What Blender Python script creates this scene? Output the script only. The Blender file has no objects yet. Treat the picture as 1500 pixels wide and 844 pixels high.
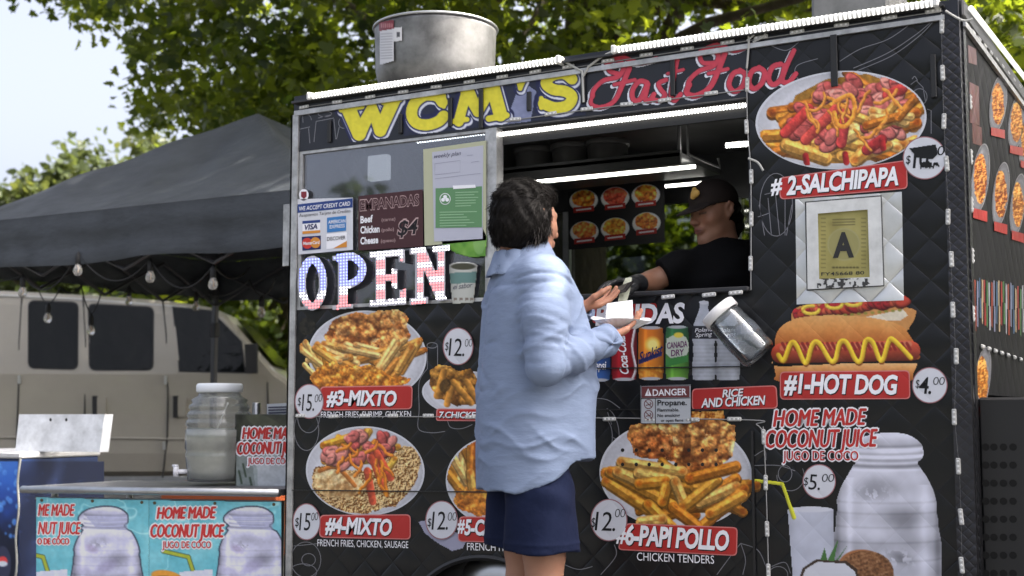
import bpy, math, random
import numpy as np
from mathutils import Vector, Matrix, Euler
rng = np.random.RandomState(7)
random.seed(7)
SC = bpy.context.scene
COL = SC.collection
# ------------------------------------------------------------------ camera (calibrated from the cart's edges)
FPX, CX, CY, YH, VX = 1920.0, 750.0, 422.0, 605.0, -2700.0
_d = np.array([VX - CX, YH - CY, FPX]); _d /= np.linalg.norm(_d)
_Z = np.array([0, -FPX, YH - CY]) / math.hypot(FPX, YH - CY)
_X = -_d
_Y = np.cross(_Z, _X)
RW = np.array([_X, _Y, _Z])                       # camera axes (right, down, forward) -> world
CAM = np.array([0.809, -4.35, 0.99])
cd = bpy.data.cameras.new("camera")
cam = bpy.data.objects.new("camera", cd); COL.objects.link(cam)
cd.sensor_width = 36.0; cd.lens = FPX / 1500 * 36
cd.clip_start = 0.05; cd.clip_end = 2000
m3 = np.stack([RW @ [1, 0, 0], RW @ [0, -1, 0], RW @ [0, 0, -1]], 1)
cam.matrix_world = Matrix([list(m3[0]) + [CAM[0]], list(m3[1]) + [CAM[1]], list(m3[2]) + [CAM[2]], [0, 0, 0, 1]])
cd.dof.use_dof = True; cd.dof.focus_distance = 4.75; cd.dof.aperture_fstop = 3.2
SC.camera = cam
# ------------------------------------------------------------------ light
SUN = np.array([0.62, 0.25, 0.74]); SUN /= np.linalg.norm(SUN)
w = bpy.data.worlds.new("World"); SC.world = w; w.use_nodes = True
nt = w.node_tree
sky = nt.nodes.new("ShaderNodeTexSky"); sky.sky_type = 'NISHITA'; sky.sun_disc = False
sky.sun_elevation = math.asin(SUN[2]); sky.sun_rotation = math.atan2(SUN[0], SUN[1])
sky.air_density = 0.45; sky.dust_density = 9.0; sky.ozone_density = 0.6
hs = nt.nodes.new('ShaderNodeHueSaturation'); hs.inputs['Saturation'].default_value = 0.58; hs.inputs['Value'].default_value = 1.12
nt.links.new(sky.outputs[0], hs.inputs['Color']); nt.links.new(hs.outputs[0], nt.nodes["Background"].inputs[0])
nt.nodes["Background"].inputs[1].default_value = 0.15
sl = bpy.data.lights.new("sun", 'SUN'); sl.energy = 4.4; sl.angle = math.radians(0.55); sl.color = (1.0, 0.93, 0.82)
so = bpy.data.objects.new("sun", sl); COL.objects.link(so)
so.rotation_euler = Vector(SUN).to_track_quat('Z', 'Y').to_euler()
so.location = (6, 4, 12)
SC.view_settings.view_transform = 'Standard'; SC.view_settings.look = 'None'
SC.view_settings.exposure = 2.02; SC.view_settings.gamma = 1.0
SC.cycles.max_bounces = 8; SC.cycles.transparent_max_bounces = 24

# ------------------------------------------------------------------ measuring helpers (photo pixel -> point on a real plane)
def ray(px, py):
    px = np.asarray(px, float); py = np.asarray(py, float)
    v = np.stack([px - CX, py - CY, np.full_like(px, FPX)], -1)
    return v @ RW.T
def at_y(px, py, y=0.0):
    v = ray(px, py); t = (y - CAM[1]) / v[..., 1]
    return CAM + v * t[..., None]
def at_x(px, py, x=0.0):
    v = ray(px, py); t = (x - CAM[0]) / v[..., 0]
    return CAM + v * t[..., None]
def at_d(px, py, d):
    v = ray(px, py) / FPX
    return CAM + v * d
def FR(off=0.0):                                   # on the cart's front face
    return lambda x, y: at_y(x, y, -off)
def SD(off=0.0):                                   # on the cart's right end
    return lambda x, y: at_x(x, y, off)
def project(p):
    c = (np.asarray(p) - CAM) @ RW
    return CX + FPX * c[..., 0] / c[..., 2], CY + FPX * c[..., 1] / c[..., 2]

def lin(c):
    c = np.asarray(c, float) / 255.0
    return np.where(c <= 0.04045, c / 12.92, ((c + 0.055) / 1.055) ** 2.4)
GAIN = 1.06
def alb(r, g, b, k=GAIN):                          # colour seen in the shade -> base colour
    return tuple(np.clip(lin((r, g, b)) * k, 0.004, 0.86))

# ------------------------------------------------------------------ materials
MATS = {}
def M(name, col=(0.5, 0.5, 0.5), rough=0.5, metal=0.0, attr=False, vary=None, bump=None, quilt=0.0, pitch=0.135, spec=0.5,
      coat=0.0, emit=None, trans=0.0, ior=1.45, alpha=1.0, sheen=0.0, sss=0.0):
    if name in MATS: return MATS[name]
    m = bpy.data.materials.new(name); m.use_nodes = True
    t = m.node_tree; N = t.nodes; L = t.links
    b = N["Principled BSDF"]
    b.inputs["Roughness"].default_value = rough; b.inputs["Metallic"].default_value = metal
    b.inputs["Specular IOR Level"].default_value = spec; b.inputs["Coat Weight"].default_value = coat
    b.inputs["Transmission Weight"].default_value = trans; b.inputs["IOR"].default_value = ior
    b.inputs["Alpha"].default_value = alpha; b.inputs["Sheen Weight"].default_value = sheen
    if sss: b.inputs["Subsurface Weight"].default_value = sss; b.inputs["Subsurface Radius"].default_value = (0.012, 0.004, 0.002)
    if attr:
        a = N.new("ShaderNodeAttribute"); a.attribute_name = "Col"; src = a.outputs["Color"]
    else:
        r = N.new("ShaderNodeRGB"); r.outputs[0].default_value = (*col, 1); src = r.outputs[0]
    geo = N.new("ShaderNodeTexCoord")
    if vary:
        sc, amt = vary[0], vary[1]
        n = N.new("ShaderNodeTexNoise"); n.inputs["Scale"].default_value = sc; n.inputs["Detail"].default_value = 6
        n.inputs["Roughness"].default_value = 0.65
        L.new(geo.outputs["Object"], n.inputs["Vector"])
        mr = N.new("ShaderNodeMapRange"); mr.inputs[1].default_value = 0.3; mr.inputs[2].default_value = 0.7
        mr.inputs[3].default_value = 1 - amt; mr.inputs[4].default_value = 1 + amt * 0.4
        L.new(n.outputs["Fac"], mr.inputs[0])
        mx = N.new("ShaderNodeMix"); mx.data_type = 'RGBA'; mx.blend_type = 'MULTIPLY'; mx.inputs[0].default_value = 1
        L.new(src, mx.inputs[6]); L.new(mr.outputs[0], mx.inputs[7]); src = mx.outputs[2]
        rr = N.new("ShaderNodeMapRange"); rr.inputs[3].default_value = min(1, rough + 0.12); rr.inputs[4].default_value = max(0.02, rough - 0.08)
        L.new(n.outputs["Fac"], rr.inputs[0]); L.new(rr.outputs[0], b.inputs["Roughness"])
    L.new(src, b.inputs["Base Color"])
    nrm = None
    if bump:
        n = N.new("ShaderNodeTexNoise"); n.inputs["Scale"].default_value = bump[0]; n.inputs["Detail"].default_value = 4
        L.new(geo.outputs["Object"], n.inputs["Vector"])
        if len(bump) > 3:
            mp = N.new("ShaderNodeMapping"); mp.inputs["Scale"].default_value = bump[3]
            L.new(geo.outputs["Object"], mp.inputs["Vector"]); L.new(mp.outputs[0], n.inputs["Vector"])
        bp = N.new("ShaderNodeBump"); bp.inputs["Strength"].default_value = bump[1]; bp.inputs["Distance"].default_value = bump[2] if len(bump) > 2 else 0.01
        L.new(n.outputs["Fac"], bp.inputs["Height"]); nrm = bp
    if quilt:                                       # diamond quilting of the sheet steel under the wrap
        g = N.new("ShaderNodeNewGeometry"); s = N.new("ShaderNodeSeparateXYZ"); L.new(g.outputs["Position"], s.inputs[0])
        ad = N.new("ShaderNodeMath"); ad.operation = 'ADD'; L.new(s.outputs[0], ad.inputs[0]); L.new(s.outputs[1], ad.inputs[1])
        def ma(op, a, bb):
            q = N.new("ShaderNodeMath"); q.operation = op
            for i, v in enumerate((a, bb)):
                if v is None: continue
                if isinstance(v, (int, float)): q.inputs[i].default_value = v
                else: L.new(v, q.inputs[i])
            return q.outputs[0]
        P = pitch
        u = ma('MULTIPLY', ma('ADD', ad.outputs[0], s.outputs[2]), math.pi / P)
        v = ma('MULTIPLY', ma('SUBTRACT', ad.outputs[0], s.outputs[2]), math.pi / P)
        h = ma('POWER', ma('MULTIPLY', ma('ABSOLUTE', ma('SINE', u, None), None), ma('ABSOLUTE', ma('SINE', v, None), None)), 0.42)
        bq = N.new("ShaderNodeBump"); bq.inputs["Strength"].default_value = quilt; bq.inputs["Distance"].default_value = 0.012 * pitch / .135
        qn = N.new('ShaderNodeTexNoise'); qn.inputs['Scale'].default_value = 1.7; qn.inputs['Detail'].default_value = 2; L.new(g.outputs['Position'], qn.inputs['Vector'])
        qm = N.new('ShaderNodeMapRange'); qm.inputs[1].default_value = .35; qm.inputs[2].default_value = .65; qm.inputs[3].default_value = .25; qm.inputs[4].default_value = 1.15; L.new(qn.outputs['Fac'], qm.inputs[0])
        h = ma('MULTIPLY', h, qm.outputs[0])
        L.new(h, bq.inputs["Height"])
        if nrm: L.new(nrm.outputs[0], bq.inputs["Normal"])
        nrm = bq
    if nrm: L.new(nrm.outputs[0], b.inputs["Normal"])
    if emit:
        b.inputs["Emission Color"].default_value = (*emit[0], 1); b.inputs["Emission Strength"].default_value = emit[1]
    MATS[name] = m
    return m
def leaf_mat(name, c1, c2, tr, k=0.5, tr2=None):
    m = bpy.data.materials.new(name); m.use_nodes = True
    t = m.node_tree; N = t.nodes; L = t.links
    b = N["Principled BSDF"]; b.inputs["Roughness"].default_value = 0.45; b.inputs["Specular IOR Level"].default_value = 0.35
    a = N.new("ShaderNodeAttribute"); a.attribute_name = "Col"
    mx = N.new("ShaderNodeMix"); mx.data_type = 'RGBA'; mx.inputs[6].default_value = (*c1, 1); mx.inputs[7].default_value = (*c2, 1)
    L.new(a.outputs["Fac"], mx.inputs[0]); L.new(mx.outputs[2], b.inputs["Base Color"])
    tl = N.new("ShaderNodeBsdfTranslucent"); tm = N.new("ShaderNodeMix"); tm.data_type = 'RGBA'
    tm.inputs[6].default_value = (*tr, 1); tm.inputs[7].default_value = (*(tr2 or (tr[0] * 1.5, tr[1] * 1.25, tr[2])), 1)
    L.new(a.outputs["Fac"], tm.inputs[0]); L.new(tm.outputs[2], tl.inputs["Color"])
    ms = N.new("ShaderNodeMixShader"); ms.inputs[0].default_value = k
    L.new(b.outputs[0], ms.inputs[1]); L.new(tl.outputs[0], ms.inputs[2])
    L.new(ms.outputs[0], N["Material Output"].inputs["Surface"])
    return m
def glass_mat(name, tint=(1, 1, 1), refl=0.12, rough=0.02, film=0.0, filmcol=(0.5, 0.5, 0.5)):
    m = bpy.data.materials.new(name); m.use_nodes = True
    t = m.node_tree; N = t.nodes; L = t.links; N.remove(N["Principled BSDF"])
    tr = N.new("ShaderNodeBsdfTransparent"); tr.inputs[0].default_value = (*tint, 1)
    gl = N.new("ShaderNodeBsdfGlossy"); gl.inputs["Roughness"].default_value = rough
    lw = N.new("ShaderNodeFresnel"); lw.inputs["IOR"].default_value = 1.5
    ad = N.new("ShaderNodeMath"); ad.operation = 'ADD'; ad.inputs[1].default_value = refl; ad.use_clamp = True
    L.new(lw.outputs[0], ad.inputs[0])
    ms = N.new("ShaderNodeMixShader"); L.new(ad.outputs[0], ms.inputs[0]); L.new(tr.outputs[0], ms.inputs[1]); L.new(gl.outputs[0], ms.inputs[2])
    out = ms.outputs[0]
    if film:
        df = N.new("ShaderNodeBsdfDiffuse"); df.inputs[0].default_value = (*filmcol, 1)
        m2 = N.new("ShaderNodeMixShader"); m2.inputs[0].default_value = film
        L.new(out, m2.inputs[1]); L.new(df.outputs[0], m2.inputs[2]); out = m2.outputs[0]
    L.new(out, N["Material Output"].inputs["Surface"])
    return m

# ------------------------------------------------------------------ object helpers
ORG = {}
def tag(o, label=None, cat=None, group=None, kind=None):
    if label: o["label"] = label
    if cat: o["category"] = cat
    if group: o["group"] = group
    if kind: o["kind"] = kind
    return o
def thing(name, label, cat, loc, group=None):
    o = bpy.data.objects.new(name, None); COL.objects.link(o); o.location = tuple(float(v) for v in loc); o.empty_display_size = 0.1
    ORG[o.name] = np.array(loc, float)
    return tag(o, label, cat, group)
def obj(name, V, F, mat, parent=None, smooth=False, col=None, mi=None, label=None):
    V = np.asarray(V, float)
    if parent is not None: org = ORG[parent.name]
    else: org = np.array([(V[:, 0].min() + V[:, 0].max()) / 2, (V[:, 1].min() + V[:, 1].max()) / 2, V[:, 2].min()])
    me = bpy.data.meshes.new(name)
    W = V - org
    if isinstance(F, np.ndarray) and F.ndim == 2:
        n, k = F.shape
        me.vertices.add(len(W)); me.vertices.foreach_set("co", W.astype(np.float32).ravel())
        me.loops.add(n * k); me.loops.foreach_set("vertex_index", F.astype(np.int32).ravel())
        me.polygons.add(n); me.polygons.foreach_set("loop_start", np.arange(0, n * k, k, dtype=np.int32))
        me.polygons.foreach_set("loop_total", np.full(n, k, np.int32))
        me.update(calc_edges=True)
    else:
        me.from_pydata([tuple(v) for v in W], [], [tuple(int(i) for i in f) for f in F])
    for mm in (mat if isinstance(mat, (list, tuple)) else [mat]): me.materials.append(mm)
    if mi is not None: me.polygons.foreach_set("material_index", np.asarray(mi, np.int32))
    if smooth: me.polygons.foreach_set("use_smooth", np.ones(len(me.polygons), bool))
    if col is not None:
        ca = me.color_attributes.new("Col", 'FLOAT_COLOR', 'POINT')
        c = np.ones((len(W), 4), np.float32); c[:, :3] = col
        ca.data.foreach_set("color", c.ravel())
    me.validate(); me.update()
    o = bpy.data.objects.new(name, me); COL.objects.link(o)
    if parent is not None: o.parent = parent
    else: o.location = tuple(org)
    ORG[o.name] = org
    if label: o["label"] = label
    return o
def copy_tree(o, parent=None):
    c = o.copy(); COL.objects.link(c)
    if parent is not None: c.parent = parent
    for ch in [k for k in o.children]:
        k = copy_tree(ch, c)
    return c
class MB:
    def __init__(s): s.V = []; s.F = []; s.I = []; s.cur = 0
    def add(s, V, F):
        n = len(s.V); s.V += [tuple(v) for v in V]; s.F += [tuple(i + n for i in f) for f in F]; s.I += [s.cur] * len(F)
    def box(s, a, b, bev=0.0):
        x0, y0, z0 = np.minimum(a, b); x1, y1, z1 = np.maximum(a, b)
        if bev <= 0:
            V = [(x0, y0, z0), (x1, y0, z0), (x1, y1, z0), (x0, y1, z0), (x0, y0, z1), (x1, y0, z1), (x1, y1, z1), (x0, y1, z1)]
            s.add(V, [(0, 3, 2, 1), (4, 5, 6, 7), (0, 1, 5, 4), (1, 2, 6, 5), (2, 3, 7, 6), (3, 0, 4, 7)])
        else:
            r = min(bev, (x1 - x0) / 2.01, (y1 - y0) / 2.01, (z1 - z0) / 2.01); V = []; idx = {}
            X = (x0, x1); Y = (y0, y1); Z = (z0, z1); sg = (1, -1)
            for i in range(2):
                for j in range(2):
                    for k in range(2):
                        c = (X[i], Y[j], Z[k]); d = (sg[i] * r, sg[j] * r, sg[k] * r)
                        for ax in range(3):
                            idx[(i, j, k, ax)] = len(V)
                            V.append(tuple(c[q] + (0 if q == ax else d[q]) for q in range(3)))
            F = []
            for ax in range(3):
                for e in range(2):
                    o = [q for q in range(3) if q != ax]; f = []
                    for (p, q) in ((0, 0), (1, 0), (1, 1), (0, 1)):
                        t = [0, 0, 0]; t[ax] = e; t[o[0]] = p; t[o[1]] = q; f.append(idx[(*t, ax)])
                    F.append(f)
            for ax in range(3):
                o = [q for q in range(3) if q != ax]
                for p in range(2):
                    for q in range(2):
                        t0 = [0, 0, 0]; t0[ax] = 0; t0[o[0]] = p; t0[o[1]] = q; t1 = list(t0); t1[ax] = 1
                        F.append([idx[(*t0, o[0])], idx[(*t1, o[0])], idx[(*t1, o[1])], idx[(*t0, o[1])]])
            for i in range(2):
                for j in range(2):
                    for k in range(2): F.append([idx[(i, j, k, 0)], idx[(i, j, k, 1)], idx[(i, j, k, 2)]])
            c0 = np.array([(x0 + x1) / 2, (y0 + y1) / 2, (z0 + z1) / 2]); G = []
            for f in F:
                p = np.array([V[q] for q in f]); n = np.cross(p[1] - p[0], p[2] - p[0])
                G.append(f if n @ (p.mean(0) - c0) > 0 else f[::-1])
            s.add(V, G)
    def hexa(s, P):                                  # eight corners: bottom ring then top ring
        s.add(P, [(0, 3, 2, 1), (4, 5, 6, 7), (0, 1, 5, 4), (1, 2, 6, 5), (2, 3, 7, 6), (3, 0, 4, 7)])
    def tube(s, pts, r, n=8, caps=True, closed=False):
        pts = [np.asarray(p, float) for p in pts]; R = r if isinstance(r, (list, tuple, np.ndarray)) else [r] * len(pts)
        N0 = len(s.V); prev = None
        for i, p in enumerate(pts):
            t = pts[min(i + 1, len(pts) - 1)] - pts[max(i - 1, 0)]; t = t / (np.linalg.norm(t) + 1e-9)
            if prev is None:
                u = np.cross(t, (0, 0, 1) if abs(t[2]) < 0.9 else (1, 0, 0))
            else: u = prev - t * (prev @ t)
            u /= np.linalg.norm(u); v = np.cross(t, u); prev = u
            for k in range(n):
                a = 2 * math.pi * k / n; s.V.append(tuple(p + R[i] * (math.cos(a) * u + math.sin(a) * v)))
        for i in range(len(pts) - 1):
            for k in range(n):
                a = N0 + i * n + k; b = N0 + i * n + (k + 1) % n; s.F.append((a, b, b + n, a + n)); s.I.append(s.cur)
        if caps:
            s.F.append(tuple(N0 + k for k in range(n))[::-1]); s.I.append(s.cur)
            s.F.append(tuple(N0 + (len(pts) - 1) * n + k for k in range(n))); s.I.append(s.cur)
    def lathe(s, prof, c, n=32, axis=(0, 0, 1), caps=(True, True)):
        axis = np.asarray(axis, float); axis /= np.linalg.norm(axis); c = np.asarray(c, float)
        u = np.cross(axis, (0, 1, 0) if abs(axis[1]) < 0.9 else (1, 0, 0)); u /= np.linalg.norm(u); v = np.cross(axis, u)
        N0 = len(s.V)
        for (r, h) in prof:
            for k in range(n):
                a = 2 * math.pi * k / n; s.V.append(tuple(c + axis * h + r * (math.cos(a) * u + math.sin(a) * v)))
        for i in range(len(prof) - 1):
            for k in range(n):
                a = N0 + i * n + k; b = N0 + i * n + (k + 1) % n; s.F.append((a, b, b + n, a + n)); s.I.append(s.cur)
        if caps[0]: s.F.append(tuple(N0 + k for k in range(n))[::-1]); s.I.append(s.cur)
        if caps[1]: s.F.append(tuple(N0 + (len(prof) - 1) * n + k for k in range(n))); s.I.append(s.cur)
    def prism(s, pts, d):                            # planar polygon pushed along d
        P = [np.asarray(p, float) for p in pts]; d = np.asarray(d, float); n = len(P)
        s.add(P + [p + d for p in P], [tuple(range(n)), tuple(range(2 * n - 1, n - 1, -1))] + [(i, i + n, (i + 1) % n + n, (i + 1) % n) for i in range(n)])
    def build(s, name, mat, parent=None, smooth=False, label=None):
        return obj(name, s.V, s.F, mat, parent, smooth, mi=s.I if isinstance(mat, (list, tuple)) else None, label=label)
def ellipse_px(cx, cy, rx, ry, n=64, rot=0):
    a = np.linspace(0, 2 * np.pi, n, endpoint=False); c, s_ = math.cos(rot), math.sin(rot)
    x = rx * np.cos(a); y = ry * np.sin(a)
    return np.stack([cx + x * c - y * s_, cy + x * s_ + y * c], 1)
def rrect_px(P, r=6, n=5):                           # quad corners (tl, tr, br, bl) with rounded corners
    P = np.asarray(P, float); out = []
    for i in range(4):
        p = P[i]; a = P[i - 1] - p; b = P[(i + 1) % 4] - p
        a = a / np.linalg.norm(a) * r; b = b / np.linalg.norm(b) * r
        for k in range(n + 1):
            t = k / n; q = (1 - t) ** 2 * (p + a) + 2 * t * (1 - t) * p + t * t * (p + b); out.append(q)
    return np.array(out)
def decal(name, poly, mat, parent, fn, label=None):  # flat polygon given in photo pixels, laid on a plane
    P = fn(np.asarray(poly)[:, 0], np.asarray(poly)[:, 1])
    return obj(name, P, [tuple(range(len(P)))[::-1]], mat, parent, label=label)
def strip_px(lines, wpx):                            # thin printed lines -> quads
    V = []; F = []
    for ln in lines:
        ln = np.asarray(ln, float)
        t = np.gradient(ln, axis=0); t /= np.linalg.norm(t, axis=1)[:, None] + 1e-9; nn = np.stack([-t[:, 1], t[:, 0]], 1) * wpx / 2
        n0 = len(V); V += list(ln + nn) + list(ln - nn); k = len(ln)
        F += [(n0 + i, n0 + i + 1, n0 + k + i + 1, n0 + k + i) for i in range(k - 1)]
    return np.array(V), F
def lines(name, ls, wpx, mat, parent, fn):
    V, F = strip_px(ls, wpx)
    return obj(name, fn(V[:, 0], V[:, 1]), F, mat, parent)
def smooth_line(pts, n=12):
    P = np.asarray(pts, float); out = []
    for i in range(len(P) - 1):
        p0 = P[max(i - 1, 0)]; p1 = P[i]; p2 = P[i + 1]; p3 = P[min(i + 2, len(P) - 1)]
        for k in range(n):
            t = k / n; out.append(0.5 * ((2 * p1) + (-p0 + p2) * t + (2 * p0 - 5 * p1 + 4 * p2 - p3) * t * t + (-p0 + 3 * p1 - 3 * p2 + p3) * t ** 3))
    out.append(P[-1]); return np.array(out)
_TXT = {}
def text_mesh(body, bold=0.0, shear=0.0, space=1.0):
    key = (body, bold, shear, space)
    if key in _TXT: return _TXT[key]
    cu = bpy.data.curves.new("lettering", 'FONT'); cu.body = body; cu.size = 1; cu.offset = bold; cu.shear = shear
    cu.space_character = space; cu.resolution_u = 3; cu.align_x = 'LEFT'
    o = bpy.data.objects.new("lettering", cu); COL.objects.link(o)
    dg = bpy.context.evaluated_depsgraph_get(); dg.update()
    me = bpy.data.meshes.new_from_object(o.evaluated_get(dg))
    V = np.array([v.co[:] for v in me.vertices]); F = [tuple(p.vertices) for p in me.polygons]
    bpy.data.objects.remove(o); bpy.data.curves.remove(cu); bpy.data.meshes.remove(me)
    _TXT[key] = (V, F); return V, F
def text(name, body, bl, br, hpx, mat, parent, fn, bold=0.02, shear=0.0, space=1.0, tl=None, label=None, wob=0, fat=0):
    """lettering whose baseline runs from pixel bl to pixel br with capitals hpx high"""
    V, F = text_mesh(body, bold, shear, space)
    x = V[:, 0]; y = V[:, 1]
    bl0 = np.array(bl, float); br0 = np.array(br, float)
    s = (x - x.min()) / (x.max() - x.min()); cap = 0.70
    up = np.array([0, -1.0]) if tl is None else np.array(tl, float)
    P = bl0 + s[:, None] * (br0 - bl0) + (y / cap * hpx)[:, None] * up
    if wob: P[:, 1] += wob * np.sin(s * 17)
    if fat:
        n = len(P); A = fn(P[:, 0], P[:, 1]); Q = [A]
        for i, (dx, dy) in enumerate(((-fat, 0), (fat, 0), (0, -fat * .6), (0, fat * .6))): B = fn(P[:, 0] + dx, P[:, 1] + dy); d = CAM - B; Q.append(B + d / np.linalg.norm(d, axis=1)[:, None] * .00006 * (i + 1))
        return obj(name, np.concatenate(Q), [tuple(v + n * k for v in f) for k in range(5) for f in F], mat, parent, label=label)
    return obj(name, fn(P[:, 0], P[:, 1]), [f[::-1] if False else f for f in F], mat, parent, label=label)

# ------------------------------------------------------------------ printed pictures: colours painted on the vertices of a fine sheet
def vnoise(shape, cell, seed, octv=3):
    r = np.random.RandomState(seed); out = np.zeros(shape); amp = 1; tot = 0
    for o in range(octv):
        c = max(cell / 2 ** o, 1.01); gh = int(shape[0] / c) + 3; gw = int(shape[1] / c) + 3; g = r.rand(gh, gw)
        yy = np.arange(shape[0]) / c; xx = np.arange(shape[1]) / c; y0 = yy.astype(int); x0 = xx.astype(int)
        fy = (yy - y0)[:, None]; fx = (xx - x0)[None]; fy = fy * fy * (3 - 2 * fy); fx = fx * fx * (3 - 2 * fx)
        a = g[np.ix_(y0, x0)]; b = g[np.ix_(y0, x0 + 1)]; c2 = g[np.ix_(y0 + 1, x0)]; d = g[np.ix_(y0 + 1, x0 + 1)]
        out += amp * ((a * (1 - fx) + b * fx) * (1 - fy) + (c2 * (1 - fx) + d * fx) * fy); tot += amp; amp *= 0.55
    return out / tot
class Pic:
    def __init__(s, x0, y0, x1, y1, step=1.25, seed=1):
        s.x = np.arange(x0, x1 + step, step); s.y = np.arange(y0, y1 + step, step); s.st = step
        s.X, s.Y = np.meshgrid(s.x, s.y); s.c = np.zeros(s.X.shape + (3,)); s.a = np.zeros(s.X.shape); s.r = np.random.RandomState(seed); s.sd = seed
    def noise(s, cellpx, seed=0, o=3): return vnoise(s.X.shape, cellpx / s.st, s.sd * 31 + seed, o)
    def win(s, x0, y0, x1, y1):
        i0 = max(int((y0 - s.y[0]) / s.st) - 1, 0); i1 = max(int((y1 - s.y[0]) / s.st) + 2, 0); j0 = max(int((x0 - s.x[0]) / s.st) - 1, 0); j1 = max(int((x1 - s.x[0]) / s.st) + 2, 0)
        return slice(i0, i1), slice(j0, j1)
    def put(s, w, m, col, a=1.0):
        m = np.clip(m, 0, 1) * a
        s.c[w] = s.c[w] * (1 - m[..., None]) + np.asarray(col) * m[..., None]; s.a[w] = np.maximum(s.a[w], m)
    def ell(s, cx, cy, rx, ry, col, rot=0, soft=1.0, a=1.0, shade=0.0, mask=None):
        R = max(rx, ry) + 2; w = s.win(cx - R, cy - R, cx + R, cy + R); X = s.X[w] - cx; Y = s.Y[w] - cy
        if X.size == 0: return
        c, n = math.cos(rot), math.sin(rot); u = (X * c + Y * n) / rx; v = (-X * n + Y * c) / ry; d = np.sqrt(u * u + v * v)
        m = np.clip((1 - d) * min(rx, ry) / (soft * s.st) + 0.5, 0, 1)
        if mask is not None: m = m * mask[w]
        col = np.asarray(col, float)
        if shade: col = col * (1 + shade * (-(0.75 * Y / max(ry, rx) + 0.35 * X / max(rx, ry))))[..., None]
        s.put(w, m, col, a)
    def cap(s, x1, y1, x2, y2, r, col, edge=None, a=1.0, r2=None, soft=1.0, hi=0.25):
        r2 = r if r2 is None else r2; R = max(r, r2) + 2
        w = s.win(min(x1, x2) - R, min(y1, y2) - R, max(x1, x2) + R, max(y1, y2) + R); X = s.X[w] - x1; Y = s.Y[w] - y1
        if X.size == 0: return
        dx, dy = x2 - x1, y2 - y1; L2 = dx * dx + dy * dy + 1e-9; t = np.clip((X * dx + Y * dy) / L2, 0, 1)
        d = np.hypot(X - t * dx, Y - t * dy); rr = r + (r2 - r) * t
        m = np.clip((rr - d) / (soft * s.st) + 0.5, 0, 1); col = np.asarray(col, float)
        sgn = (X * dy - Y * dx) / math.sqrt(L2) / np.maximum(rr, 0.5)
        k = 1 + hi * np.clip(sgn if dx >= 0 else -sgn, -1, 1)
        cc = col * k[..., None]
        if edge is not None:
            e = np.clip((d / rr - 0.62) / 0.3, 0, 1)[..., None]; cc = cc * (1 - e) + np.asarray(edge) * e
        s.put(w, m, cc, a)
    def stroke(s, pts, r, col, **k):
        for i in range(len(pts) - 1):
            r1 = r[i] if hasattr(r, '__len__') else r; r2 = r[i + 1] if hasattr(r, '__len__') else r
            s.cap(*pts[i], *pts[i + 1], r1, col, r2=r2, **k)
    def inpoly(s, pts):
        m = np.zeros(s.X.shape, bool); P = np.asarray(pts, float); n = len(P)
        for i in range(n):
            (xa, ya), (xb, yb) = P[i], P[(i + 1) % n]
            if ya == yb: continue
            c = ((ya > s.Y) != (yb > s.Y)) & (s.X < (xb - xa) * (s.Y - ya) / (yb - ya) + xa); m ^= c
        return m
    def poly(s, pts, col, a=1.0):
        m = s.inpoly(pts).astype(float); s.put((slice(None), slice(None)), m, col, a); return m
    def grain(s, amt, cell=2.0, seed=5):
        s.c *= (1 + amt * (s.noise(cell, seed, 2) * 2 - 1))[..., None]
    def emit(s, name, mat, parent, fn, thr=0.5, back=None, raw=False, k=GAIN, label=None):
        A = s.a > thr; f = A[:-1, :-1] & A[1:, :-1] & A[:-1, 1:] & A[1:, 1:]
        ny, nx = s.X.shape; idx = np.arange(ny * nx).reshape(ny, nx)
        q = np.stack([idx[:-1, :-1][f], idx[1:, :-1][f], idx[1:, 1:][f], idx[:-1, 1:][f]], 1)
        used = np.unique(q); mp = np.full(ny * nx, -1); mp[used] = np.arange(len(used)); q = mp[q]
        P = fn(s.X.ravel()[used], s.Y.ravel()[used]); c = np.clip(s.c.reshape(-1, 3)[used], 0, 255)
        c = lin(c) * k; c = np.clip(c, 0.003, 0.85)
        if back is not None:
            B = back(s.X.ravel()[used], s.Y.ravel()[used]); n0 = len(P)
            e = np.concatenate([q[:, [0, 1]], q[:, [1, 2]], q[:, [2, 3]], q[:, [3, 0]]]); key = np.sort(e, 1); kk = key[:, 0] * (n0 + 1) + key[:, 1]
            un, inv, cnt = np.unique(kk, return_inverse=True, return_counts=True); b = e[cnt[inv] == 1]
            side = np.stack([b[:, 1], b[:, 0], b[:, 0] + n0, b[:, 1] + n0], 1)
            q = np.concatenate([q, q[:, ::-1] + n0, side]); P = np.concatenate([P, B]); c = np.concatenate([c, c])
        return obj(name, P, q, mat, parent, col=c, label=label)
# ------------------------------------------------------------------ ground
def sheet(name, pts, z, mat, kind='structure'):
    o = obj(name, [(x, y, z) for x, y in pts], [tuple(range(len(pts)))], mat); o["kind"] = kind; return o
sheet('ground', [(-400, -400), (400, -400), (400, 400), (-400, 400)], -0.02, M('grass_ground', (0.05, 0.075, 0.02), 0.95, vary=(0.8, 0.45), bump=(30, 0.8, 0.05)))
sheet('road', [(-120, -14), (60, -14), (60, 9.5), (-120, 9.5)], -0.005, M('asphalt', (0.075, 0.074, 0.072), 0.9, vary=(1.4, 0.3), bump=(160, 0.5, 0.01)))
sheet('pavement', [(-120, 9.5), (60, 9.5), (60, 12.0), (-120, 12.0)], 0.0, M('paving', (0.36, 0.35, 0.32), 0.9, vary=(2.0, 0.25)))
k = MB(); k.box((-120, 9.4, -0.1), (60, 9.56, 0.12), 0.01); o = k.build('kerb', M('kerb_stone', (0.3, 0.3, 0.29), 0.85, vary=(3, 0.25))); o["kind"] = 'structure'

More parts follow.
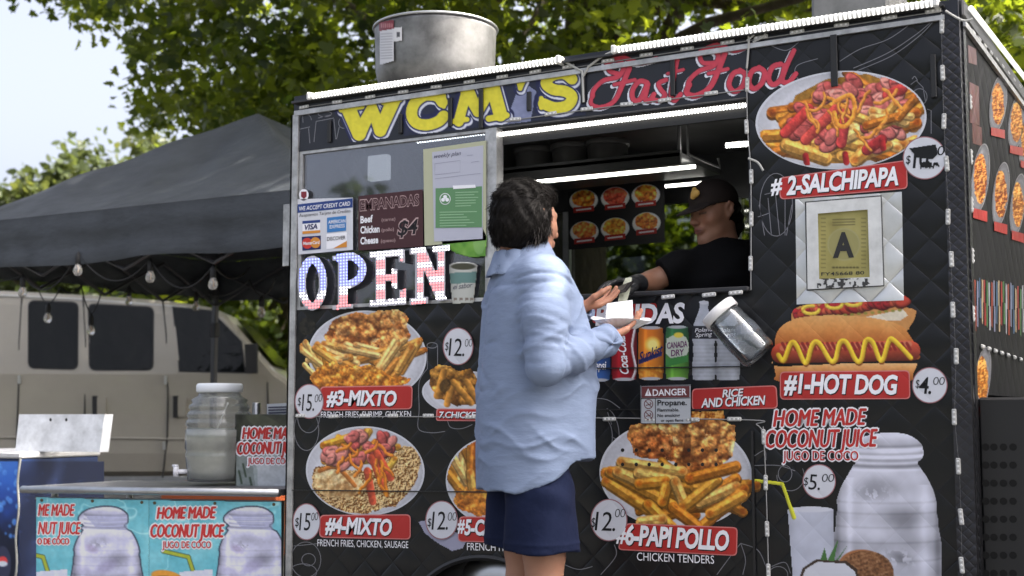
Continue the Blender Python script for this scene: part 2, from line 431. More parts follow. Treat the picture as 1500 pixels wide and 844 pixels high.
# ------------------------------------------------------------------ trees
LOBED = np.array([(0, 0), (.18, .10), (.42, .02), (.30, .28), (.50, .50), (.24, .52), (.20, .80), (0, 1.0), (-.20, .80), (-.24, .52), (-.50, .50), (-.30, .28), (-.42, .02), (-.18, .10)]) * [1.0, 1.0]
OVAL = np.array([(0, 0), (.26, .3), (.22, .7), (0, 1), (-.22, .7), (-.26, .3)])
def leaves(C, size, shape, r, droop=0.35):
    n = len(C); k = len(shape)
    ax = r.randn(n, 3); ax[:, 2] = ax[:, 2] * 0.6 - droop; ax /= np.linalg.norm(ax, axis=1)[:, None]      # leaf direction
    nr = r.randn(n, 3) * 0.75 + [0, 0, 0.55]; nr -= ax * (nr * ax).sum(1)[:, None]; nr /= np.linalg.norm(nr, axis=1)[:, None]
    sx = np.cross(ax, nr); sz = size * r.uniform(0.65, 1.25, n)
    V = C[:, None] + sz[:, None, None] * (shape[None, :, 0, None] * sx[:, None] + shape[None, :, 1, None] * ax[:, None] + (np.abs(shape[None, :, 0, None]) * -0.35) * nr[:, None])
    F = np.arange(n * k).reshape(n, k)
    return V.reshape(-1, 3), F
def crown(name, clumps, rad, per, size, shape, mat, parent, seed, squash=0.75):
    r = np.random.RandomState(seed); n = len(clumps)
    c = np.repeat(clumps, per, 0); rr = np.repeat(rad, per)
    d = r.randn(len(c), 3); d /= np.linalg.norm(d, axis=1)[:, None]; d *= (r.rand(len(c)) ** 0.5)[:, None]; d[:, 2] *= squash
    V, F = leaves(c + d * rr[:, None], size, shape, r)
    tone = np.repeat(np.clip(np.repeat(r.rand(n) ** 3.2, per) * 0.7 + r.rand(len(c)) * 0.35, 0, 1), len(shape))
    return obj(name, V, F, mat, parent, col=np.stack([tone] * 3, 1))
BARK = M('bark', (0.085, 0.068, 0.05), 0.95, vary=(6, 0.4), bump=(14, 0.9, 0.05, (1, 1, 0.25)))
def limbs(base, top, r0, clumps, nb, parent, seed):
    r = np.random.RandomState(seed); b = MB(); base = np.array(base, float); top = np.array(top, float)
    n = 8; P = [base + (top - base) * t + [0.12 * math.sin(3 * t + seed), 0.1 * math.sin(4.1 * t + seed * 2), 0] for t in np.linspace(0, 1, n)]
    R = [r0 * (1.35 if i == 0 else 1) * (1 - 0.7 * i / (n - 1)) for i in range(n)]
    b.tube(P, R, 12)
    for i in range(nb):
        c = clumps[r.randint(len(clumps))]; t = r.uniform(0.35, 0.95); s = base + (top - base) * t
        m = (s + c) / 2 + r.randn(3) * 0.15 + [0, 0, 0.25]; rr = r0 * (0.42 - 0.25 * t)
        b.tube([s, (s + m) / 2, m, (m + c) / 2 + [0, 0, .08], c], [rr, rr * .75, rr * .55, rr * .35, rr * .14], 7)
    return b.build('trunk', BARK, parent, True)
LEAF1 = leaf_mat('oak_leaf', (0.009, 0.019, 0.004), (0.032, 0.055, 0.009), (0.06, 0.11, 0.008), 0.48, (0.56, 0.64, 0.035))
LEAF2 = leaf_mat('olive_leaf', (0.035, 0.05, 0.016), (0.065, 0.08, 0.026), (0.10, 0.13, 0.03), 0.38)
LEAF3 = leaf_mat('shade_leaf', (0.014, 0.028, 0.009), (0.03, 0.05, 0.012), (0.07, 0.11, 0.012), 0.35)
# the big oak behind the cart: its outline at the left follows the branches seen against the sky
OUT = [(12, -30), (28, 14), (80, 30), (120, 24), (140, 34), (168, 40), (172, 110), (186, 118), (198, 150), (214, 150), (196, 166), (186, 182), (240, 205), (330, 235), (2200, 260), (2200, -900), (-100, -900)]
def inside(px, py, P):
    m = np.zeros(len(px), bool); n = len(P)
    for i in range(n):
        (xa, ya), (xb, yb) = P[i], P[(i + 1) % n]
        if ya == yb: continue
        m ^= ((ya > py) != (yb > py)) & (px < (xb - xa) * (py - ya) / (yb - ya) + xa)
    return m
r = np.random.RandomState(3)
bc = at_d(880, 300, 14.0); bc[2] = 6.6
P = r.uniform(-1, 1, (9000, 3)); P = P[(P ** 2).sum(1) < 1]; P = bc + P * [7.6, 5.2, 4.6]
ok = np.ones(len(P), bool)
for dz in ((0, 0.0), (-16, 0), (14, 12), (0, 16)):
    px, py = project(P); ok &= inside(px + dz[0] * 0.9, py + dz[1], OUT)
ok &= (P[:, 2] > 2.5) & (P[:, 1] > 2.3)
edge = P[ok][:1150]
tr = thing('oak_tree', 'large spreading oak behind the food cart with lobed backlit leaves hanging over it', 'tree', (bc[0] + 0.5, bc[1], 0))
rad = r.uniform(0.32, 0.6, len(edge))
px, py = project(edge); vis = (py > -60) & (py < 280) & (px > -30) & (px < 1560)
e1 = edge[vis]; e2 = edge[~vis]
over = np.stack([r.uniform(-4.6, .6, 150), r.uniform(1.3, 4.6, 150), r.uniform(5.4, 7.6, 150)], 1)  # unseen leaf clumps added overhead to cast dapple on the tent
e2 = np.concatenate([e2, over]); radn = np.concatenate([rad[~vis], r.uniform(.35, .6, 150)])
allc = np.concatenate([e1, e2])
crown('crown', allc, np.concatenate([rad[vis], radn]), 72, 0.125, LOBED, LEAF1, tr, 5)
tb = at_d(838, 300, 13.2); tb[2] = 0
limbs(tb, (bc[0], bc[1], 8.5), 0.34, edge, 42, tr, 2)
# trees farther back, each with its own place and crown
def tree(label, px, dist, zc, rx, rz, nclump, per, leaf, mat, seed, shape=OVAL, r0=0.2, zmin=1.0, group='trees beyond the cart'):
    c = at_d(px, YH, dist); rr = np.random.RandomState(seed); Q = rr.uniform(-1, 1, (nclump * 3, 3)); Q = Q[(Q ** 2).sum(1) < 1][:nclump]
    Q = np.array([c[0], c[1], zc]) + Q * [rx, rx, rz]; Q = Q[Q[:, 2] > zmin]
    t = thing('tree', label, 'tree', (c[0], c[1], 0), group)
    crown('crown', Q, rr.uniform(0.45, 0.9, len(Q)) * max(rx, 2) / 3.2, per, leaf, shape, mat, t, seed + 1)
    limbs((c[0], c[1], 0), (c[0] + 0.2, c[1], zc + rz * 0.5), r0, Q, 14, t, seed + 2); return t
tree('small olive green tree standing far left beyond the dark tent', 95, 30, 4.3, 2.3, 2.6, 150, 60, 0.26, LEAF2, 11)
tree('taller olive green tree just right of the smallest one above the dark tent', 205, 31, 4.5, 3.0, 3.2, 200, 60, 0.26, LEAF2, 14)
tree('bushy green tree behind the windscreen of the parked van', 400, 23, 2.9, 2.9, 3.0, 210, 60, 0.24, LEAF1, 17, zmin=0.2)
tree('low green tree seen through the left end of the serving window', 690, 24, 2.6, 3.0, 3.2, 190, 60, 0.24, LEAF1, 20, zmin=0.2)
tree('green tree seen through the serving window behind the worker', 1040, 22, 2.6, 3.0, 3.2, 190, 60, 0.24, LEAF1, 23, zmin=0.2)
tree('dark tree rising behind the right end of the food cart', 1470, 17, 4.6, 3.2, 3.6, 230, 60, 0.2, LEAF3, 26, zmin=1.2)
tree('leafy tree outside the right edge of the view, next to the dark one', 1800, 17, 3.4, 3.0, 3.6, 210, 60, 0.2, LEAF3, 51, zmin=0.2)  # added out of view so the end wall mirrors dark leaves
tree('low dense tree farthest right behind the hedge at the cart end', 2250, 15, 3.2, 2.8, 3.4, 200, 60, 0.2, LEAF3, 54, zmin=0.2)  # second unseen tree put in for the end wall to mirror
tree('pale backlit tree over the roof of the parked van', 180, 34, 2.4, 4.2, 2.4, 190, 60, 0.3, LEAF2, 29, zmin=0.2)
c_ = np.array([3.5, 2.3, 5.7]); Q = np.random.RandomState(61).uniform(-1, 1, (420, 3)); Q = Q[(Q ** 2).sum(1) < 1][:190]; Q = c_ + Q * [2.1, 2.0, 1.5]; Q = Q[~((Q[:, 0] < 2.75) & (Q[:, 1] < 1.7) & (np.random.RandomState(5).rand(len(Q)) < .65))]  # off-view crown added to shade the end wall and dapple the customer
t_ = thing('tree', 'street tree right of the food cart whose crown shades its end wall', 'tree', (3.6, 3.6, 0)); crown('crown', Q, np.random.RandomState(62).uniform(.3, .55, len(Q)), 60, 0.16, LOBED, LEAF1, t_, 63); limbs((3.7, 3.0, 0), (3.5, 2.4, 5.8), .16, Q, 14, t_, 64)
rr = np.random.RandomState(66); Q = np.stack([rr.uniform(2.7, 3.5, 260), rr.uniform(-.6, 6, 260), rr.uniform(.15, 3.6, 260)], 1)  # unseen hedge added to block skylight from the end wall
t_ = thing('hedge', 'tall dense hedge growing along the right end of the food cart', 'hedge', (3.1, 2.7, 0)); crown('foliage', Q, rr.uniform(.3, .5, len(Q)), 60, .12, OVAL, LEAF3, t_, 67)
for y in np.linspace(-.3, 5.7, 7):
    b = MB(); b.tube([(3.1, y, 0), (3.12, y + .05, 1.2), (3.06, y, 2.6)], [.05, .04, .015], 7); b.build('stem', BARK, t_, True)
fr = []; rr = np.random.RandomState(71)
for i in range(420):
    x = rr.uniform(-26, 30); y = -21 + rr.uniform(-1.5, 1.5); fr.append((x, y, rr.uniform(.4, 4.4 + 1.2 * math.sin(x * .6) + .8 * math.sin(x * 1.7))))
o = crown('hedge_trees', np.array(fr), rr.uniform(.7, 1.3, len(fr)), 50, 0.42, OVAL, LEAF3, None, 72); o["kind"] = 'stuff'
tag(o, 'row of trees across the road mirrored in the cart window', 'trees')
hd = []
rr = np.random.RandomState(44)
for i in range(520):
    px = rr.uniform(-260, 1900); d = rr.uniform(36, 40); q = at_d(px, YH, d); q[2] = rr.uniform(0.3, 4.6 if px > 300 else 2.6); hd.append(q)
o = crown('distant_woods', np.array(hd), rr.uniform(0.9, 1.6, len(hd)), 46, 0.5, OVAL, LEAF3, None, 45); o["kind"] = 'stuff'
tag(o, 'dark line of far woodland filling the gaps between the trees', 'woods')

# ------------------------------------------------------------------ van
VD = 12.4
v0 = at_d(120, 560, VD); va = math.radians(33.5)
ve = np.array([math.cos(va), math.sin(va), 0]); vn = np.array([-math.sin(va), math.cos(va), 0])      # along the van / away from us
v0[2] = 0
def van_uz(px, py):
    v = ray(px, py); t = ((v0 - CAM) @ vn) / (v @ vn); P = CAM + v * t[..., None]; return (P - v0) @ ve, P[..., 2]
def VP(u, w_, z): return v0 + np.multiply.outer(u, ve) + np.multiply.outer(w_, vn) + np.multiply.outer(z, [0, 0, 1.0])
top_px = [(-262, 470), (-255, 425), (-220, 414), (0, 420), (130, 427), (240, 435), (300, 444), (326, 455), (345, 474), (372, 506), (400, 538), (420, 552), (470, 567), (540, 584), (580, 604), (596, 640), (598, 700)]
ut, zt = van_uz(np.array([p[0] for p in top_px]), np.array([p[1] for p in top_px]))
ZB = van_uz(np.array(100.), np.array(699.))[1]; BELT = van_uz(np.array(100.), np.array(548.))[1]; ZTOP = zt.max()
def tumble(z): return np.clip((z - BELT) / (ZTOP - BELT), 0, 1) ** 1.15 * 0.13
us = np.unique(np.concatenate([np.linspace(ut[0], ut[-1], 60), ut])); zs = np.interp(us, ut, zt)
V = []; W2 = 1.98
for u_, z_ in zip(us, zs):
    b = min(BELT, z_ - 0.12); rc = 0.16 if z_ > BELT + .3 else 0.08
    half = [(0.10, ZB), (0.02, ZB + 0.05), (0.0, ZB + 0.22), (0.012, (ZB + b) / 2), (0.0, b)]
    for q in np.linspace(0.25, 1, 4):
        z = b + (z_ - rc - b) * q; half.append((tumble(z), z))
    x0 = half[-1][0]; half += [(x0 + 0.03, z_ - rc * 0.45), (x0 + 0.09, z_ - rc * 0.15), (x0 + 0.22, z_ - .02), (W2 / 2, z_)]
    V.append(half + [(W2 - a, z) for a, z in half[-2::-1]])
k = len(V[0]); pts = np.array(V); vv = np.concatenate([VP(np.full(k, u_), p[:, 0], p[:, 1]) for u_, p in zip(us, pts)])
F = []
for i in range(len(us) - 1):
    for j in range(k - 1): F.append((i * k + j, (i + 1) * k + j, (i + 1) * k + j + 1, i * k + j + 1))
    F.append((i * k + k - 1, (i + 1) * k + k - 1, (i + 1) * k, i * k))
F.append(tuple(range(k))); F.append(tuple(range((len(us) - 1) * k, len(us) * k))[::-1])
van = thing('parked_van', 'beige panel van with dark side windows parked behind the tent', 'van', VP(np.array(1.0), np.array(W2 / 2), np.array(0.0)))
VPAINT = M('van_paint', alb(132, 127, 117, 1.32), 0.32, coat=0.4, vary=(1.2, 0.12))
VGL = M('van_glass', (0.006, 0.007, 0.007), 0.08, spec=0.22, bump=(2.2, .5, .06))
VBLK = M('black_rubber', (0.015, 0.015, 0.016), 0.6, vary=(9, 0.3))
VSEAM = M('seam_dark', (0.03, 0.03, 0.03), 0.8)
CHROME = M('dull_chrome', (0.5, 0.5, 0.5), 0.3, 1.0)
obj('body', vv, F, VPAINT, van, False)
ut2 = np.linspace(van_uz(np.array(-240.), np.array(420.))[0], van_uz(np.array(322.), np.array(452.))[0], 24); zt2 = np.interp(ut2, ut, zt) - .075
b = MB(); b.tube(list(VP(ut2, np.full(24, .125), zt2)), .016, 6); b.build('drip_rail', M('van_trim', (.45, .44, .42), .3, coat=.5), van, True)
def van_panel(name, poly, mat, parent, proud=0.006, depth=0.03):
    u_, z_ = van_uz(poly[:, 0], poly[:, 1]); w_ = tumble(z_)
    A = VP(u_, w_ - proud, z_); B = VP(u_, w_ + depth, z_); n = len(A)
    return obj(name, np.concatenate([A, B]), [tuple(range(n))[::-1]] + [(i, (i + 1) % n, (i + 1) % n + n, i + n) for i in range(n)], mat, parent)
for q, nm in (([(38, 440), (110, 443), (113, 540), (42, 538)], 'side_window'), ([(127, 445), (221, 450), (223, 541), (132, 541)], 'side_window'), ([(252, 450), (307, 455), (352, 500), (358, 545), (264, 543)], 'door_window'), ([(-160, 436), (-20, 438), (-16, 537), (-158, 536)], 'side_window')):
    g_ = van_panel(nm, rrect_px(q, 9) if len(q) == 4 else np.array(q, float), VGL, van)
    c = np.mean(q, 0); fr = np.array(q) + (np.array(q) - c) * 0.045
    van_panel('window_seal', rrect_px(fr, 11) if len(q) == 4 else fr, VBLK, g_, 0.003)
for ln in ([(27, 424), (26, 500), (27, 570), (22, 700)], [(117, 432), (124, 500), (124, 600), (121, 690)], [(235, 437), (242, 490), (246, 570), (245, 640), (238, 700)], [(392, 560), (393, 640), (392, 700)]):
    u_, z_ = van_uz(*np.array(ln, float).T); b = MB(); b.tube(list(VP(u_, tumble(z_) + 0.002, z_)), 0.008, 5); b.build('door_seam', VSEAM, van)
for cx_ in (137, 255):
    b = van_panel('door_handle', rrect_px([(cx_, 582), (cx_ + 19, 582), (cx_ + 18, 610), (cx_ + 1, 610)], 3), VPAINT, van, 0.022)
    van_panel('handle_recess', np.array([(cx_ - 1, 580), (cx_ + 6, 580), (cx_ + 6, 612), (cx_ - 1, 612)], float), VBLK, b, 0.026)
for cx_, cy_ in ((29, 556), (243, 557), (241, 653)):
    van_panel('hinge', np.array([(cx_ - 2, cy_ - 6), (cx_ + 2, cy_ - 6), (cx_ + 2, cy_ + 6), (cx_ - 2, cy_ + 6)], float), CHROME, van, 0.02)
u_, z_ = van_uz(np.array([-255., 60, 240, 400, 585]), np.array([640., 641, 643, 645, 648])); b = MB(); b.tube(list(VP(u_, np.full(5, 0.004), z_)), 0.012, 6); b.build('body_moulding', VPAINT, van, True)
u_, z_ = van_uz(np.array([362., 380, 380, 364]), np.array([506., 505, 548, 548])); b = MB(); A = VP(u_, np.full(4, -0.2), z_); b.prism(list(A), vn * 0.09); mi = b.build('wing_mirror', VBLK, van)
b = MB(); a = VP(u_[2] - .1, np.array(-0.12), z_[2] + .05); b.tube([a, a + vn * 0.2], 0.025, 6); b.build('mirror_arm', VBLK, mi)
for pu in (-165., 470.):
    for side in (0, 1):
        uu = van_uz(np.array(pu), np.array(700.))[0]; wc = VP(uu, np.array(0.02 if side == 0 else W2 - 0.24), np.array(0.36)); b = MB()
        b.lathe([(0.2, 0), (0.34, 0.0), (0.365, 0.03), (0.365, 0.19), (0.34, 0.22), (0.2, 0.22)], wc, 28, vn); wh = b.build('wheel', VBLK, van, True)
        b = MB(); b.lathe([(0.02, -0.005), (0.1, 0.0), (0.19, 0.02), (0.2, 0.03)], wc, 24, vn); b.build('rim', CHROME, wh, True)
u_, z_ = van_uz(np.array([560., 592, 592, 562]), np.array([612., 616, 655, 652])); b = MB(); b.prism(list(VP(u_, np.full(4, -0.004), z_)), vn * 0.05); b.build('headlight', M('lamp_glass', (0.7, 0.7, 0.68), 0.1), van)
u_, z_ = van_uz(np.array([345., 400, 418, 360]), np.array([470., 535, 550, 497])); b = MB()
A = VP(np.array([u_[0], u_[1]]), np.array([0.18, 0.12]), np.array([z_[0], z_[1]]) + .012); B = VP(np.array([u_[1], u_[0]]), np.array([W2 - 0.12, W2 - .18]), np.array([z_[1], z_[0]]) + .012)
b.prism(list(A) + list(B), (0, 0, 0.01)); b.build('windscreen', VGL, van)

# ------------------------------------------------------------------ tent
YF, YB = 1.5, 4.05
XL, XR_ = -6.75, -3.75
ZE, ZV = 2.26, 1.935
pk = at_y(352, 170, (YF + YB) / 2)
tent = thing('canopy_tent', 'dark grey pop-up tent left of the food cart shading the juice table', 'tent', ((XL + XR_) / 2, (YF + YB) / 2, 0))
TF = M('tent_cloth', alb(60, 64, 69, .95), 0.62, vary=(2.6, 0.34), bump=(4, 0.5, 0.03, (1, 1, 2.5)), spec=0.4)
n = 26; V = []; F = []
ctr = np.array([(XL + XR_) / 2, (YF + YB) / 2])
def roof_z(x, y):
    d = np.maximum(np.abs(x - ctr[0]) / ((XR_ - XL) / 2), np.abs(y - ctr[1]) / ((YB - YF) / 2))
    dd = np.minimum(np.abs(x - ctr[0]) / ((XR_ - XL) / 2), np.abs(y - ctr[1]) / ((YB - YF) / 2))
    sag = 0.10 * np.sin(np.pi * d) * (1 - dd / np.maximum(d, 1e-3)) + 0.025 * np.sin(9 * x + 5 * y) * np.sin(np.pi * d) * 0.5
    return ZE + (pk[2] - ZE) * (1 - d) ** 0.92 - sag
gx = np.linspace(XL, XR_, 2 * n + 1); gy = np.linspace(YF, YB, 2 * n + 1); XX, YY = np.meshgrid(gx, gy); ZZ = roof_z(XX, YY)
idx = np.arange(XX.size).reshape(XX.shape); q = np.stack([idx[:-1, :-1], idx[:-1, 1:], idx[1:, 1:], idx[1:, :-1]], -1).reshape(-1, 4)
T1 = np.stack([XX, YY, ZZ], -1).reshape(-1, 3)
obj('roof_cloth', T1, q, TF, tent, True)
for (a, b_, nm) in (((XL, YF), (XR_, YF), 1), ((XR_, YF), (XR_, YB), 1), ((XR_, YB), (XL, YB), 1), ((XL, YB), (XL, YF), 1)):
    m = 60; t = np.linspace(0, 1, m); px_ = a[0] + (b_[0] - a[0]) * t; py_ = a[1] + (b_[1] - a[1]) * t
    nx, ny = (b_[1] - a[1]), -(b_[0] - a[0]); l = math.hypot(nx, ny); nx /= l; ny /= l; rows = 8; V = []
    for i in range(rows):
        s = i / (rows - 1); wv = 0.016 * s * np.sin(t * 21 + 1.3) + 0.008 * s * np.sin(t * 47) + 0.018 * s + (0.010 if i in (2, 6) else 0) - (0.006 if i in (4, 5) else 0)
        V.append(np.stack([px_ + nx * wv, py_ + ny * wv, ZE - 0.002 - (ZE - ZV) * s + 0.012 * s * np.sin(t * 13)], 1))
    V = np.concatenate(V); ii = np.arange(rows * m).reshape(rows, m); qq = np.stack([ii[:-1, :-1], ii[1:, :-1], ii[1:, 1:], ii[:-1, 1:]], -1).reshape(-1, 4)
    vl = obj('valance', V, qq, TF, tent, True)
PST = M('tent_steel', (0.06, 0.06, 0.065), 0.4, 0.6)
for x in (XL + .04, XR_ - .04):
    for y in (YF + .05, YB - .05):
        b = MB(); b.box((x - .022, y - .022, 0.02), (x + .022, y + .022, ZE - .06), .004); lg = b.build('leg', PST, tent)
        b = MB(); b.box((x - .05, y - .05, 0), (x + .05, y + .05, .02), .004); b.build('foot_plate', VBLK, lg)
        b = MB(); b.box((x - .032, y - .032, 1.62), (x + .032, y + .032, 1.74), .006); b.build('leg_bracket', VBLK, lg)
def truss(p, q_, zt_, zb):
    b = MB(); p = np.array(p, float); q_ = np.array(q_, float); N_ = 4
    for i in range(N_):
        a = p + (q_ - p) * i / N_; c = p + (q_ - p) * (i + 1) / N_
        b.tube([np.append(a, zt_), np.append(c, zb)], 0.012, 6); b.tube([np.append(a, zb), np.append(c, zt_)], 0.012, 6)
    return b.build('truss', PST, tent)
for p, q_ in (((XL + .04, YF + .05), (XR_ - .04, YF + .05)), ((XL + .04, YB - .05), (XR_ - .04, YB - .05)), ((XL + .04, YF + .05), (XL + .04, YB - .05)), ((XR_ - .04, YF + .05), (XR_ - .04, YB - .05))): truss(p, q_, ZE - .08, ZE - .38)
b = MB()
for x, y in ((XL, YF), (XR_, YF), (XL, YB), (XR_, YB)): b.tube([(x, y, ZE - .03), ((x + ctr[0]) / 2, (y + ctr[1]) / 2, (ZE + pk[2]) / 2 - .10), (ctr[0], ctr[1], pk[2] - .03)], 0.014, 6)
b.tube([(ctr[0], ctr[1], pk[2] - .02), (ctr[0], ctr[1], pk[2] - .5)], .018, 8); b.build('roof_pole', PST, tent)
# festoon lights hanging under the tent edge
FL = thing('festoon_lights', 'black cord of clear teardrop bulbs looped under the tent edge', 'string lights', (XL, YF, 1.9))
BULB = M('bulb_glass', (0.85, 0.82, 0.78), 0.08, spec=0.8, trans=0.75)
spots = [((33, 425), YF + .1), ((114, 392), YF - .02), ((220, 402), YF + .05), ((312, 412), YF + .08), ((70, 463), 2.3), ((133, 481), 2.3), ((189, 438), 2.9), ((287, 446), 3.3), ((383, 454), 2.6)]
hang = []
for i, ((px, py), y) in enumerate(spots):
    p = at_y(px, py, y); b = MB(); b.lathe([(0.004, -.052), (.016, -.05), (.026, -.036), (.029, -.02), (.024, .0), (.016, .016), (.013, .024)], p, 16)
    bl = b.build('bulb', BULB, FL, True)
    b = MB(); b.lathe([(.016, .02), (.0185, .024), (.0185, .075), (.012, .085), (.006, .1)], p, 14); b.build('socket', VBLK, bl, True)
    b = MB(); b.tube([p + [0.003, 0, -.03], p + [.006, 0, -.005], p + [-.004, 0, .01]], .0022, 5); b.build('filament', M('filament', (0.8, 0.5, 0.25), 0.4), bl)
    hang.append(p + [0, 0, .098])
b = MB()
def droop(a, c, s, n=14): return [a + (c - a) * t - np.array([0, 0, s * 4 * t * (1 - t)]) for t in np.linspace(0, 1, n)]
for i in range(3): b.tube(droop(hang[i] + [0, 0, .0], hang[i + 1], .16), .005, 6)
for i, (dx, h) in enumerate(((.0, .22), (.0, .28), (0, .16), (0, .2), (0, .22))):
    p = hang[4 + i]; tz = ZE - .36
    b.tube(droop(np.array([p[0] - .11, p[1], tz]), p, .03) + droop(p, np.array([p[0] + .12, p[1], tz]), .03)[1:], .0045, 6)
pts = [np.array([hang[4 + i][0] + (.12 if j else -.11), hang[4 + i][1], ZE - .36]) for i in range(5) for j in range(2)]
for i in range(1, 8, 2): b.tube(droop(pts[i], pts[i + 1], .05), .0045, 6)
b.tube(droop(hang[3], hang[8] + [-.11, 0, .2], .08), .0045, 6)
b.tube(droop(hang[0], np.array([XL, YF, ZE - .3]), .06), .0045, 6)
b.build('cord', VBLK, FL, True)
# ------------------------------------------------------------------ food cart
XL = -2.69; XC = float(at_y(1411., 200.)[0]); YD = 1.66
ZB, Z1, Z2, ZT = 0.29, 1.42, 2.095, 2.325
XO0, XO1 = -1.69, -0.676                            # serving window
cart = thing('food_cart', 'black quilted street food cart covered with dish pictures under white light strips', 'food cart', ((XL + XC) / 2, YD / 2, 0))
WRAP = M('wrap_black', (0.007, 0.0075, 0.009), 0.30, spec=.42, quilt=0.44, vary=(2.5, 0.25), bump=(220, 0.05, 0.002))
WRAPS = M('wrap_smooth', (0.012, 0.0135, 0.020), 0.32, vary=(2.5, 0.25), bump=(60, 0.06, 0.003))
STEEL = M('brushed_steel', (0.52, 0.53, 0.54), 0.36, 1.0, vary=(8, 0.2), bump=(40, 0.12, 0.004, (1, 1, 12)))
TRIM = M('worn_aluminium', (0.50, 0.50, 0.50), 0.45, 0.7, vary=(14, 0.45))
INNER = M('inner_wall', (0.06, 0.062, 0.066), 0.4, 0.5, vary=(3, 0.3))
BLACK = M('black_plastic', (0.014, 0.014, 0.015), 0.45)
WHITE = M('white_plastic', (0.72, 0.72, 0.70), 0.4, vary=(20, 0.12))
LED = M('led_white', (0.7, 0.7, 0.68), 0.4, emit=((1.0, 0.98, 0.93), .42)); LEDD = M('led_gap', (0.45, 0.45, 0.44), 0.4, emit=((1.0, 0.98, 0.93), .07))
def slab(name, x0, x1, z0, z1, mat, y0=0.0, y1=0.03):
    b = MB(); b.box((x0, y0, z0), (x1, y1, z1)); return b.build(name, mat, cart)
hz0 = Z2
slab('header_panel', XL, XO1, Z2, ZT - .055, WRAPS)
slab('window_post', XO0 - .035, XO0, Z1, Z2, TRIM, -.004, .05)
# right panel and corner
slab('quilted_panel', XO1, -0.012, ZB, ZT - .055, WRAP)
slab('roof_fascia', XL, XC - .003, ZT - .055, ZT + .012, WRAPS, 0, .03)
# lower panel with its wheel arch
ac = at_y(712., 905.); AX, AZ = float(ac[0]), float(at_y(700., 818.)[2]) - 0.40
pts = [(XL, ZB), (XL, Z1), (XO1, Z1), (XO1, ZB)]
a0 = math.asin((ZB - AZ) / 0.40)
pts += [(AX + .40 * math.cos(t), AZ + .40 * math.sin(t)) for t in np.linspace(a0, math.pi - a0, 22)]
b = MB(); b.prism([(x, 0, z) for x, z in pts], (0, .03, 0)); b.build('lower_panel', WRAP, cart)
b = MB(); b.tube([(AX + .405 * math.cos(t), -.004, AZ + .405 * math.sin(t)) for t in np.linspace(a0, math.pi - a0, 26)], .012, 6); b.build('wheel_arch', BLACK, cart)
b = MB(); b.lathe([(.12, 0), (.29, 0), (.315, .03), (.315, .17), (.29, .2), (.12, .2)], (AX, .06, .315), 30, (0, 1, 0)); wh = b.build('wheel', VBLK, cart, True)
b = MB(); b.lathe([(.02, -.004), (.15, .0), (.17, .03)], (AX, .055, .315), 24, (0, 1, 0)); b.build('rim', CHROME, wh, True)
# diamond plate corner trim
DP = M('diamond_plate', (0.05, 0.05, 0.056), 0.38, 0.8, vary=(8, 0.3), quilt=1.0, pitch=.034)
b = MB(); b.box((-0.012, -.006, ZB - .02), (XC, .03, ZT - .055)); b.box((XC - .004, .03, ZB - .02), (XC + .006, .075, ZT - .055)); b.build('corner_trim', DP, cart)
b = MB(); b.box((XL - .008, -.008, ZB), (XL + .03, .0, ZT - .07)); b.box((XL - .008, -.008, ZB), (XL, .04, ZT - .07)); b.build('edge_trim', TRIM, cart)
# ends, back, roof, floor
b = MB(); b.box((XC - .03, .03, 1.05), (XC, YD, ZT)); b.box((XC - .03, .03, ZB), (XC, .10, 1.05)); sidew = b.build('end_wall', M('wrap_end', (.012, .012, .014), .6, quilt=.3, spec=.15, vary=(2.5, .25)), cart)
b = MB(); b.box((XL, .03, ZB), (XL + .03, YD, ZT)); b.build('end_wall', WRAP, cart)
b = MB(); b.box((XL + .03, .03, ZB - .02), (XC - .03, YD, ZB)); b.build('floor_pan', STEEL, cart)
b = MB(); b.box((XL - .02, .03, ZT - .04), (XC + .01, YD + .02, ZT + .02), .006); b.build('roof', M('roof_sheet', (0.10, 0.10, 0.105), 0.5, 0.5, vary=(3, 0.3)), cart)
b = MB(); b.box((XL + .03, YD - .03, ZB), (XC - .03, YD, 1.28)); b.box((XL + .03, YD - .03, 2.02), (XC - .03, YD, ZT - .04)); b.box((XL + .03, YD - .03, 1.28), (-2.55, YD, 2.02)); b.box((-.12, YD - .03, 1.28), (XC - .03, YD, 2.02)); b.build('back_wall', INNER, cart)
b = MB(); b.box((-2.55, YD - .018, 1.28), (-.12, YD - .012, 2.02)); b.build('back_window', glass_mat('window_glass', (0.42, 0.45, 0.42), 0.05, 0.03), cart)
for px in (640, 829, 1079, 1130):
    x = float(at_y(float(px), 350., YD - .05)[0]); b = MB(); b.box((x - .018, YD - .055, 1.28), (x + .018, YD - .02, 2.02), .003); b.build('window_mullion', STEEL, cart)
b = MB(); b.box((XL + .03, .35, ZB), (XL + .05, YD - .03, 1.3)); b.box((-2.1, YD - .6, .36), (-.2, YD - .03, 1.22), .01); b.build('kitchen_counter', STEEL, cart)
b = MB(); b.box((XL + .03, .03, ZT - .075), (XC - .03, YD - .03, ZT - .045)); b.build('ceiling', M('ceiling_panel', (0.07, 0.07, 0.072), 0.5, vary=(3, .2)), cart)
# ledge below the serving window
b = MB(); b.box((XO0 - .035, -.028, Z1 - .012), (XO1, .05, Z1 + .006), .004); b.build('counter_ledge', M('ledge_black', (0.03, 0.03, 0.033), 0.35, vary=(9, .3)), cart)
b = MB(); b.box((XO0, .045, Z2 - .06), (XO1, .07, Z2 + .02)); b.build('header_rail', BLACK, cart)
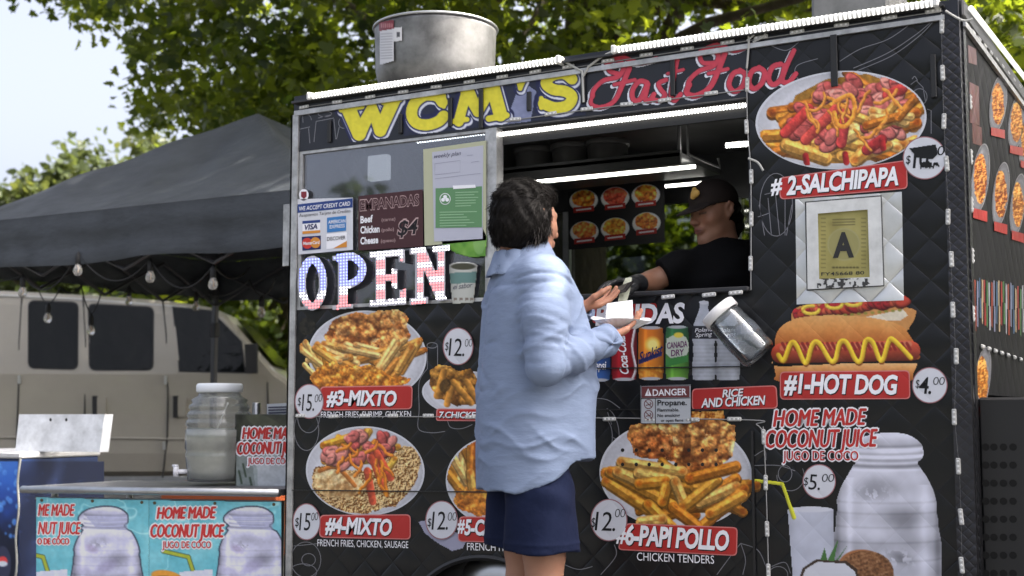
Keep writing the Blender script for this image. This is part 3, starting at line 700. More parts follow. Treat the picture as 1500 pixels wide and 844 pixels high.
# display window at the left
wf = MB(); x0, x1 = XL + .03, XO0 - .035
wf.box((x0, .002, Z1), (x0 + .018, .03, Z2)); wf.box((x1 - .018, .002, Z1), (x1, .03, Z2)); wf.box((x0 + .018, .002, Z1), (x1 - .018, .03, Z1 + .014)); wf.box((x0 + .018, .002, Z2 - .012), (x1 - .018, .03, Z2))
dwf = wf.build('display_window', TRIM, cart)
b = MB(); b.box((x0 + .018, .012, Z1 + .014), (x1 - .018, .018, Z2 - .012)); b.build('pane', glass_mat('display_glass', (0.55, 0.58, 0.62), 0.10, 0.03, 0.06, (0.42, 0.42, 0.50)), dwf)
b = MB(); xq = float(at_y(496., 260., .45)[0]); b.box((xq - .01, .44, 1.44), (xq + .01, .46, 2.1)); b.build('inner_post', STEEL, cart)
b = MB(); A = at_y(507., 232., .5); B = at_y(566., 262., .5); b.box((A[0], .5, B[2]), (B[0], .54, A[2]), .006); b.build('inner_lamp', M('lamp_panel', (0.8, 0.8, 0.78), 0.5, emit=((1, 1, 1), 0.25)), cart)
# fascia strips, light tubes, modules
F6 = FR(.006)
def band(name, p0, p1, h, mat, off0, off1, parent=cart):      # bar along the face between two pixels, h pixels high
    P = [(p0[0], p0[1] - h / 2), (p1[0], p1[1] - h / 2), (p1[0], p1[1] + h / 2), (p0[0], p0[1] + h / 2)]
    A = [at_y(float(x), float(y), -off0) for x, y in P]; B = [a + [0, off0 - off1, 0] for a in A]
    b = MB(); b.prism(A, B[0] - A[0]); return b.build(name, mat, parent)
band('fascia_trim', (433, 167), (1384, 26), 7, TRIM, .001, .012)
band('fascia_lip', (433, 152), (1384, 10), 3, M('dark_lip', (.06, .06, .062), .4, .6), .001, .03)
for p0, p1 in (((452, 142), (823, 86)), ((897, 74), (1376, 3))):
    P0 = at_y(float(p0[0]), float(p0[1]), -.03); P1 = at_y(float(p1[0]), float(p1[1]), -.03)
    b = MB(); b.box((P0[0], -.022, P0[2] - .010), (P1[0], .0, P0[2] + .008), .004); bs = b.build('roof_light', BLACK, cart)
    b = MB(); N_ = int((P1[0] - P0[0]) / .016)
    pts = [np.array([P0[0] + .01 + (P1[0] - P0[0] - .02) * i / (2 * N_), -.03, P0[2]]) for i in range(2 * N_ + 1)]
    b.tube(pts, [.0115 if i % 2 else .0135 for i in range(len(pts))], 10); b.I = [(k // 10) % 2 for k in range(len(b.F))]; b.build('diffuser', [LED, LEDD], bs, True)
    for x in (P0[0], P1[0] - .02):
        b = MB(); b.box((x, -.047, P0[2] - .016), (x + .018, -.001, P0[2] + .016), .004); b.build('end_cap', WHITE, bs)
q0 = at_y(823., 88., -.02); q1 = at_y(897., 76., -.02)
b = MB(); b.tube(droop(q0, at_y(853., 105., -.012), .0, 4) + droop(at_y(853., 105., -.012), at_y(855., 150., -.01), 0, 4)[1:], .005, 6)
b.tube([q1, at_y(880., 84., -.015), at_y(862., 98., -.012), at_y(854., 112., -.012)], .005, 6); b.build('light_cable', M('grey_cable', (.4, .4, .38), .5), cart)
# end light
P0 = at_x(1422., 12., XC + .02); P1 = at_x(1512., 128., XC + .02)
b = MB(); b.tube([P0 + (P1 - P0) * t for t in np.linspace(0, 1, 201)], .009, 10); b.I = [(k // 10) % 2 for k in range(len(b.F))]; b.build('roof_light', [LED, LEDD], cart, True)
b = MB(); b.box((XC, .03, ZT - .075), (XC + .014, YD, ZT - .055)); b.build('fascia_trim', TRIM, cart)
# tube lights inside the cart, hung under the ceiling and the shelf
def tube_light(p, q, r_, e):
    b = MB(); n_ = max(int(np.linalg.norm(np.array(q) - p) / .006), 4); b.tube([p + (np.array(q) - p) * i / n_ for i in range(n_ + 1)], [r_ * (1.0 if i % 2 else .9) for i in range(n_ + 1)], 8)
    b.I = [(k // 8) % 2 for k in range(len(b.F))]; return b.build('tube_light', [e, LEDD], cart, True)
LEDI = M('led_inside', (0.9, 0.9, 0.88), 0.4, emit=((1.0, 0.97, 0.90), 4.5))
LEDH = M('led_header', (0.9, 0.9, 0.88), 0.4, emit=((1.0, 0.96, 0.90), 1.6))
tube_light(at_y(733., 197., .028), at_y(1092., 154., .028), .0095, LEDH)
tube_light(at_y(770., 268., .75), at_y(1018., 244., .75), .009, LEDI)
tube_light(at_y(1064., 213., .9), at_y(1120., 209., .9), .012, LEDI)
tube_light(at_y(975., 273., 1.2), at_y(1030., 268., 1.2), .008, LEDI)
tube_light(at_y(612., 207., .10), at_y(712., 194., .10), .010, LEDI)
# shelf with tubs
zs_ = float(at_y(900., 252., .8)[2]); x0 = float(at_y(728., 270., .8)[0]) - .2; x1 = float(at_y(1020., 240., .8)[0])
b = MB(); b.box((x0, .62, zs_), (x1, 1.1, zs_ + .022), .004); b.box((x0, .62, zs_ - .03), (x1, .635, zs_ + .03)); b.build('hanging_shelf', INNER, cart)
b = MB()
for x in (x0 + .2, x1 - .02):
    b = MB(); b.tube([(x, .66, zs_), (x, .66, ZT - .07)], .008, 6); b.build('shelf_hanger', STEEL, cart)
pp = [at_y(1007., 178., .6), at_y(1008., 226., .6), at_y(1035., 238., .6), at_y(1055., 246., .6), at_y(1052., 232., .6)]; b = MB(); b.tube(pp, .006, 8); b.build('hook_pipe', STEEL, cart)
for i, (px, w_) in enumerate(((784, 60), (838, 54), (890, 62))):
    t = thing('plastic_tub', ('dark plastic tub at the left end of the shelf inside the cart', 'dark plastic tub in the middle of the shelf inside the cart', 'dark plastic tub at the right end of the shelf, nearest the hanging pipe')[i], 'tub', (0, 0, 0), 'tubs on the shelf inside the cart')
    c = at_y(float(px), 240., .85); c[2] = zs_ + .022; t.location = tuple(c); ORG[t.name] = c.copy()
    b = MB(); b.lathe([(.075, 0), (.085, .01), (.092, .10), (.09, .105)], c, 20); b.build('tub_body', M('tub_grey', (.07, .07, .072), .5), t, True)
    b = MB(); b.lathe([(.098, .105), (.1, .112), (.098, .128), (.07, .132)], c, 20); b.build('tub_lid', M('tub_lid', (.10, .10, .10), .45), t, True)
# LED modules strung round the panels
mod = None
WM = [M('module_white', (0.46, 0.46, 0.45), 0.45, vary=(30, .25)), M('module_lens', (.7, .7, .7), .3)]
def module(cx_, cy_, ang, L=.052, plane='f'):
    global mod
    if mod is None:
        b = MB(); b.box((-L / 2, -.007, -.0075), (L / 2, .0, .0075), .003); b.cur = 1
        for k in (-1, 0, 1): b.lathe([(.0042, 0), (.0035, .0018)], (k * L * .3, -.007, 0), 8, (0, -1, 0), (False, True))
        mod = obj('led_module', np.array(b.V) + ORG[cart.name], b.F, WM, cart, mi=b.I); m_ = mod
    else:
        m_ = mod.copy(); COL.objects.link(m_); m_.parent = cart
    p = at_y(float(cx_), float(cy_), -.003) if plane == 'f' else at_x(float(cx_), float(cy_), XC + .003)
    m_.location = tuple(p - ORG[cart.name]); m_.rotation_euler = (0, ang, math.pi / 2 if plane != 'f' else 0)
wires = []
xs = np.linspace(446, 1367, 18); 
for i, x in enumerate(np.concatenate([np.linspace(446, 833, 9), [891, 947, 1007, 1066, 1115, 1168, 1233, 1303, 1367]])): module(x, 157 - (x - 446) * .1525, rng.uniform(-.06, .06))
wires.append([(440, 158), (700, 120), (900, 90), (1380, 16)])
for x, y in ((755, 175), (807, 167), (860, 160), (918, 153), (974, 147), (1042, 137)): module(x, y, rng.uniform(-.05, .05))
wires.append([(740, 178), (860, 161), (1090, 132)])
for x, y in ((1095, 124), (1094, 186), (1101, 259), (1101, 321), (1100, 386)): module(x, y, math.pi / 2 + rng.uniform(-.05, .05))
wires.append([(1094, 100), (1095, 186), (1100, 260), (1100, 425)])
for x, y in ((441, 609), (489, 610), (535, 609), (576, 609), (628, 609), (690, 611), (750, 612), (820, 613), (893, 614), (953, 615), (1015, 615), (1076, 614)): module(x, y, rng.uniform(-.05, .05))
wires.append([(430, 610), (700, 611), (1085, 615), (1108, 622), (1118, 632)])
for x, y in ((1119, 640), (1122, 707), (1124, 775), (1126, 837)): module(x, y, math.pi / 2 + rng.uniform(-.05, .05))
wires.append([(1118, 625), (1122, 707), (1126, 844)])
for x, y in ((1380, 38), (1381, 107), (1383, 178), (1387, 240), (1389, 318), (1394, 380), (1396, 454), (1401, 522), (1398, 611), (1404, 683), (1408, 757), (1409, 828)): module(x, y, math.pi / 2 + rng.uniform(-.08, .08))
wires.append([(1379, 20), (1383, 178), (1393, 380), (1400, 522), (1399, 611), (1406, 700), (1410, 844)])
for x, y in ((979, 435), (1039, 432), (1078, 429)):
    p = at_y(float(x), float(y), -.03); m_ = mod.copy(); COL.objects.link(m_); m_.parent = cart; m_.location = tuple(p - ORG[cart.name])
for x in np.linspace(1424, 1492, 9): module(x, 48 + (x - 1424) * 1.16, 0, plane='s')
for x in np.linspace(1438, 1494, 7): module(x, 508 + (x - 1438) * .33, 0, plane='s')
for y in (150, 230, 300, 375, 460): module(1420 + (y - 150) * .014, y, math.pi / 2, plane='s')
for wv in wires:
    ln = smooth_line(wv, 10); b = MB(); b.tube([at_y(x, y, -.004) for x, y in ln], .0022, 5); b.build('module_wire', M('wire_grey', (.25, .25, .25), .5), cart)
# black straps and awning brackets on the fascia
for x, y, h in ((484, 193, 32), (588, 182, 28), (661, 165, 42), (706, 160, 58), (776, 149, 28), (855, 128, 48), (986, 115, 52), (1367, 112, 64)):
    a = at_y(float(x), float(y - h / 2), 0.); c = at_y(float(x), float(y + h / 2), 0.); b = MB(); b.box((a[0] - .009, -.012, c[2]), (a[0] + .009, -.001, a[2]), .002); b.build('awning_bracket', BLACK, cart)
a = at_y(1222., 52., 0.); c = at_y(1224., 128., 0.); b = MB(); b.box((a[0] - .012, -.014, c[2]), (a[0] + .012, -.008, a[2]), .002); b.build('strap', BLACK, cart)
for pts_ in ([(1094, 36), (1097, 60), (1094, 100)], [(1094, 60), (1115, 44), (1120, 52), (1103, 62)], [(1385, 16), (1410, 30), (1425, 28)], [(1096, 232), (1110, 238), (1118, 250)]):
    b = MB(); b.tube([at_y(x, y, -.012) for x, y in smooth_line(pts_, 6)], .004, 5); b.build('loose_cable', M('grey_cable', (.4, .4, .38), .5), cart)
# folding flap bracket at the left end with a blue light edge
P = at_y(408., 346., .04); b = MB(); b.box((XL - .075, .03, at_y(408., 391., .04)[2]), (XL - .03, .036, at_y(408., 301., .04)[2]), .002); fb = b.build('flap_bracket', TRIM, cart)
b = MB(); b.box((XL - .029, .03, at_y(408., 391., .04)[2]), (XL - .022, .036, at_y(408., 360., .04)[2])); b.build('light_edge', M('blue_led', (.2, .25, .9), .4, emit=((.15, .2, 1.0), .7)), fb)
b = MB(); b.box((XL - .03, .034, at_y(408., 380., .04)[2]), (XL - .009, .037, at_y(408., 310., .04)[2])); b.build('flap_hinge', TRIM, fb)
# seams between the sheets
for ln in ([(428, 718), (735, 721)], [(860, 540), (1100, 537)], [(860, 600), (1098, 600)]):
    band('sheet_seam', ln[0], ln[1], 1.6, BLACK, .0, .008)
a = at_y(1103., 640., 0.); c = at_y(1105., 843., 0.); b = MB(); b.box((a[0] - .004, -.01, c[2]), (a[0] + .004, -.002, a[2] + .02)); b.build('sheet_seam', BLACK, cart)
# perforated black locker at the right end
pl = MB(); yy0 = .075; pl.box((XC + .004, yy0, .2), (XC + .30, YD, 1.04), .008); pf = pl.build('end_locker', BLACK, cart)
# ------------------------------------------------------------------ printed pictures and lettering on the wrap
PR = M('print_vinyl', attr=True, rough=0.38, quilt=0.16, spec=0.4)
PRF = M('print_flat', attr=True, rough=0.42, spec=0.4)
def flat(name, rgb, quilt=0.16, k=GAIN): return M(name, alb(*rgb, k), 0.4, quilt=quilt, spec=0.4)
PW = flat('vinyl_white', (196, 198, 206)); PRED = flat('vinyl_red', (168, 44, 42)); PEDGE = flat('vinyl_pale_red', (196, 120, 118))
PINK = flat('vinyl_ink', (14, 14, 20)); PTXT = flat('vinyl_lettering', (226, 226, 232)); PRIM = flat('sticker_rim', (150, 104, 110)); PGREY = flat('vinyl_line', (112, 112, 118))
def ramp(t, cols):
    t = np.clip(t, 0, 1) * (len(cols) - 1); i = np.clip(t.astype(int), 0, len(cols) - 2); f = (t - i)[..., None]; c = np.asarray(cols, float)
    return c[i] * (1 - f) + c[i + 1] * f
ALL = (slice(None), slice(None))
def crust(p, pts, cols, cell=5, seed=1, warp=5, emb=3.0, con=1.6, a=1.0, lump=0):
    """a crumbly fried shape: rough outline, embossed noise"""
    n1 = p.noise(cell * 3.2, seed, 3); n2 = p.noise(cell * 3.2, seed + 1, 3)
    P = np.asarray(pts, float); keepX, keepY = p.X, p.Y
    p.X = p.X + (n1 - .5) * warp * 2; p.Y = p.Y + (n2 - .5) * warp * 2; m = p.inpoly(P); p.X, p.Y = keepX, keepY
    n = p.noise(cell, seed + 2, 3); g = np.zeros_like(n); g[1:, 1:] = n[1:, 1:] - n[:-1, :-1]
    big = p.noise(cell * 4.5, seed + 3, 2)
    cy_, h = P[:, 1].mean(), np.ptp(P[:, 1]) + 1
    t = 0.5 + (n - .5) * con + (big - .5) * 1.1 - (p.Y - cy_) / h * 0.35 + g * emb
    p.put(ALL, m.astype(float), ramp(t, cols), a)
    if lump:
        r = np.random.RandomState(seed + 900); x0, y0 = P.min(0); x1, y1 = P.max(0); k = int((x1 - x0) * (y1 - y0) / lump ** 2 * 2.3); mm = m.astype(float); cc = np.asarray(cols, float)
        for i in range(k):
            x = r.uniform(x0, x1); y = r.uniform(y0, y1); s = lump * (.35 + 1.1 * r.rand() ** 1.8); c = ramp(np.array([np.clip(r.normal(.52, .16) - (y - cy_) / h * .3, .1, .92)]), cols)[0]; ro = r.uniform(-1.5, 1.5)
            p.ell(x + s * .12, y + s * .3, s, s * .74, cc[0] * .9, ro, soft=3, a=.6, mask=mm); p.ell(x, y, s * .92, s * .66, c * 1.06, ro, soft=3, a=.8, shade=.5, mask=mm); p.ell(x - s * .25, y - s * .3, s * .42, s * .26, np.minimum(c * 1.3 + 26, 250), ro, soft=3, a=.6, mask=mm)
        f = (0.66 + .72 * p.noise(2.6, seed + 5, 2)) ; p.c[m] *= f[m][:, None]
    return m
CRUST = [(92, 46, 18), (156, 90, 42), (196, 128, 68), (218, 162, 100), (236, 206, 156)]
CRUSTR = [(74, 34, 14), (134, 70, 32), (176, 102, 52), (200, 136, 80), (220, 178, 126)]
GOLD = [(132, 70, 18), (184, 110, 38), (210, 142, 60), (226, 176, 98)]
RICE = [(104, 66, 30), (158, 112, 62), (196, 158, 106), (222, 196, 152)]
def fries(p, box, n, ang, L, rad, cols=((206, 138, 48), (222, 164, 80), (188, 112, 36), (230, 186, 116)), seed=0):
    r = np.random.RandomState(seed + 77)
    for i in range(n):
        x = r.uniform(box[0], box[2]); y = r.uniform(box[1], box[3]); a = math.radians(r.uniform(*ang)); l = r.uniform(*L) / 2; c = np.array(cols[r.randint(len(cols))], float)
        fry(p, x - l * math.cos(a), y - l * math.sin(a), x + l * math.cos(a), y + l * math.sin(a), rad * r.uniform(.8, 1.15), c)
def fry(p, x1, y1, x2, y2, rd, c):
    c = np.asarray(c, float); dx, dy = x2 - x1, y2 - y1; L = math.hypot(dx, dy) + 1e-6; nx, ny = -dy / L, dx / L
    if ny < 0: nx, ny = -nx, -ny
    p.cap(x1 + nx * rd * .35, y1 + ny * rd * .45 + .6, x2 + nx * rd * .35, y2 + ny * rd * .45 + .6, rd * 1.08, c * .52, hi=0)
    p.cap(x1, y1, x2, y2, rd, c, hi=0.0); p.cap(x1 + nx * rd * .5, y1 + ny * rd * .5, x2 + nx * rd * .5, y2 + ny * rd * .5, rd * .5, c * .74, hi=0)
    p.cap(x1 - nx * rd * .35, y1 - ny * rd * .35, x2 - nx * rd * .35, y2 - ny * rd * .35, rd * .4, np.minimum(c * 1.14 + 12, 250), hi=0)
    r = p.r
    for k in range(4): t = r.uniform(.02, .98); e = r.uniform(-.5, .5); p.ell(x1 + dx * t + nx * rd * e, y1 + dy * t + ny * rd * e, rd * r.uniform(.25, .7), rd * .2, c * np.array([.86, .68, .5]) if r.rand() < .6 else np.minimum(c * 1.25 + 20, 250), math.atan2(dy, dx), soft=2, a=.6)
    for (ex, ey) in ((x1, y1), (x2, y2)):
        if r.rand() < .55: p.ell(ex, ey, rd * .75, rd * .6, c * np.array([.80, .58, .40]), math.atan2(dy, dx), soft=3, a=.75)
def mottle(p, amt=.27, cell=5):
    p.c *= (1 + amt * (p.noise(cell, 91, 3) * 2 - 1))[..., None] * np.array([1.0, .985, .93]); p.c += ((p.noise(3, 17, 2) > .72) * 10)[..., None]
def franks(p, box, n, size, seed=0, cols=((192, 104, 104), (208, 134, 130), (174, 80, 80))):
    r = np.random.RandomState(seed + 5)
    for i in range(n):
        x = r.uniform(box[0], box[2]); y = r.uniform(box[1], box[3]); c = np.array(cols[r.randint(len(cols))], float); s = size * r.uniform(.75, 1.2); ro = r.uniform(-1.2, 1.2)
        p.ell(x + 1, y + 1.6, s * 1.06, s * .66, c * .42, ro); p.ell(x, y, s, s * .62, c * .78, ro); p.ell(x - .5, y - .9, s * .86, s * .48, c * 1.06, ro, shade=.25)
        if r.rand() < .5: p.cap(x - s * .4, y - s * .1, x + s * .3, y - s * .2, s * .10, c * .7, hi=0)
def sauce(p, box, n, rad, col, seed=0, L=26):
    r = np.random.RandomState(seed + 9)
    for i in range(n):
        x = r.uniform(box[0], box[2]); y = r.uniform(box[1], box[3]); a = r.uniform(-2.4, -.4); pts = [(x, y)]
        for k in range(5): a += r.uniform(-.7, .7); x += math.cos(a) * L / 5; y -= math.sin(a) * L / 5; pts.append((x, y))
        pts = smooth_line(pts, 4); p.stroke([(u + .6, v + 1) for u, v in pts], rad, np.array(col) * .6, hi=0); p.stroke(pts, rad * r.uniform(.7, 1.1), np.array(col, float), hi=.2)
def plate(label, cx_, cy_, rx, ry, rot, paint, step=1.2, seed=1, parent=cart, fn=FR, o=.0015, extra=0, mat=None, pw=None, k=GAIN):
    d = decal('dish_picture', ellipse_px(cx_, cy_, rx, ry, 72, rot), pw or PW, parent, fn(o))
    p = Pic(cx_ - rx - 2 - extra, cy_ - ry - 2 - extra, cx_ + rx + 2 + extra, cy_ + ry + 2 + extra, step, seed)
    c, s = math.cos(rot), math.sin(rot); X = p.X - cx_; Y = p.Y - cy_; u = (X * c + Y * s) / rx; v = (-X * s + Y * c) / ry; dd = np.hypot(u, v)
    sh = (198 if pw is None or fn is FR or parent is not cart else 120) - 10 * np.clip((dd - .62) / .1, 0, 1) + 14 * np.exp(-((dd - .78) / .05) ** 2) - 10 * np.clip((dd - .9) / .1, 0, 1) + 5 * v - 4 * u  # end-wall prints start darker, shade put into their colour
    p.put(ALL, (dd < .975).astype(float), np.stack([sh * .985, sh * .99, sh * 1.035], -1)); paint(p); mk_ = p.c.max(-1) - p.c.min(-1) > 34; keep_ = p.c.copy(); mottle(p); p.c = np.where(mk_[..., None], p.c, keep_)
    if not extra: p.a *= (dd < .985)
    p.grain(.04, 3); p.emit('food_print', mat or PR, d, fn(o + .001), k=k); return d
def banner(parent, quad, word, bl, br, h, fn=FR, o=.0035, shear=.12, bold=.03, r_=6, fill=None, edge=None, space=.95, tl=None):
    q = np.array(quad, float); c = q.mean(0); e = q + np.sign(q - c) * [1.6, 1.6]
    bb = decal('name_banner', rrect_px(e, r_ + 1), edge or PEDGE, parent, fn(o)); decal('name_banner', rrect_px(q, r_), fill or PRED, parent, fn(o + .0008))
    for (w, a, b_, hh) in (word if isinstance(word, list) else [(word, bl, br, h)]):
        text('lettering', w, (a[0] + 1, a[1] + 1.2), (b_[0] + 1, b_[1] + 1.2), hh, PINK, parent, fn(o + .0014), bold + .012, shear, space, tl); text('lettering', w, a, b_, hh, PTXT, parent, fn(o + .002), bold, shear, space, tl)
    return bb
def sticker(cx_, cy_, rx, ry, parts, parent=cart, fn=FR, o=.0055):
    s = decal('price_sticker', ellipse_px(cx_, cy_, rx, ry, 48), PRIM, parent, fn(o)); decal('sticker_face', ellipse_px(cx_, cy_, rx - 1.5, ry - 1.5, 48), PW, s, fn(o + .0007))
    for w, a, b_, h, bold in parts: text('price_lettering', w, a, b_, h, PINK, s, fn(o + .0014), bold, .12, .9)
    return s

# -------- dish 2
def f2(p):
    r = np.random.RandomState(3); P = [(1132, 208), (1150, 180), (1165, 140), (1210, 116), (1270, 108), (1330, 130), (1342, 165), (1338, 190), (1300, 215), (1262, 222), (1240, 240), (1200, 238), (1140, 226)]
    m = p.poly(P, (150, 108, 40), 1)
    fries(p, (1142, 196, 1330, 226), 22, (-40, 25), (40, 70), 8, seed=1); fries(p, (1190, 120, 1330, 190), 30, (-50, 40), (30, 60), 7, seed=2); fries(p, (1150, 150, 1200, 190), 8, (-50, 30), (30, 50), 7, seed=3)
    franks(p, (1160, 150, 1210, 200), 12, 15, 1); franks(p, (1200, 118, 1320, 150), 22, 14, 2); franks(p, (1215, 150, 1330, 195), 15, 14, 3); fries(p, (1240, 150, 1330, 205), 9, (-50, 30), (30, 50), 6, seed=8); franks(p, (1200, 195, 1290, 215), 7, 12, 4)
    for a, b_, c in (((1150, 195), (1185, 160), (190, 62, 60)), ((1180, 205), (1225, 160), (186, 70, 64)), ((1232, 210), (1240, 165), (176, 60, 62)), ((1270, 220), (1292, 205), (150, 44, 48)), ((1300, 140), (1322, 130), (180, 60, 60))): p.cap(*a, *b_, 8, np.array(c) * .6, hi=0); p.cap(a[0], a[1] - 1, b_[0], b_[1] - 1, 7, c, hi=.3)
    sauce(p, (1180, 130, 1310, 215), 13, 2.0, (226, 146, 66), 4, 40); p.stroke(smooth_line([(1222, 150), (1246, 140), (1252, 165), (1240, 184), (1226, 182), (1222, 165)], 6), 3.2, (226, 146, 58))
    for q in ((1238, 226), (1292, 205), (1180, 228)): p.cap(q[0], q[1], q[0] + 2, q[1] + 12, 4.5, (150, 36, 40))
d = plate('d', 1232, 176, 125.5, 72, -.06, f2, 1.15, 2)
banner(d, [(1142, 262), (1327, 236), (1328, 275), (1144, 291)], '2-SALCHIPAPA', (1152, 285), (1316, 270), 26, shear=.16, bold=.035)
text('lettering', '#', (1129, 284), (1146, 281), 22, PTXT, d, FR(.006), .03, .1)
s = sticker(1354.5, 231.5, 32, 31.5, [('$', (1327, 240), (1334, 239.5), 12, .01), ('10.', (1337, 246), (1364, 244), 27, .015), ('00', (1362, 229), (1384, 227), 14, .0)])
p = Pic(1330, 208, 1380, 250, 1.0, 6); p.poly([(1331, 217), (1371, 211), (1374, 227), (1366, 234), (1342, 231)], (12, 12, 14)); r = np.random.RandomState(2)
for i in range(12): x = r.uniform(1346, 1374); p.cap(x, r.uniform(236, 242), x + r.uniform(-2, 3), r.uniform(242, 248), 1.6, (10, 10, 12))
p.emit('black_tape', PRF, s, FR(.0078))
# -------- dish 3
def f3(p):
    crust(p, [(478, 492), (486, 470), (505, 462), (520, 456), (540, 464), (560, 452), (585, 454), (600, 468), (600, 490), (588, 508), (570, 526), (556, 530), (540, 514), (520, 508), (498, 508), (484, 506)], CRUST, 5.5, 1, 5, lump=9)
    fries(p, (470, 508, 560, 530), 20, (-25, 30), (34, 56), 4.4, ((206, 154, 84), (222, 180, 120), (190, 130, 60)), 3); fries(p, (560, 505, 604, 552), 14, (-60, -20), (34, 56), 4.6, ((206, 150, 76), (190, 126, 56), (222, 176, 112)), 4); fries(p, (455, 508, 480, 545), 9, (20, 80), (26, 44), 4, seed=9)
    crust(p, [(454, 556), (466, 538), (490, 530), (512, 536), (545, 536), (570, 548), (602, 556), (584, 572), (520, 576), (464, 572)], GOLD, 4, 8, 5, lump=6)
    crust(p, [(498, 560), (512, 538), (536, 540), (548, 562), (530, 572)], GOLD, 6, 12, 4, lump=7)
d = plate('d', 538, 521, 87, 66, .05, f3, 1.15, 4, extra=10)
banner(d, [(470, 568), (603, 566), (602, 598), (472, 600)], '#3-MIXTO', (478, 593), (581, 594), 21, shear=.2, bold=.035)
text('caption', 'FRENCH FRIES, SHRIMP, CHICKEN', (470, 612), (602, 611), 9, PTXT, d, FR(.0045), .0, 0, 1)
sticker(453, 588, 21.5, 25.5, [('$', (436, 594), (441, 594), 12, .0), ('15.', (442, 602), (460, 602), 25, .0), ('00', (461, 590), (472, 588), 12, -.01)])
# -------- dish 4
def f4(p):
    crust(p, [(456, 700), (462, 684), (480, 680), (505, 690), (540, 690), (570, 668), (592, 652), (614, 656), (618, 680), (606, 715), (580, 740), (540, 752), (500, 752), (470, 738), (458, 722)], RICE, 2.6, 1, 3, 5.0, 2.0)
    crust(p, [(460, 712), (462, 690), (486, 682), (520, 694), (540, 716), (510, 730), (476, 728)], [(168, 128, 84), (206, 176, 130), (226, 206, 168)], 7, 6, 3, 2)
    p.stroke(smooth_line([(468, 690), (490, 684), (505, 695), (520, 712)], 8), 3, (178, 110, 52))
    fries(p, (475, 640, 570, 685), 20, (-70, 30), (30, 46), 4.4, ((212, 150, 46), (222, 170, 70), (196, 122, 40)), 6)
    franks(p, (478, 658, 520, 680), 8, 11, 7); franks(p, (505, 632, 576, 672), 26, 10, 8); franks(p, (470, 660, 500, 678), 5, 12, 9)
    for a, b_ in (((545, 670), (562, 715)), ((552, 664), (572, 700)), ((538, 690), (546, 735))): p.cap(*a, *b_, 5.5, (190, 80, 56))
    sauce(p, (490, 640, 570, 680), 10, 1.8, (220, 130, 50), 3, 26); sauce(p, (535, 670, 570, 700), 4, 2, (214, 128, 40), 5, 34)
d = plate('d', 535, 690, 87, 65.5, .04, f4, 1.15, 5)
banner(d, [(470, 756), (600, 755), (600, 789), (469, 786)], '#4-MIXTO', (476, 780), (574, 784), 23, shear=.2, bold=.035)
text('caption', 'FRENCH FRIES, CHICKEN, SAUSAGE', (465, 800), (598, 803), 10, PTXT, d, FR(.0045), .0, 0, 1)
sticker(449, 764.5, 20.5, 27, [('$', (432, 771), (438, 771), 13, .0), ('15', (438, 777), (455, 777), 26, .0), ('00', (456, 763), (466, 762), 12, -.01)])
# -------- dish 5 (mostly behind the customer)
def f5(p):
    fries(p, (670, 675, 720, 720), 20, (50, 110), (40, 60), 5, seed=4); fries(p, (720, 675, 790, 720), 20, (30, 120), (40, 60), 5, seed=5)
    crust(p, [(660, 735), (672, 712), (690, 718), (708, 706), (740, 716), (780, 712), (805, 730), (800, 752), (700, 756), (672, 748)], GOLD, 4, 3, 4, lump=7)
d = plate('d', 735, 705, 82, 68, .04, f5, 1.3, 6)
banner(d, [(674, 758), (815, 760), (815, 795), (672, 792)], '5-CAMARONES', (680, 783), (806, 786), 22, shear=.18, bold=.035)
text('lettering', '#', (670, 779), (681, 779), 19, PTXT, d, FR(.006), .03, .1)
text('caption', 'FRENCH FRIES, SHRIMP', (684, 806), (800, 809), 11, PTXT, d, FR(.0045), .0, 0, 1)
p = Pic(608, 758, 690, 812, 1.3, 3); p.poly([(612, 764), (640, 758), (685, 792), (678, 804), (662, 808), (640, 796), (622, 782)], (150, 150, 172)); p.emit('plate_edge_print', PR, cart, FR(.0010))
sticker(647, 762, 24, 28.5, [('$', (626, 771), (632, 771), 12, .0), ('12.', (632, 776), (656, 776), 27, .0), ('00', (656, 763), (669, 763), 13, -.015)])
sticker(671, 507.5, 22.5, 27.5, [('$', (652, 513), (657, 513), 12, .0), ('12.', (657, 521), (680, 522), 26, .0), ('00', (681, 508), (692, 508), 12, -.015)])
# -------- dish 7
def f7(p):
    crust(p, [(628, 545), (640, 534), (660, 536), (672, 545), (690, 540), (700, 556), (696, 592), (670, 594), (640, 585), (632, 566)], [(70, 40, 12), (128, 84, 30), (176, 126, 56), (206, 164, 96)], 6, 2, 4, lump=8)
    for a, b_ in (((664, 560), (690, 590)), ((650, 545), (640, 580)), ((684, 560), (700, 588)), ((660, 570), (655, 592))): p.cap(*a, *b_, 5, (176, 122, 54), hi=.4)
    p.ell(652, 565, 8, 10, (50, 38, 20), .4, a=.7)
d = plate('d', 690, 578, 72, 34, .08, f7, 1.2, 7, extra=14)
banner(d, [(641, 600), (760, 601), (760, 616), (640, 615)], '7.CHICKEN WINGS', (643, 612), (752, 613), 9, shear=.15, bold=.02, r_=3)
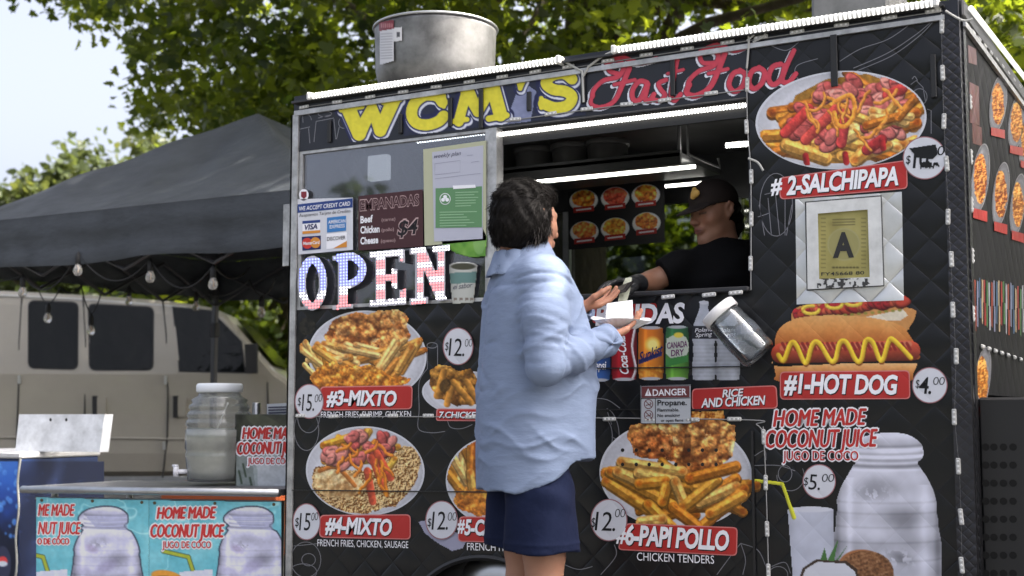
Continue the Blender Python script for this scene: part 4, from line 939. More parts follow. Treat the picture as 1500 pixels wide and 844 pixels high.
# -------- dish 6
def f6(p):
    crust(p, [(920, 642), (924, 622), (950, 615), (985, 620), (1010, 622), (1040, 612), (1078, 622), (1080, 640), (1072, 668), (1050, 688), (1032, 700), (1010, 714), (996, 690), (988, 675), (960, 672), (930, 668)], CRUST, 6, 2, 5, lump=9)
    crust(p, [(924, 640), (960, 622), (985, 640), (984, 672), (950, 672), (928, 666)], CRUSTR, 5, 7, 4, lump=8); p.ell(1006, 660, 6, 26, (60, 28, 12), .1, a=.55)
    fries(p, (930, 700, 1070, 745), 24, (-40, 40), (50, 90), 6, ((170, 118, 40), (156, 100, 30)), 2)
    Y1, Y2, Y3 = (212, 148, 56), (196, 122, 38), (226, 174, 96)
    for x1, y1, x2, y2, c in ((886, 692, 930, 686, Y1), (910, 676, 1000, 690, Y3), (895, 690, 960, 735, Y2), (888, 704, 950, 745, Y1), (894, 690, 990, 742, Y1), (905, 690, 940, 706, Y3), (935, 692, 988, 704, Y3), (936, 708, 975, 704, Y1), (976, 712, 970, 735, Y1), (990, 706, 1004, 740, Y3), (1010, 740, 1078, 700, Y2), (1024, 735, 1078, 712, Y3), (1030, 768, 1090, 716, Y2), (1000, 742, 1050, 702, Y1), (950, 738, 985, 772, Y1), (986, 742, 1022, 770, Y2), (938, 764, 970, 760, Y3), (1040, 752, 1088, 725, Y1), (1010, 700, 1078, 682, Y2)): fry(p, x1, y1, x2, y2, 7, c)
d = plate('d', 990, 695, 112, 80, .06, f6, 1.2, 8, extra=12)
banner(d, [(918, 768), (1079, 774), (1078, 813), (906, 804)], '6-PAPI POLLO', (916, 797), (1068, 806), 28, shear=.18, bold=.035)
text('lettering', '#', (902, 793), (917, 794), 22, PTXT, d, FR(.006), .03, .1)
text('caption', 'CHICKEN TENDERS', (933, 821), (1046, 826), 12, PTXT, d, FR(.0045), .0, 0, 1)
sticker(892, 762, 27, 31, [('$', (866, 772), (872, 772), 14, .0), ('12.', (871, 777), (901, 778), 28, .0), ('00', (901, 758), (916, 758), 13, -.015)])
for row, y in enumerate((659.5, 680.5)):                                       # vent holes through the sheet
    for x in (912, 932, 951, 970, 1009, 1029, 1049, 990)[: (8 if row else 7)]: decal('vent_hole', ellipse_px(x, y, 2.6, 2.8, 14), BLACK, d, FR(.0075))
# rice and chicken above dish 6
crp = Pic(1006, 598, 1066, 622, 1.2, 4); crust(crp, [(1012, 602), (1060, 602), (1062, 616), (1010, 618)], GOLD, 5, 2, 2); crp.emit('food_print', PR, cart, FR(.0012))
banner(cart, [(1015, 571), (1136, 566), (1138, 597), (1015, 600)], [('RICE', (1058, 582), (1089, 580), 11), ('AND CHICKEN', (1027, 597), (1121, 592.5), 13)], 0, 0, 0, shear=.14, bold=.025)
# -------- hot dog
hd_ = Pic(1126, 430, 1352, 562, 1.15, 9)
hd_.poly(smooth_line([(1160, 474), (1160, 456), (1180, 446), (1240, 440), (1300, 448), (1338, 452), (1342, 462), (1334, 478), (1322, 484), (1240, 470)], 4), (186, 132, 78))
hd_.poly([(1252, 468), (1300, 458), (1322, 452), (1330, 462), (1318, 470)], (206, 196, 176))
for i in range(34):
    x = 1166 + i * 4.7; franks(hd_, (x, 455 - i * .55, x + 4, 461 - i * .55), 1, 10, i, ((170, 62, 48), (186, 84, 60), (150, 40, 44)))
for i in range(16): x = 1168 + i * 10; hd_.ell(x, 468 - (x - 1168) * .09, 3, 2, (132, 128, 60))
for x, y in ((1188, 454), (1222, 446), (1250, 442)): hd_.stroke([(x + 12 * math.cos(a), y + 6 * math.sin(a)) for a in np.linspace(0, 5, 10)], 2.4, (214, 184, 70))
bun = smooth_line([(1134, 502), (1138, 486), (1152, 472), (1180, 464), (1230, 462), (1280, 466), (1318, 476), (1334, 492), (1344, 512), (1340, 528), (1240, 520), (1140, 526)], 5)
hd_.poly(bun, (190, 126, 66)); mask = hd_.inpoly(bun); sh = np.clip((hd_.Y - 462) / 55, 0, 1)
hd_.put(ALL, mask.astype(float), ramp(sh + (hd_.noise(22, 3) - .5) * .25, [(206, 156, 96), (202, 138, 76), (176, 104, 50), (134, 72, 36)]))
low = smooth_line([(1131, 526), (1140, 536), (1240, 532), (1334, 532), (1344, 530), (1338, 548), (1320, 560), (1150, 560), (1136, 550)], 5); mask = hd_.inpoly(low)
hd_.put(ALL, mask.astype(float), ramp((hd_.Y - 528) / 28 + (hd_.noise(16, 4) - .5) * .2, [(216, 180, 134), (208, 154, 96), (190, 122, 66), (168, 100, 52)]))
hd_.cap(1144, 518, 1334, 514, 15, (150, 62, 44), hi=.45); hd_.cap(1146, 510, 1332, 504, 4, (190, 112, 84), hi=0)
for i in range(26): x = 1146 + i * 7.3; hd_.cap(x, 503, x + 5, 512, 2.2, (128, 40, 36), hi=0)
zz = [(1140, 520), (1148, 528), (1158, 504), (1166, 505), (1180, 532), (1190, 505), (1200, 503), (1216, 528), (1224, 526), (1230, 503), (1240, 502), (1254, 528), (1262, 526), (1268, 500), (1278, 501), (1288, 526), (1294, 525), (1302, 500), (1310, 499), (1334, 524)]
zz = smooth_line(zz, 6); hd_.stroke([(a + .8, b_ + 2) for a, b_ in zz], 3.4, (120, 60, 20), hi=0); hd_.stroke(zz, 3.2, (222, 182, 52), hi=.25)
hd_.grain(.05, 4); hdp = hd_.emit('hot_dog_picture', PR, cart, FR(.0015))
banner(hdp, [(1144, 546), (1331, 544), (1332, 583), (1144, 584)], '#1-HOT DOG', (1148, 575), (1315, 577), 27, shear=.16, bold=.035)
sticker(1362, 564.5, 26, 26.5, [('$', (1341, 568), (1347, 568), 12, .0), ('4.', (1346, 576), (1364, 577), 24, .015), ('00', (1367, 564), (1384, 564), 12, -.01)])
# -------- home made coconut juice, on the cart
RTX = flat('vinyl_lettering_red', (176, 46, 44)); WTX = PTXT
def juice_words(parent, fn, A, fnz=.0008, o=.003, white=None, red=None):
    (a1, b1, h1), (a2, b2, h2), (a3, b3, h3) = A
    for w_, a, b_, h, sh in (('HOME MADE', a1, b1, h1, .22), ('COCONUT JUICE', a2, b2, h2, .22), ('JUGO DE COCO', a3, b3, h3, 0)):
        e = .05 if h > 14 else .035
        text('lettering', w_, (a[0] - 1, a[1] + 1), (b_[0] + 1, b_[1] + 1), h + 2, white or WTX, parent, fn(o), .02, sh, .98, fat=2.0 if h > 14 else 1.3); text('lettering', w_, a, b_, h, red or RTX, parent, fn(o + fnz), .0, sh, .98, fat=.95 if h > 14 else .35)
def jar_paint(p, T, a=1.0, tone=(172, 176, 194)):
    """T maps jar coordinates (0..1, 0..1) to pixels"""
    prof = [(.17, .02), (.28, -.02), (.5, -.045), (.70, -.03), (.82, .02), (.85, .06), (.85, .12), (.80, .155), (.82, .18), (.90, .26), (.955, .34), (.985, .42), (.98, .47), (1.0, .56), (1, 1.0), (.0, 1.0), (-.01, .56), (.01, .45), (.0, .40), (.05, .30), (.12, .22), (.16, .17), (.18, .155), (.12, .12), (.11, .07)]
    P = [T(x, y) for x, y in smooth_line(prof + [prof[0]], 4)]; m = p.inpoly(P); x0 = T(0, .5)[0]; x1 = T(1, .5)[0]; y0 = T(.5, 0)[1]; y1 = T(.5, 1)[1]; u = (p.X - x0) / (x1 - x0); v = (p.Y - y0) / (y1 - y0)
    t = 1 - .10 * (np.abs(u - .5) * 2) ** 4 - .07 * np.sin(v * 44) * (v < .2) + .03 * np.sin(v * 34) * (v > .2) + (p.noise(26, 2, 3) - .5) * .10 - .10 * np.exp(-((u - .42) ** 2 / .03 + (v - .29) ** 2 / .003)) - .16 * np.exp(-((u - .65) ** 2 / .03 + (v - .52) ** 2 / .012))
    for a_, w_ in ((.035, .012), (.085, .010), (.125, .012), (.165, .014)):
        arc = .018 * np.sqrt(np.clip(1 - ((u - .5) / .36) ** 2, 0, 1)); t += (-.13 * np.exp(-((v - a_ - arc) / w_) ** 2) + .09 * np.exp(-((v - a_ - arc - .018) / w_) ** 2)) * (np.abs(u - .5) < .35)
    for a_ in (.40, .47, .56, .66, .78): t += -.05 * np.exp(-((v - a_ - .02 * np.sqrt(np.clip(1 - ((u - .5) / .5) ** 2, 0, 1))) / .008) ** 2)
    t += .10 * np.exp(-((u - .13) / .035) ** 2) * (v > .25) + .07 * np.exp(-((u - .86) / .05) ** 2) * (v > .3) - .10 * np.exp(-((np.abs(u - .5) - .49) / .03) ** 2) + (p.noise(60, 12, 3) - .5) * .12
    t -= .20 * np.exp(-((u - .62) ** 2 / .012 + (v - .70 - .12 * u) ** 2 / .0016)) * (p.noise(8, 14) > .4) + .12 * np.exp(-((u - .36) ** 2 / .02 + (v - .36) ** 2 / .002)) * (p.noise(6, 15) > .45)
    p.put(ALL, m.astype(float), np.asarray(tone) * [1.0, .985, .96] * np.clip(1 + (t - .95) * 1.75, .3, 1.2)[..., None]); return P
jp = Pic(1150, 628, 1378, 850, 1.2, 12)
jar_paint(jp, lambda x, y: (1225 + 150 * x, 643 + 225 * y), tone=(178, 182, 200))
gl = [(1153, 746), (1188, 741), (1222, 746), (1220, 850), (1161, 850)]; mask = jp.inpoly(gl); jp.put(ALL, mask.astype(float), np.array((182, 186, 202)) * (1 - .1 * (np.abs(jp.X - 1188) / 34) ** 3 + (jp.noise(20, 5) - .5) * .14)[..., None]); jp.ell(1187.5, 746, 34, 4.5, (196, 198, 210))
jp.stroke([(1106, 704), (1146, 709), (1163, 758)], 3.2, (190, 190, 52))
jp.ell(1268, 838, 42, 32, (118, 78, 50), .3, shade=.5); n = jp.noise(3, 6, 3); mk = (((jp.X - 1268) / 42) ** 2 + ((jp.Y - 838) / 32) ** 2 < .95); jp.put(ALL, mk.astype(float) * .8, ramp(n * 1.2 - .1 + .3 * np.sin((jp.X * .35 + jp.Y) * .9) * .4, [(62, 38, 22), (120, 82, 54), (172, 132, 98)]))
jp.poly([(1170, 850), (1176, 832), (1196, 819), (1240, 822), (1256, 834), (1258, 850)], (60, 46, 36)); jp.poly([(1174, 850), (1180, 834), (1198, 823), (1238, 826), (1253, 838), (1254, 850)], (196, 198, 208))
for q in ([(1202, 820), (1208, 802), (1212, 821)], [(1212, 821), (1228, 790), (1222, 822)], [(1224, 822), (1242, 798), (1230, 818)]): jp.poly(q, (66, 108, 56)); 
jj = jp.emit('juice_picture', PR, cart, FR(.0015))
st = Pic(1104, 700, 1170, 764, 1.0, 3); st.stroke([(1106, 704), (1146, 709), (1163, 758)], 3.0, (196, 196, 56)); st.emit('straw_print', PR, jj, FR(.0022))
juice_words(jj, FR, (((1133, 625), (1269, 622), 24), ((1122, 656), (1285, 654), 26), ((1147, 674.5), (1257, 674.5), 14)))
sticker(1200, 705.5, 24.5, 25.5, [('$', (1177, 711), (1184, 711), 12, .0), ('5.', (1184, 717), (1201, 718), 23, .0), ('00', (1204, 706), (1222, 706), 12, -.01)], jj)
# -------- drinks row
cp = Pic(856, 470, 1012, 562, 1.0, 14)
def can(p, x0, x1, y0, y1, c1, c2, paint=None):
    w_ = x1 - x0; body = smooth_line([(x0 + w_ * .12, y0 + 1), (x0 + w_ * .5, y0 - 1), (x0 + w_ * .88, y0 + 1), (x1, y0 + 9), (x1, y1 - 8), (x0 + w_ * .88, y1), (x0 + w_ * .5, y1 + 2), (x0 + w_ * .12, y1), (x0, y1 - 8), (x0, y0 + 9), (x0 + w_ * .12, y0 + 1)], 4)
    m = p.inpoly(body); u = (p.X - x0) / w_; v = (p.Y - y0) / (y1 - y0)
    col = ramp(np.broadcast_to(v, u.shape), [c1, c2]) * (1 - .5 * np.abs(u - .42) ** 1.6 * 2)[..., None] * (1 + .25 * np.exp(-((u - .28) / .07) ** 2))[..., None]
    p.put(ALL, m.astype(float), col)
    if paint: paint(p)
    for yy, cc in ((y0 + 2, (160, 162, 168)), (y1 - 1, (170, 172, 180))): p.ell(x0 + w_ / 2, yy, w_ * .42, 2.6, cc)
def mono(p, x, y, r_, c): p.ell(x, y, r_, r_, c)
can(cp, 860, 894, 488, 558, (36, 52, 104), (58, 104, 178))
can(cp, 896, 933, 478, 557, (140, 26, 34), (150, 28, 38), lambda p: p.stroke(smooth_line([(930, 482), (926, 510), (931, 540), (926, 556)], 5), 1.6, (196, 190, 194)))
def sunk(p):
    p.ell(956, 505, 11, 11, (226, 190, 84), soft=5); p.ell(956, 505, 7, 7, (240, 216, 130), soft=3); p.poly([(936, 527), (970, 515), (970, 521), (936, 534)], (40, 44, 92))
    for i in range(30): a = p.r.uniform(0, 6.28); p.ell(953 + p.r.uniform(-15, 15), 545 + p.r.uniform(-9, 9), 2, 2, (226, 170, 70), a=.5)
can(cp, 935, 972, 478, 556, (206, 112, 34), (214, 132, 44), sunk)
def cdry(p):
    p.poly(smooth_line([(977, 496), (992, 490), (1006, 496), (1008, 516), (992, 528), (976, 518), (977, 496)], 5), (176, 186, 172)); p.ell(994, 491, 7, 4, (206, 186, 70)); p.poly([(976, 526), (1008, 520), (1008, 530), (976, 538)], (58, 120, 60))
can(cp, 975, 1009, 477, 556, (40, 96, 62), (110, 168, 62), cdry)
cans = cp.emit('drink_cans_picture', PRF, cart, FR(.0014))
for w_, a, b_, h, mt, sh in (('pepsi', (866, 541), (888, 541), 12, PTXT, .1), ('Coca-Cola', (921, 548), (915, 492), 13, PTXT, .25), ('Sunkist', (936, 531), (971, 517), 14, flat('ink_navy', (30, 34, 84)), .2), ('CANADA', (977, 511), (1007, 508), 9, flat('ink_purple', (96, 50, 92)), 0), ('DRY', (983, 522), (1002, 520), 9, flat('ink_purple', (96, 50, 92)), 0)):
    text('lettering', w_, a, b_, h, mt, cans, FR(.0026), .02, sh, .95, (-.97, .0) if w_ == 'Coca-Cola' else None)
bp_ = Pic(1010, 438, 1088, 560, 1.0, 15)
for x0, x1 in ((1014, 1048), (1049, 1084)):
    c = (x0 + x1) / 2; w_ = (x1 - x0) / 2
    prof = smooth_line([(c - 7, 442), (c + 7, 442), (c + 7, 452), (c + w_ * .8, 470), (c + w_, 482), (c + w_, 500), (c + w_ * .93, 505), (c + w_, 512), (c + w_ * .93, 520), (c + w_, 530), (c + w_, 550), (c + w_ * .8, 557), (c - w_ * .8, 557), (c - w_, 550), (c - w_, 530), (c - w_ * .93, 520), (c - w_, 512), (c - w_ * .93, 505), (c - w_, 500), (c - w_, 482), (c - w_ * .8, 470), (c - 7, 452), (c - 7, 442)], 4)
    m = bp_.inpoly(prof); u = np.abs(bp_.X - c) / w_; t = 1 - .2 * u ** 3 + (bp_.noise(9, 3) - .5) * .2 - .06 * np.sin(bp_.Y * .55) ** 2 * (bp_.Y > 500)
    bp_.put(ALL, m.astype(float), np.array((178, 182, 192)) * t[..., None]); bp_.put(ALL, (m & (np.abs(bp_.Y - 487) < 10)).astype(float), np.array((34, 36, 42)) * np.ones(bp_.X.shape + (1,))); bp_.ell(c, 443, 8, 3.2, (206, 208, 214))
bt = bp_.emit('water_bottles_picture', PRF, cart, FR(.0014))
for x in (1017, 1053): text('lettering', 'Poland', (x + 1, 487), (x + 27, 485), 6, PTXT, bt, FR(.0026), .0, .2); text('lettering', 'Spring', (x + 2, 494), (x + 26, 492), 6, PTXT, bt, FR(.0026), .0, .2)
# BEBIDAS above the cans
bb = decal('drinks_heading', rrect_px([(868, 448), (962, 444), (962, 468), (868, 474)], 5), PRED, cart, FR(.001))
text('lettering', 'BEBIDAS', (872, 478), (1003, 474), 30, PINK, bb, FR(.002), .05, .12); text('lettering', 'BEBIDAS', (872, 476), (1003, 472), 28, PTXT, bb, FR(.0028), .035, .12)
# -------- big cart name painted over the header: thick slab letters and script
def glyphs(p, strokes, w_, col, grow=0.0):
    for s_ in strokes:
        pts, r_ = s_
        if hasattr(r_, '__len__') and len(r_) != len(pts): r_ = np.interp(np.linspace(0, 1, len(pts)), np.linspace(0, 1, len(r_)), r_)
        p.stroke(pts, (np.asarray(r_, float) + grow) if hasattr(r_, '__len__') else r_ + grow, col, hi=0)
hp = Pic(432, 84, 858, 216, 1.0, 21)
hp.put(ALL, ((hp.Y < 219 - (hp.X - 436) * .118) & (hp.Y > 168 - (hp.X - 436) * .155)).astype(float) * (hp.X > 590), np.array((38, 42, 62)) * np.ones(hp.X.shape + (1,)))
W_ = [([(510, 158), (526, 196)], (13, 12)), ([(526, 196), (545, 158)], (12, 9)), ([(545, 158), (557, 191)], (9, 11)), ([(557, 191), (576, 148)], (11, 12)), ([(500, 161), (530, 156)], 5), ([(562, 150), (585, 146)], 5)]
C_ = [(smooth_line([(648, 150), (640, 141), (622, 140), (607, 152), (603, 168), (610, 180), (626, 183), (642, 178), (650, 170)], 6), 9.5), ([(650, 140), (650, 156)], 4)]
M_ = [([(672, 178), (684, 132)], (9, 9)), ([(684, 132), (700, 164)], (12, 9)), ([(700, 164), (718, 128)], (9, 12)), ([(722, 128), (733, 168)], (12, 12)), ([(664, 178), (684, 175)], 4.5), ([(716, 174), (742, 169)], 5.5)]
A_ = [([(763, 118), (762, 130)], (9, 4))]
S_ = [(smooth_line([(838, 116), (826, 108), (808, 111), (800, 122), (810, 131), (828, 134), (838, 142), (832, 154), (814, 158), (796, 152)], 6), 9.5), ([(840, 106), (840, 120)], 4), ([(793, 144), (793, 158)], 4)]
big = W_ + C_ + M_ + A_ + S_
hp.poly([(738, 188), (756, 138), (772, 124), (786, 134), (776, 182)], (128, 134, 166))
big = [(pts, r_ * .84 if not hasattr(r_, '__len__') else [q * .84 for q in r_]) for pts, r_ in big]
glyphs(hp, big, 0, (30, 34, 70), 7); glyphs(hp, [([(x + 1.5, y + 2.5) for x, y in pts], r_) for pts, r_ in big], 0, (206, 208, 220), 3.2); glyphs(hp, big, 0, (34, 38, 86), 2.2); glyphs(hp, big, 0, (212, 202, 58), 0)
hp.a *= (hp.Y > 170 - (hp.X - 436) * .155) & (hp.Y < 218 - (hp.X - 436) * .116); hp.grain(.05, 5); hp.emit('name_lettering', PRF, cart, FR(.0012))
sp = Pic(856, 58, 1172, 166, 1.0, 22)
Fa = [(smooth_line([(868, 140), (866, 152), (880, 157), (900, 148), (912, 124), (922, 100)], 6), (3, 4, 5)), (smooth_line([(905, 108), (893, 104), (890, 93), (902, 88), (914, 96), (906, 112), (884, 118), (870, 132), (868, 142)], 6), 4), (smooth_line([(888, 92), (910, 84), (936, 92), (962, 86)], 6), 4.2), ([(900, 124), (930, 117)], 3.4)]
as_ = [(smooth_line([(948, 121), (937, 119), (927, 132), (928, 146), (938, 145), (949, 123), (945, 144), (952, 147), (958, 138)], 5), 4.4), (smooth_line([(976, 117), (965, 122), (968, 131), (974, 139), (968, 147), (958, 146)], 5), 4.0), (smooth_line([(993, 84), (986, 118), (983, 141), (989, 147), (997, 138)], 5), 4.2), ([(978, 108), (1001, 102)], 3.0)]
Fo = [(smooth_line([(1010, 124), (1006, 136), (1020, 140), (1040, 128), (1052, 104), (1062, 78)], 6), 5), (smooth_line([(1046, 92), (1030, 92), (1026, 80), (1038, 72), (1052, 80), (1046, 96), (1024, 104), (1010, 118), (1008, 128)], 6), 4), (smooth_line([(1026, 76), (1050, 66), (1076, 74), (1098, 66)], 6), 4.2), ([(1038, 108), (1066, 101)], 3.4)]
ood = [(smooth_line([(1084, 104), (1074, 108), (1068, 124), (1076, 134), (1088, 126), (1092, 110), (1084, 103)], 5), 4.6), (smooth_line([(1112, 100), (1102, 104), (1097, 120), (1104, 130), (1116, 122), (1120, 106), (1112, 99)], 5), 4.6), (smooth_line([(1144, 94), (1132, 98), (1126, 114), (1132, 124), (1144, 116), (1150, 96)], 5), 4.6), (smooth_line([(1163, 74), (1152, 98), (1146, 118), (1156, 120), (1166, 108)], 5), 4.4)]
scr = [(p_, (np.asarray(r_, float) * .80)) for p_, r_ in Fa + as_ + Fo + ood]
glyphs(sp, [([(x - 3.4, y + 3) for x, y in pts], r_) for pts, r_ in scr], 0, (206, 208, 220), .9); glyphs(sp, scr, 0, (60, 16, 30), .9); glyphs(sp, scr, 0, (186, 62, 78), 0); sp.grain(.06, 5)
sp.emit('name_lettering', PRF, cart, FR(.0014))
# thin chalk drawings printed round the dishes
def circ(cx_, cy_, rx, ry, a0=0, a1=2 * math.pi, n=30): return [(cx_ + rx * math.cos(t), cy_ + ry * math.sin(t)) for t in np.linspace(a0, a1, n)]
ch = [[(436, 190), (454, 186)], circ(447, 176, 9, 9, math.pi, 2 * math.pi), [(443, 168), (444, 180)], [(439, 192), (438, 214)], [(452, 188), (454, 210)], [(466, 173), (486, 168)], circ(476, 167, 10, 4), [(463, 178), (460, 208)], [(489, 174), (492, 204)], [(463, 178), (489, 173)], circ(503, 180, 7, 8), [(497, 186), (493, 204)],
      smooth_line([(1198, 86), (1168, 96), (1166, 112), (1180, 122)], 8), smooth_line([(1120, 62), (1150, 74), (1170, 62)], 8), smooth_line([(1230, 90), (1260, 72), (1300, 58), (1330, 38)], 8), smooth_line([(1250, 100), (1300, 78), (1340, 52), (1362, 34)], 8), smooth_line([(1255, 104), (1306, 82), (1345, 54), (1366, 33)], 8), smooth_line([(1170, 118), (1160, 150), (1150, 140)], 8),
      [(1334, 124), (1342, 118), (1352, 128), (1356, 150)], circ(1347, 142, 11, 12), [(1358, 160), (1364, 162), (1364, 196)], smooth_line([(1336, 116), (1340, 112), (1344, 118)], 4),
      circ(1137, 300, 24, 46), [(1112, 300), (1120, 345)], [(1125, 290), (1130, 345)], [(1136, 285), (1142, 345)], [(1150, 290), (1150, 345)], [(1120, 285), (1140, 280)], [(1110, 318), (1128, 312)], [(1160, 300), (1152, 345)],
      circ(449, 630, 18, 30), circ(452, 612, 16, 22), circ(448, 820, 22, 26), circ(452, 820, 10, 9), circ(444, 838, 20, 12), [(430, 800), (470, 796)],
      circ(633, 506, 7.5, 4), [(626, 506), (626, 540)], [(641, 506), (641, 536)], smooth_line([(626, 540), (614, 560), (614, 600), (613, 628), (632, 634), (652, 632)], 6), smooth_line([(655, 614), (660, 626), (676, 628), (692, 622)], 6), circ(455, 580, 14, 16),
      circ(885, 640, 22, 42, -1.4, 1.4), circ(885, 640, 12, 26, -1.4, 1.4), smooth_line([(868, 583), (890, 586), (908, 598)], 6), [(890, 604), (896, 622)], [(896, 640), (906, 645)], [(893, 660), (902, 670)],
      smooth_line([(1105, 682), (1140, 682), (1165, 690)], 6), circ(1158, 697, 20, 22, -.5, 3.2), circ(1150, 694, 10, 12), smooth_line([(1105, 668), (1120, 660), (1122, 674)], 5), smooth_line([(1085, 796), (1110, 806), (1122, 830)], 6), smooth_line([(1085, 796), (1092, 820), (1088, 842)], 6), smooth_line([(1085, 796), (1070, 815), (1050, 842)], 6), smooth_line([(1130, 830), (1150, 824), (1158, 840)], 6), circ(1140, 842, 14, 12), smooth_line([(820, 824), (846, 834), (868, 830)], 6), smooth_line([(900, 798), (902, 815), (880, 842)], 6)]
lines('chalk_drawing', [l for l in ch if len(l) > 1], 1.1, PGREY, cart, FR(.0009))
# faint round badge below the open sign
p = Pic(436, 462, 466, 494, 1.2, 31); p.ell(450, 478, 13, 14, (30, 28, 22)); p.grain(.9, 4); p.emit('round_badge', PRF, cart, FR(.001))
# -------- end wall pictures (right side)
r = np.random.RandomState(8)
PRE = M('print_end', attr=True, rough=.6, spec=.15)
def sp_plate(cx_, cy_, rx, ry, cols, sd):
    def pf_(p): crust(p, ellipse_px(cx_, cy_, rx * .72, ry * .72, 24), cols, 3, sd, 2)
    return plate('d', cx_, cy_, rx, ry, .12, pf_, 1.0, sd, cart, lambda o: SD(XC + o), pw=flat('plate_shaded', (120, 118, 122)), mat=PRE)  # plate white darkened: the shade of the end wall is put into the colour
ORANGE = [(110, 44, 12), (168, 86, 26), (196, 122, 46), (214, 160, 90)]
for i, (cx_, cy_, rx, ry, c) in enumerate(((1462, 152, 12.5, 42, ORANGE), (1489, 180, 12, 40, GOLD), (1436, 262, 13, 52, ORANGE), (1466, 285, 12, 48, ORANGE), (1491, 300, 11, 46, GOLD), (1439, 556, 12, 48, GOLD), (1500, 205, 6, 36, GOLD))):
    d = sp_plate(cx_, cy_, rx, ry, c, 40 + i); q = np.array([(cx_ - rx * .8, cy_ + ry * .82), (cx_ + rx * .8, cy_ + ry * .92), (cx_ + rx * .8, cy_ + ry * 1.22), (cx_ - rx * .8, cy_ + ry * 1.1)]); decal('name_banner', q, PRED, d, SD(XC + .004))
p = Pic(1424, 395, 1500, 506, 1.0, 50)
for i in range(22):
    x = 1428 + i * 3.5; c = [(150, 60, 40), (120, 124, 150), (60, 90, 120), (170, 150, 120), (150, 36, 40), (60, 110, 60), (160, 160, 168)][i % 7]; y0 = 408 + (x - 1428) * .2 + r.uniform(-4, 4); p.cap(x, y0, x + 1, y0 + 66 + r.uniform(-8, 8), 1.5, c)
p.emit('drinks_print', PRF, cart, SD(XC + .0015))
for (x, y, w_, h) in ((1418, 66, 12, 26), (1420, 120, 14, 60), (1424, 180, 14, 30)): decal('word_print', [(x, y), (x + w_, y + w_ * .5), (x + w_ + 1, y + h + w_ * .3), (x + 1, y + h)], flat('print_maroon', (84, 30, 30)), cart, SD(XC + .001))
for yy in np.linspace(655, 840, 8):
    for xx in (1444, 1456, 1470, 1484):
        b = MB(); P = at_y(float(xx), float(yy), .075); b.prism([P + [.012 * math.cos(a), -.001, .012 * math.sin(a)] for a in np.linspace(0, 2 * math.pi, 10, endpoint=False)], (0, .003, 0)); b.build('vent_hole', M('hole_black', (.004, .004, .004), .9), pf)
# ------------------------------------------------------------------ things on, in and beside the cart
def solid_quad(name, quad, mat, parent=None, off=0.004, th=0.006, fn=None):
    q = np.array(quad, float); fn = fn or FR; A = fn(off)(q[:, 0], q[:, 1]); B = fn(off - th)(q[:, 0], q[:, 1]); n = len(q)
    return obj(name, np.concatenate([A, B]), [tuple(range(n))[::-1], tuple(range(n, 2 * n))] + [(i, (i + 1) % n, (i + 1) % n + n, i + n) for i in range(n)], mat, parent)
# big aluminium pot on the roof
pc = at_y(638., 60., .46); pc[2] = ZT + .02; top = float(at_y(640., 12., .19)[2]) - pc[2]; pr = .272
pot = thing('cooking_pot', 'large dented aluminium pot standing on the cart roof above the lettering', 'pot', pc)
b = MB(); b.lathe([(.10, .0), (.165, .008), (.205, .028), (.236, .062), (.254, .10), (.264, .145), (.270, top - .02), (.272, top - .004), (.266, top - .006), (.258, .145), (.225, .065), (.1, .015)], pc, 64)
b.build('pot_body', M('pot_aluminium', (.25, .248, .245), .5, 1.0, vary=(7, .5), bump=(5, .16, .02)), pot, True)
b = MB(); b.tube([pc + [.274 * math.cos(a), .274 * math.sin(a), top] for a in np.linspace(0, 2 * math.pi, 65)], .006, 8, False); b.build('rolled_rim', STEEL, pot, True)
def on_pot(x, y):
    v = ray(x, y); a2 = v[..., 0] ** 2 + v[..., 1] ** 2; o = CAM[:2] - pc[:2]; bb_ = v[..., 0] * o[0] + v[..., 1] * o[1]; cc = o @ o - .2725 ** 2; t = (-bb_ - np.sqrt(np.maximum(bb_ ** 2 - a2 * cc, 0))) / a2; return CAM + v * t[..., None]
p = Pic(554, 26, 590, 98, 1.2, 2); p.poly([(555, 32), (578, 28), (577, 90), (556, 96)], (186, 186, 190)); p.poly([(555, 32), (578, 28), (578, 42), (555, 46)], (112, 40, 48)); p.poly([(578, 40), (589, 39), (589, 60), (578, 62)], (190, 190, 192))
for y in range(50, 90, 4): p.cap(558, y, 574, y - 1, .7, (140, 140, 146), hi=0)
for x in range(559, 576, 3): p.cap(x, 40, x, 35, .7, (180, 130, 130), hi=0)
p.poly([(581, 47), (586, 47), (586, 54), (581, 55)], (70, 70, 74)); p.emit('paper_sticker', PRF, pot, on_pot)
A = at_y(1188., 20., .45); B = at_y(1302., 20., .45)
b = MB(); b.box((A[0], .45, ZT + .02), (B[0], .85, ZT + .28), .012); o = b.build('roof_vent', M('vent_grey', (.26, .26, .25), .7, .2, vary=(7, .35))); tag(o, 'weathered grey vent box on the roof near the right corner', 'vent box')
c = at_y(880., 70., .5); c[2] = ZT + .02; tg = thing('wooden_clamp', 'small brown two-pronged clamp standing on the roof between the light strips', 'clamp', c)
for s in (-1, 1):
    b = MB(); b.tube([c + [s * .012, 0, 0], c + [s * .022, 0, .03], c + [s * .022, .0, .07], c + [s * .014, 0, .115]], [.014, .02, .019, .009], 8); b.build('jaw', M('brown_wood', (.20, .11, .045), .6, vary=(20, .3)), tg, True)
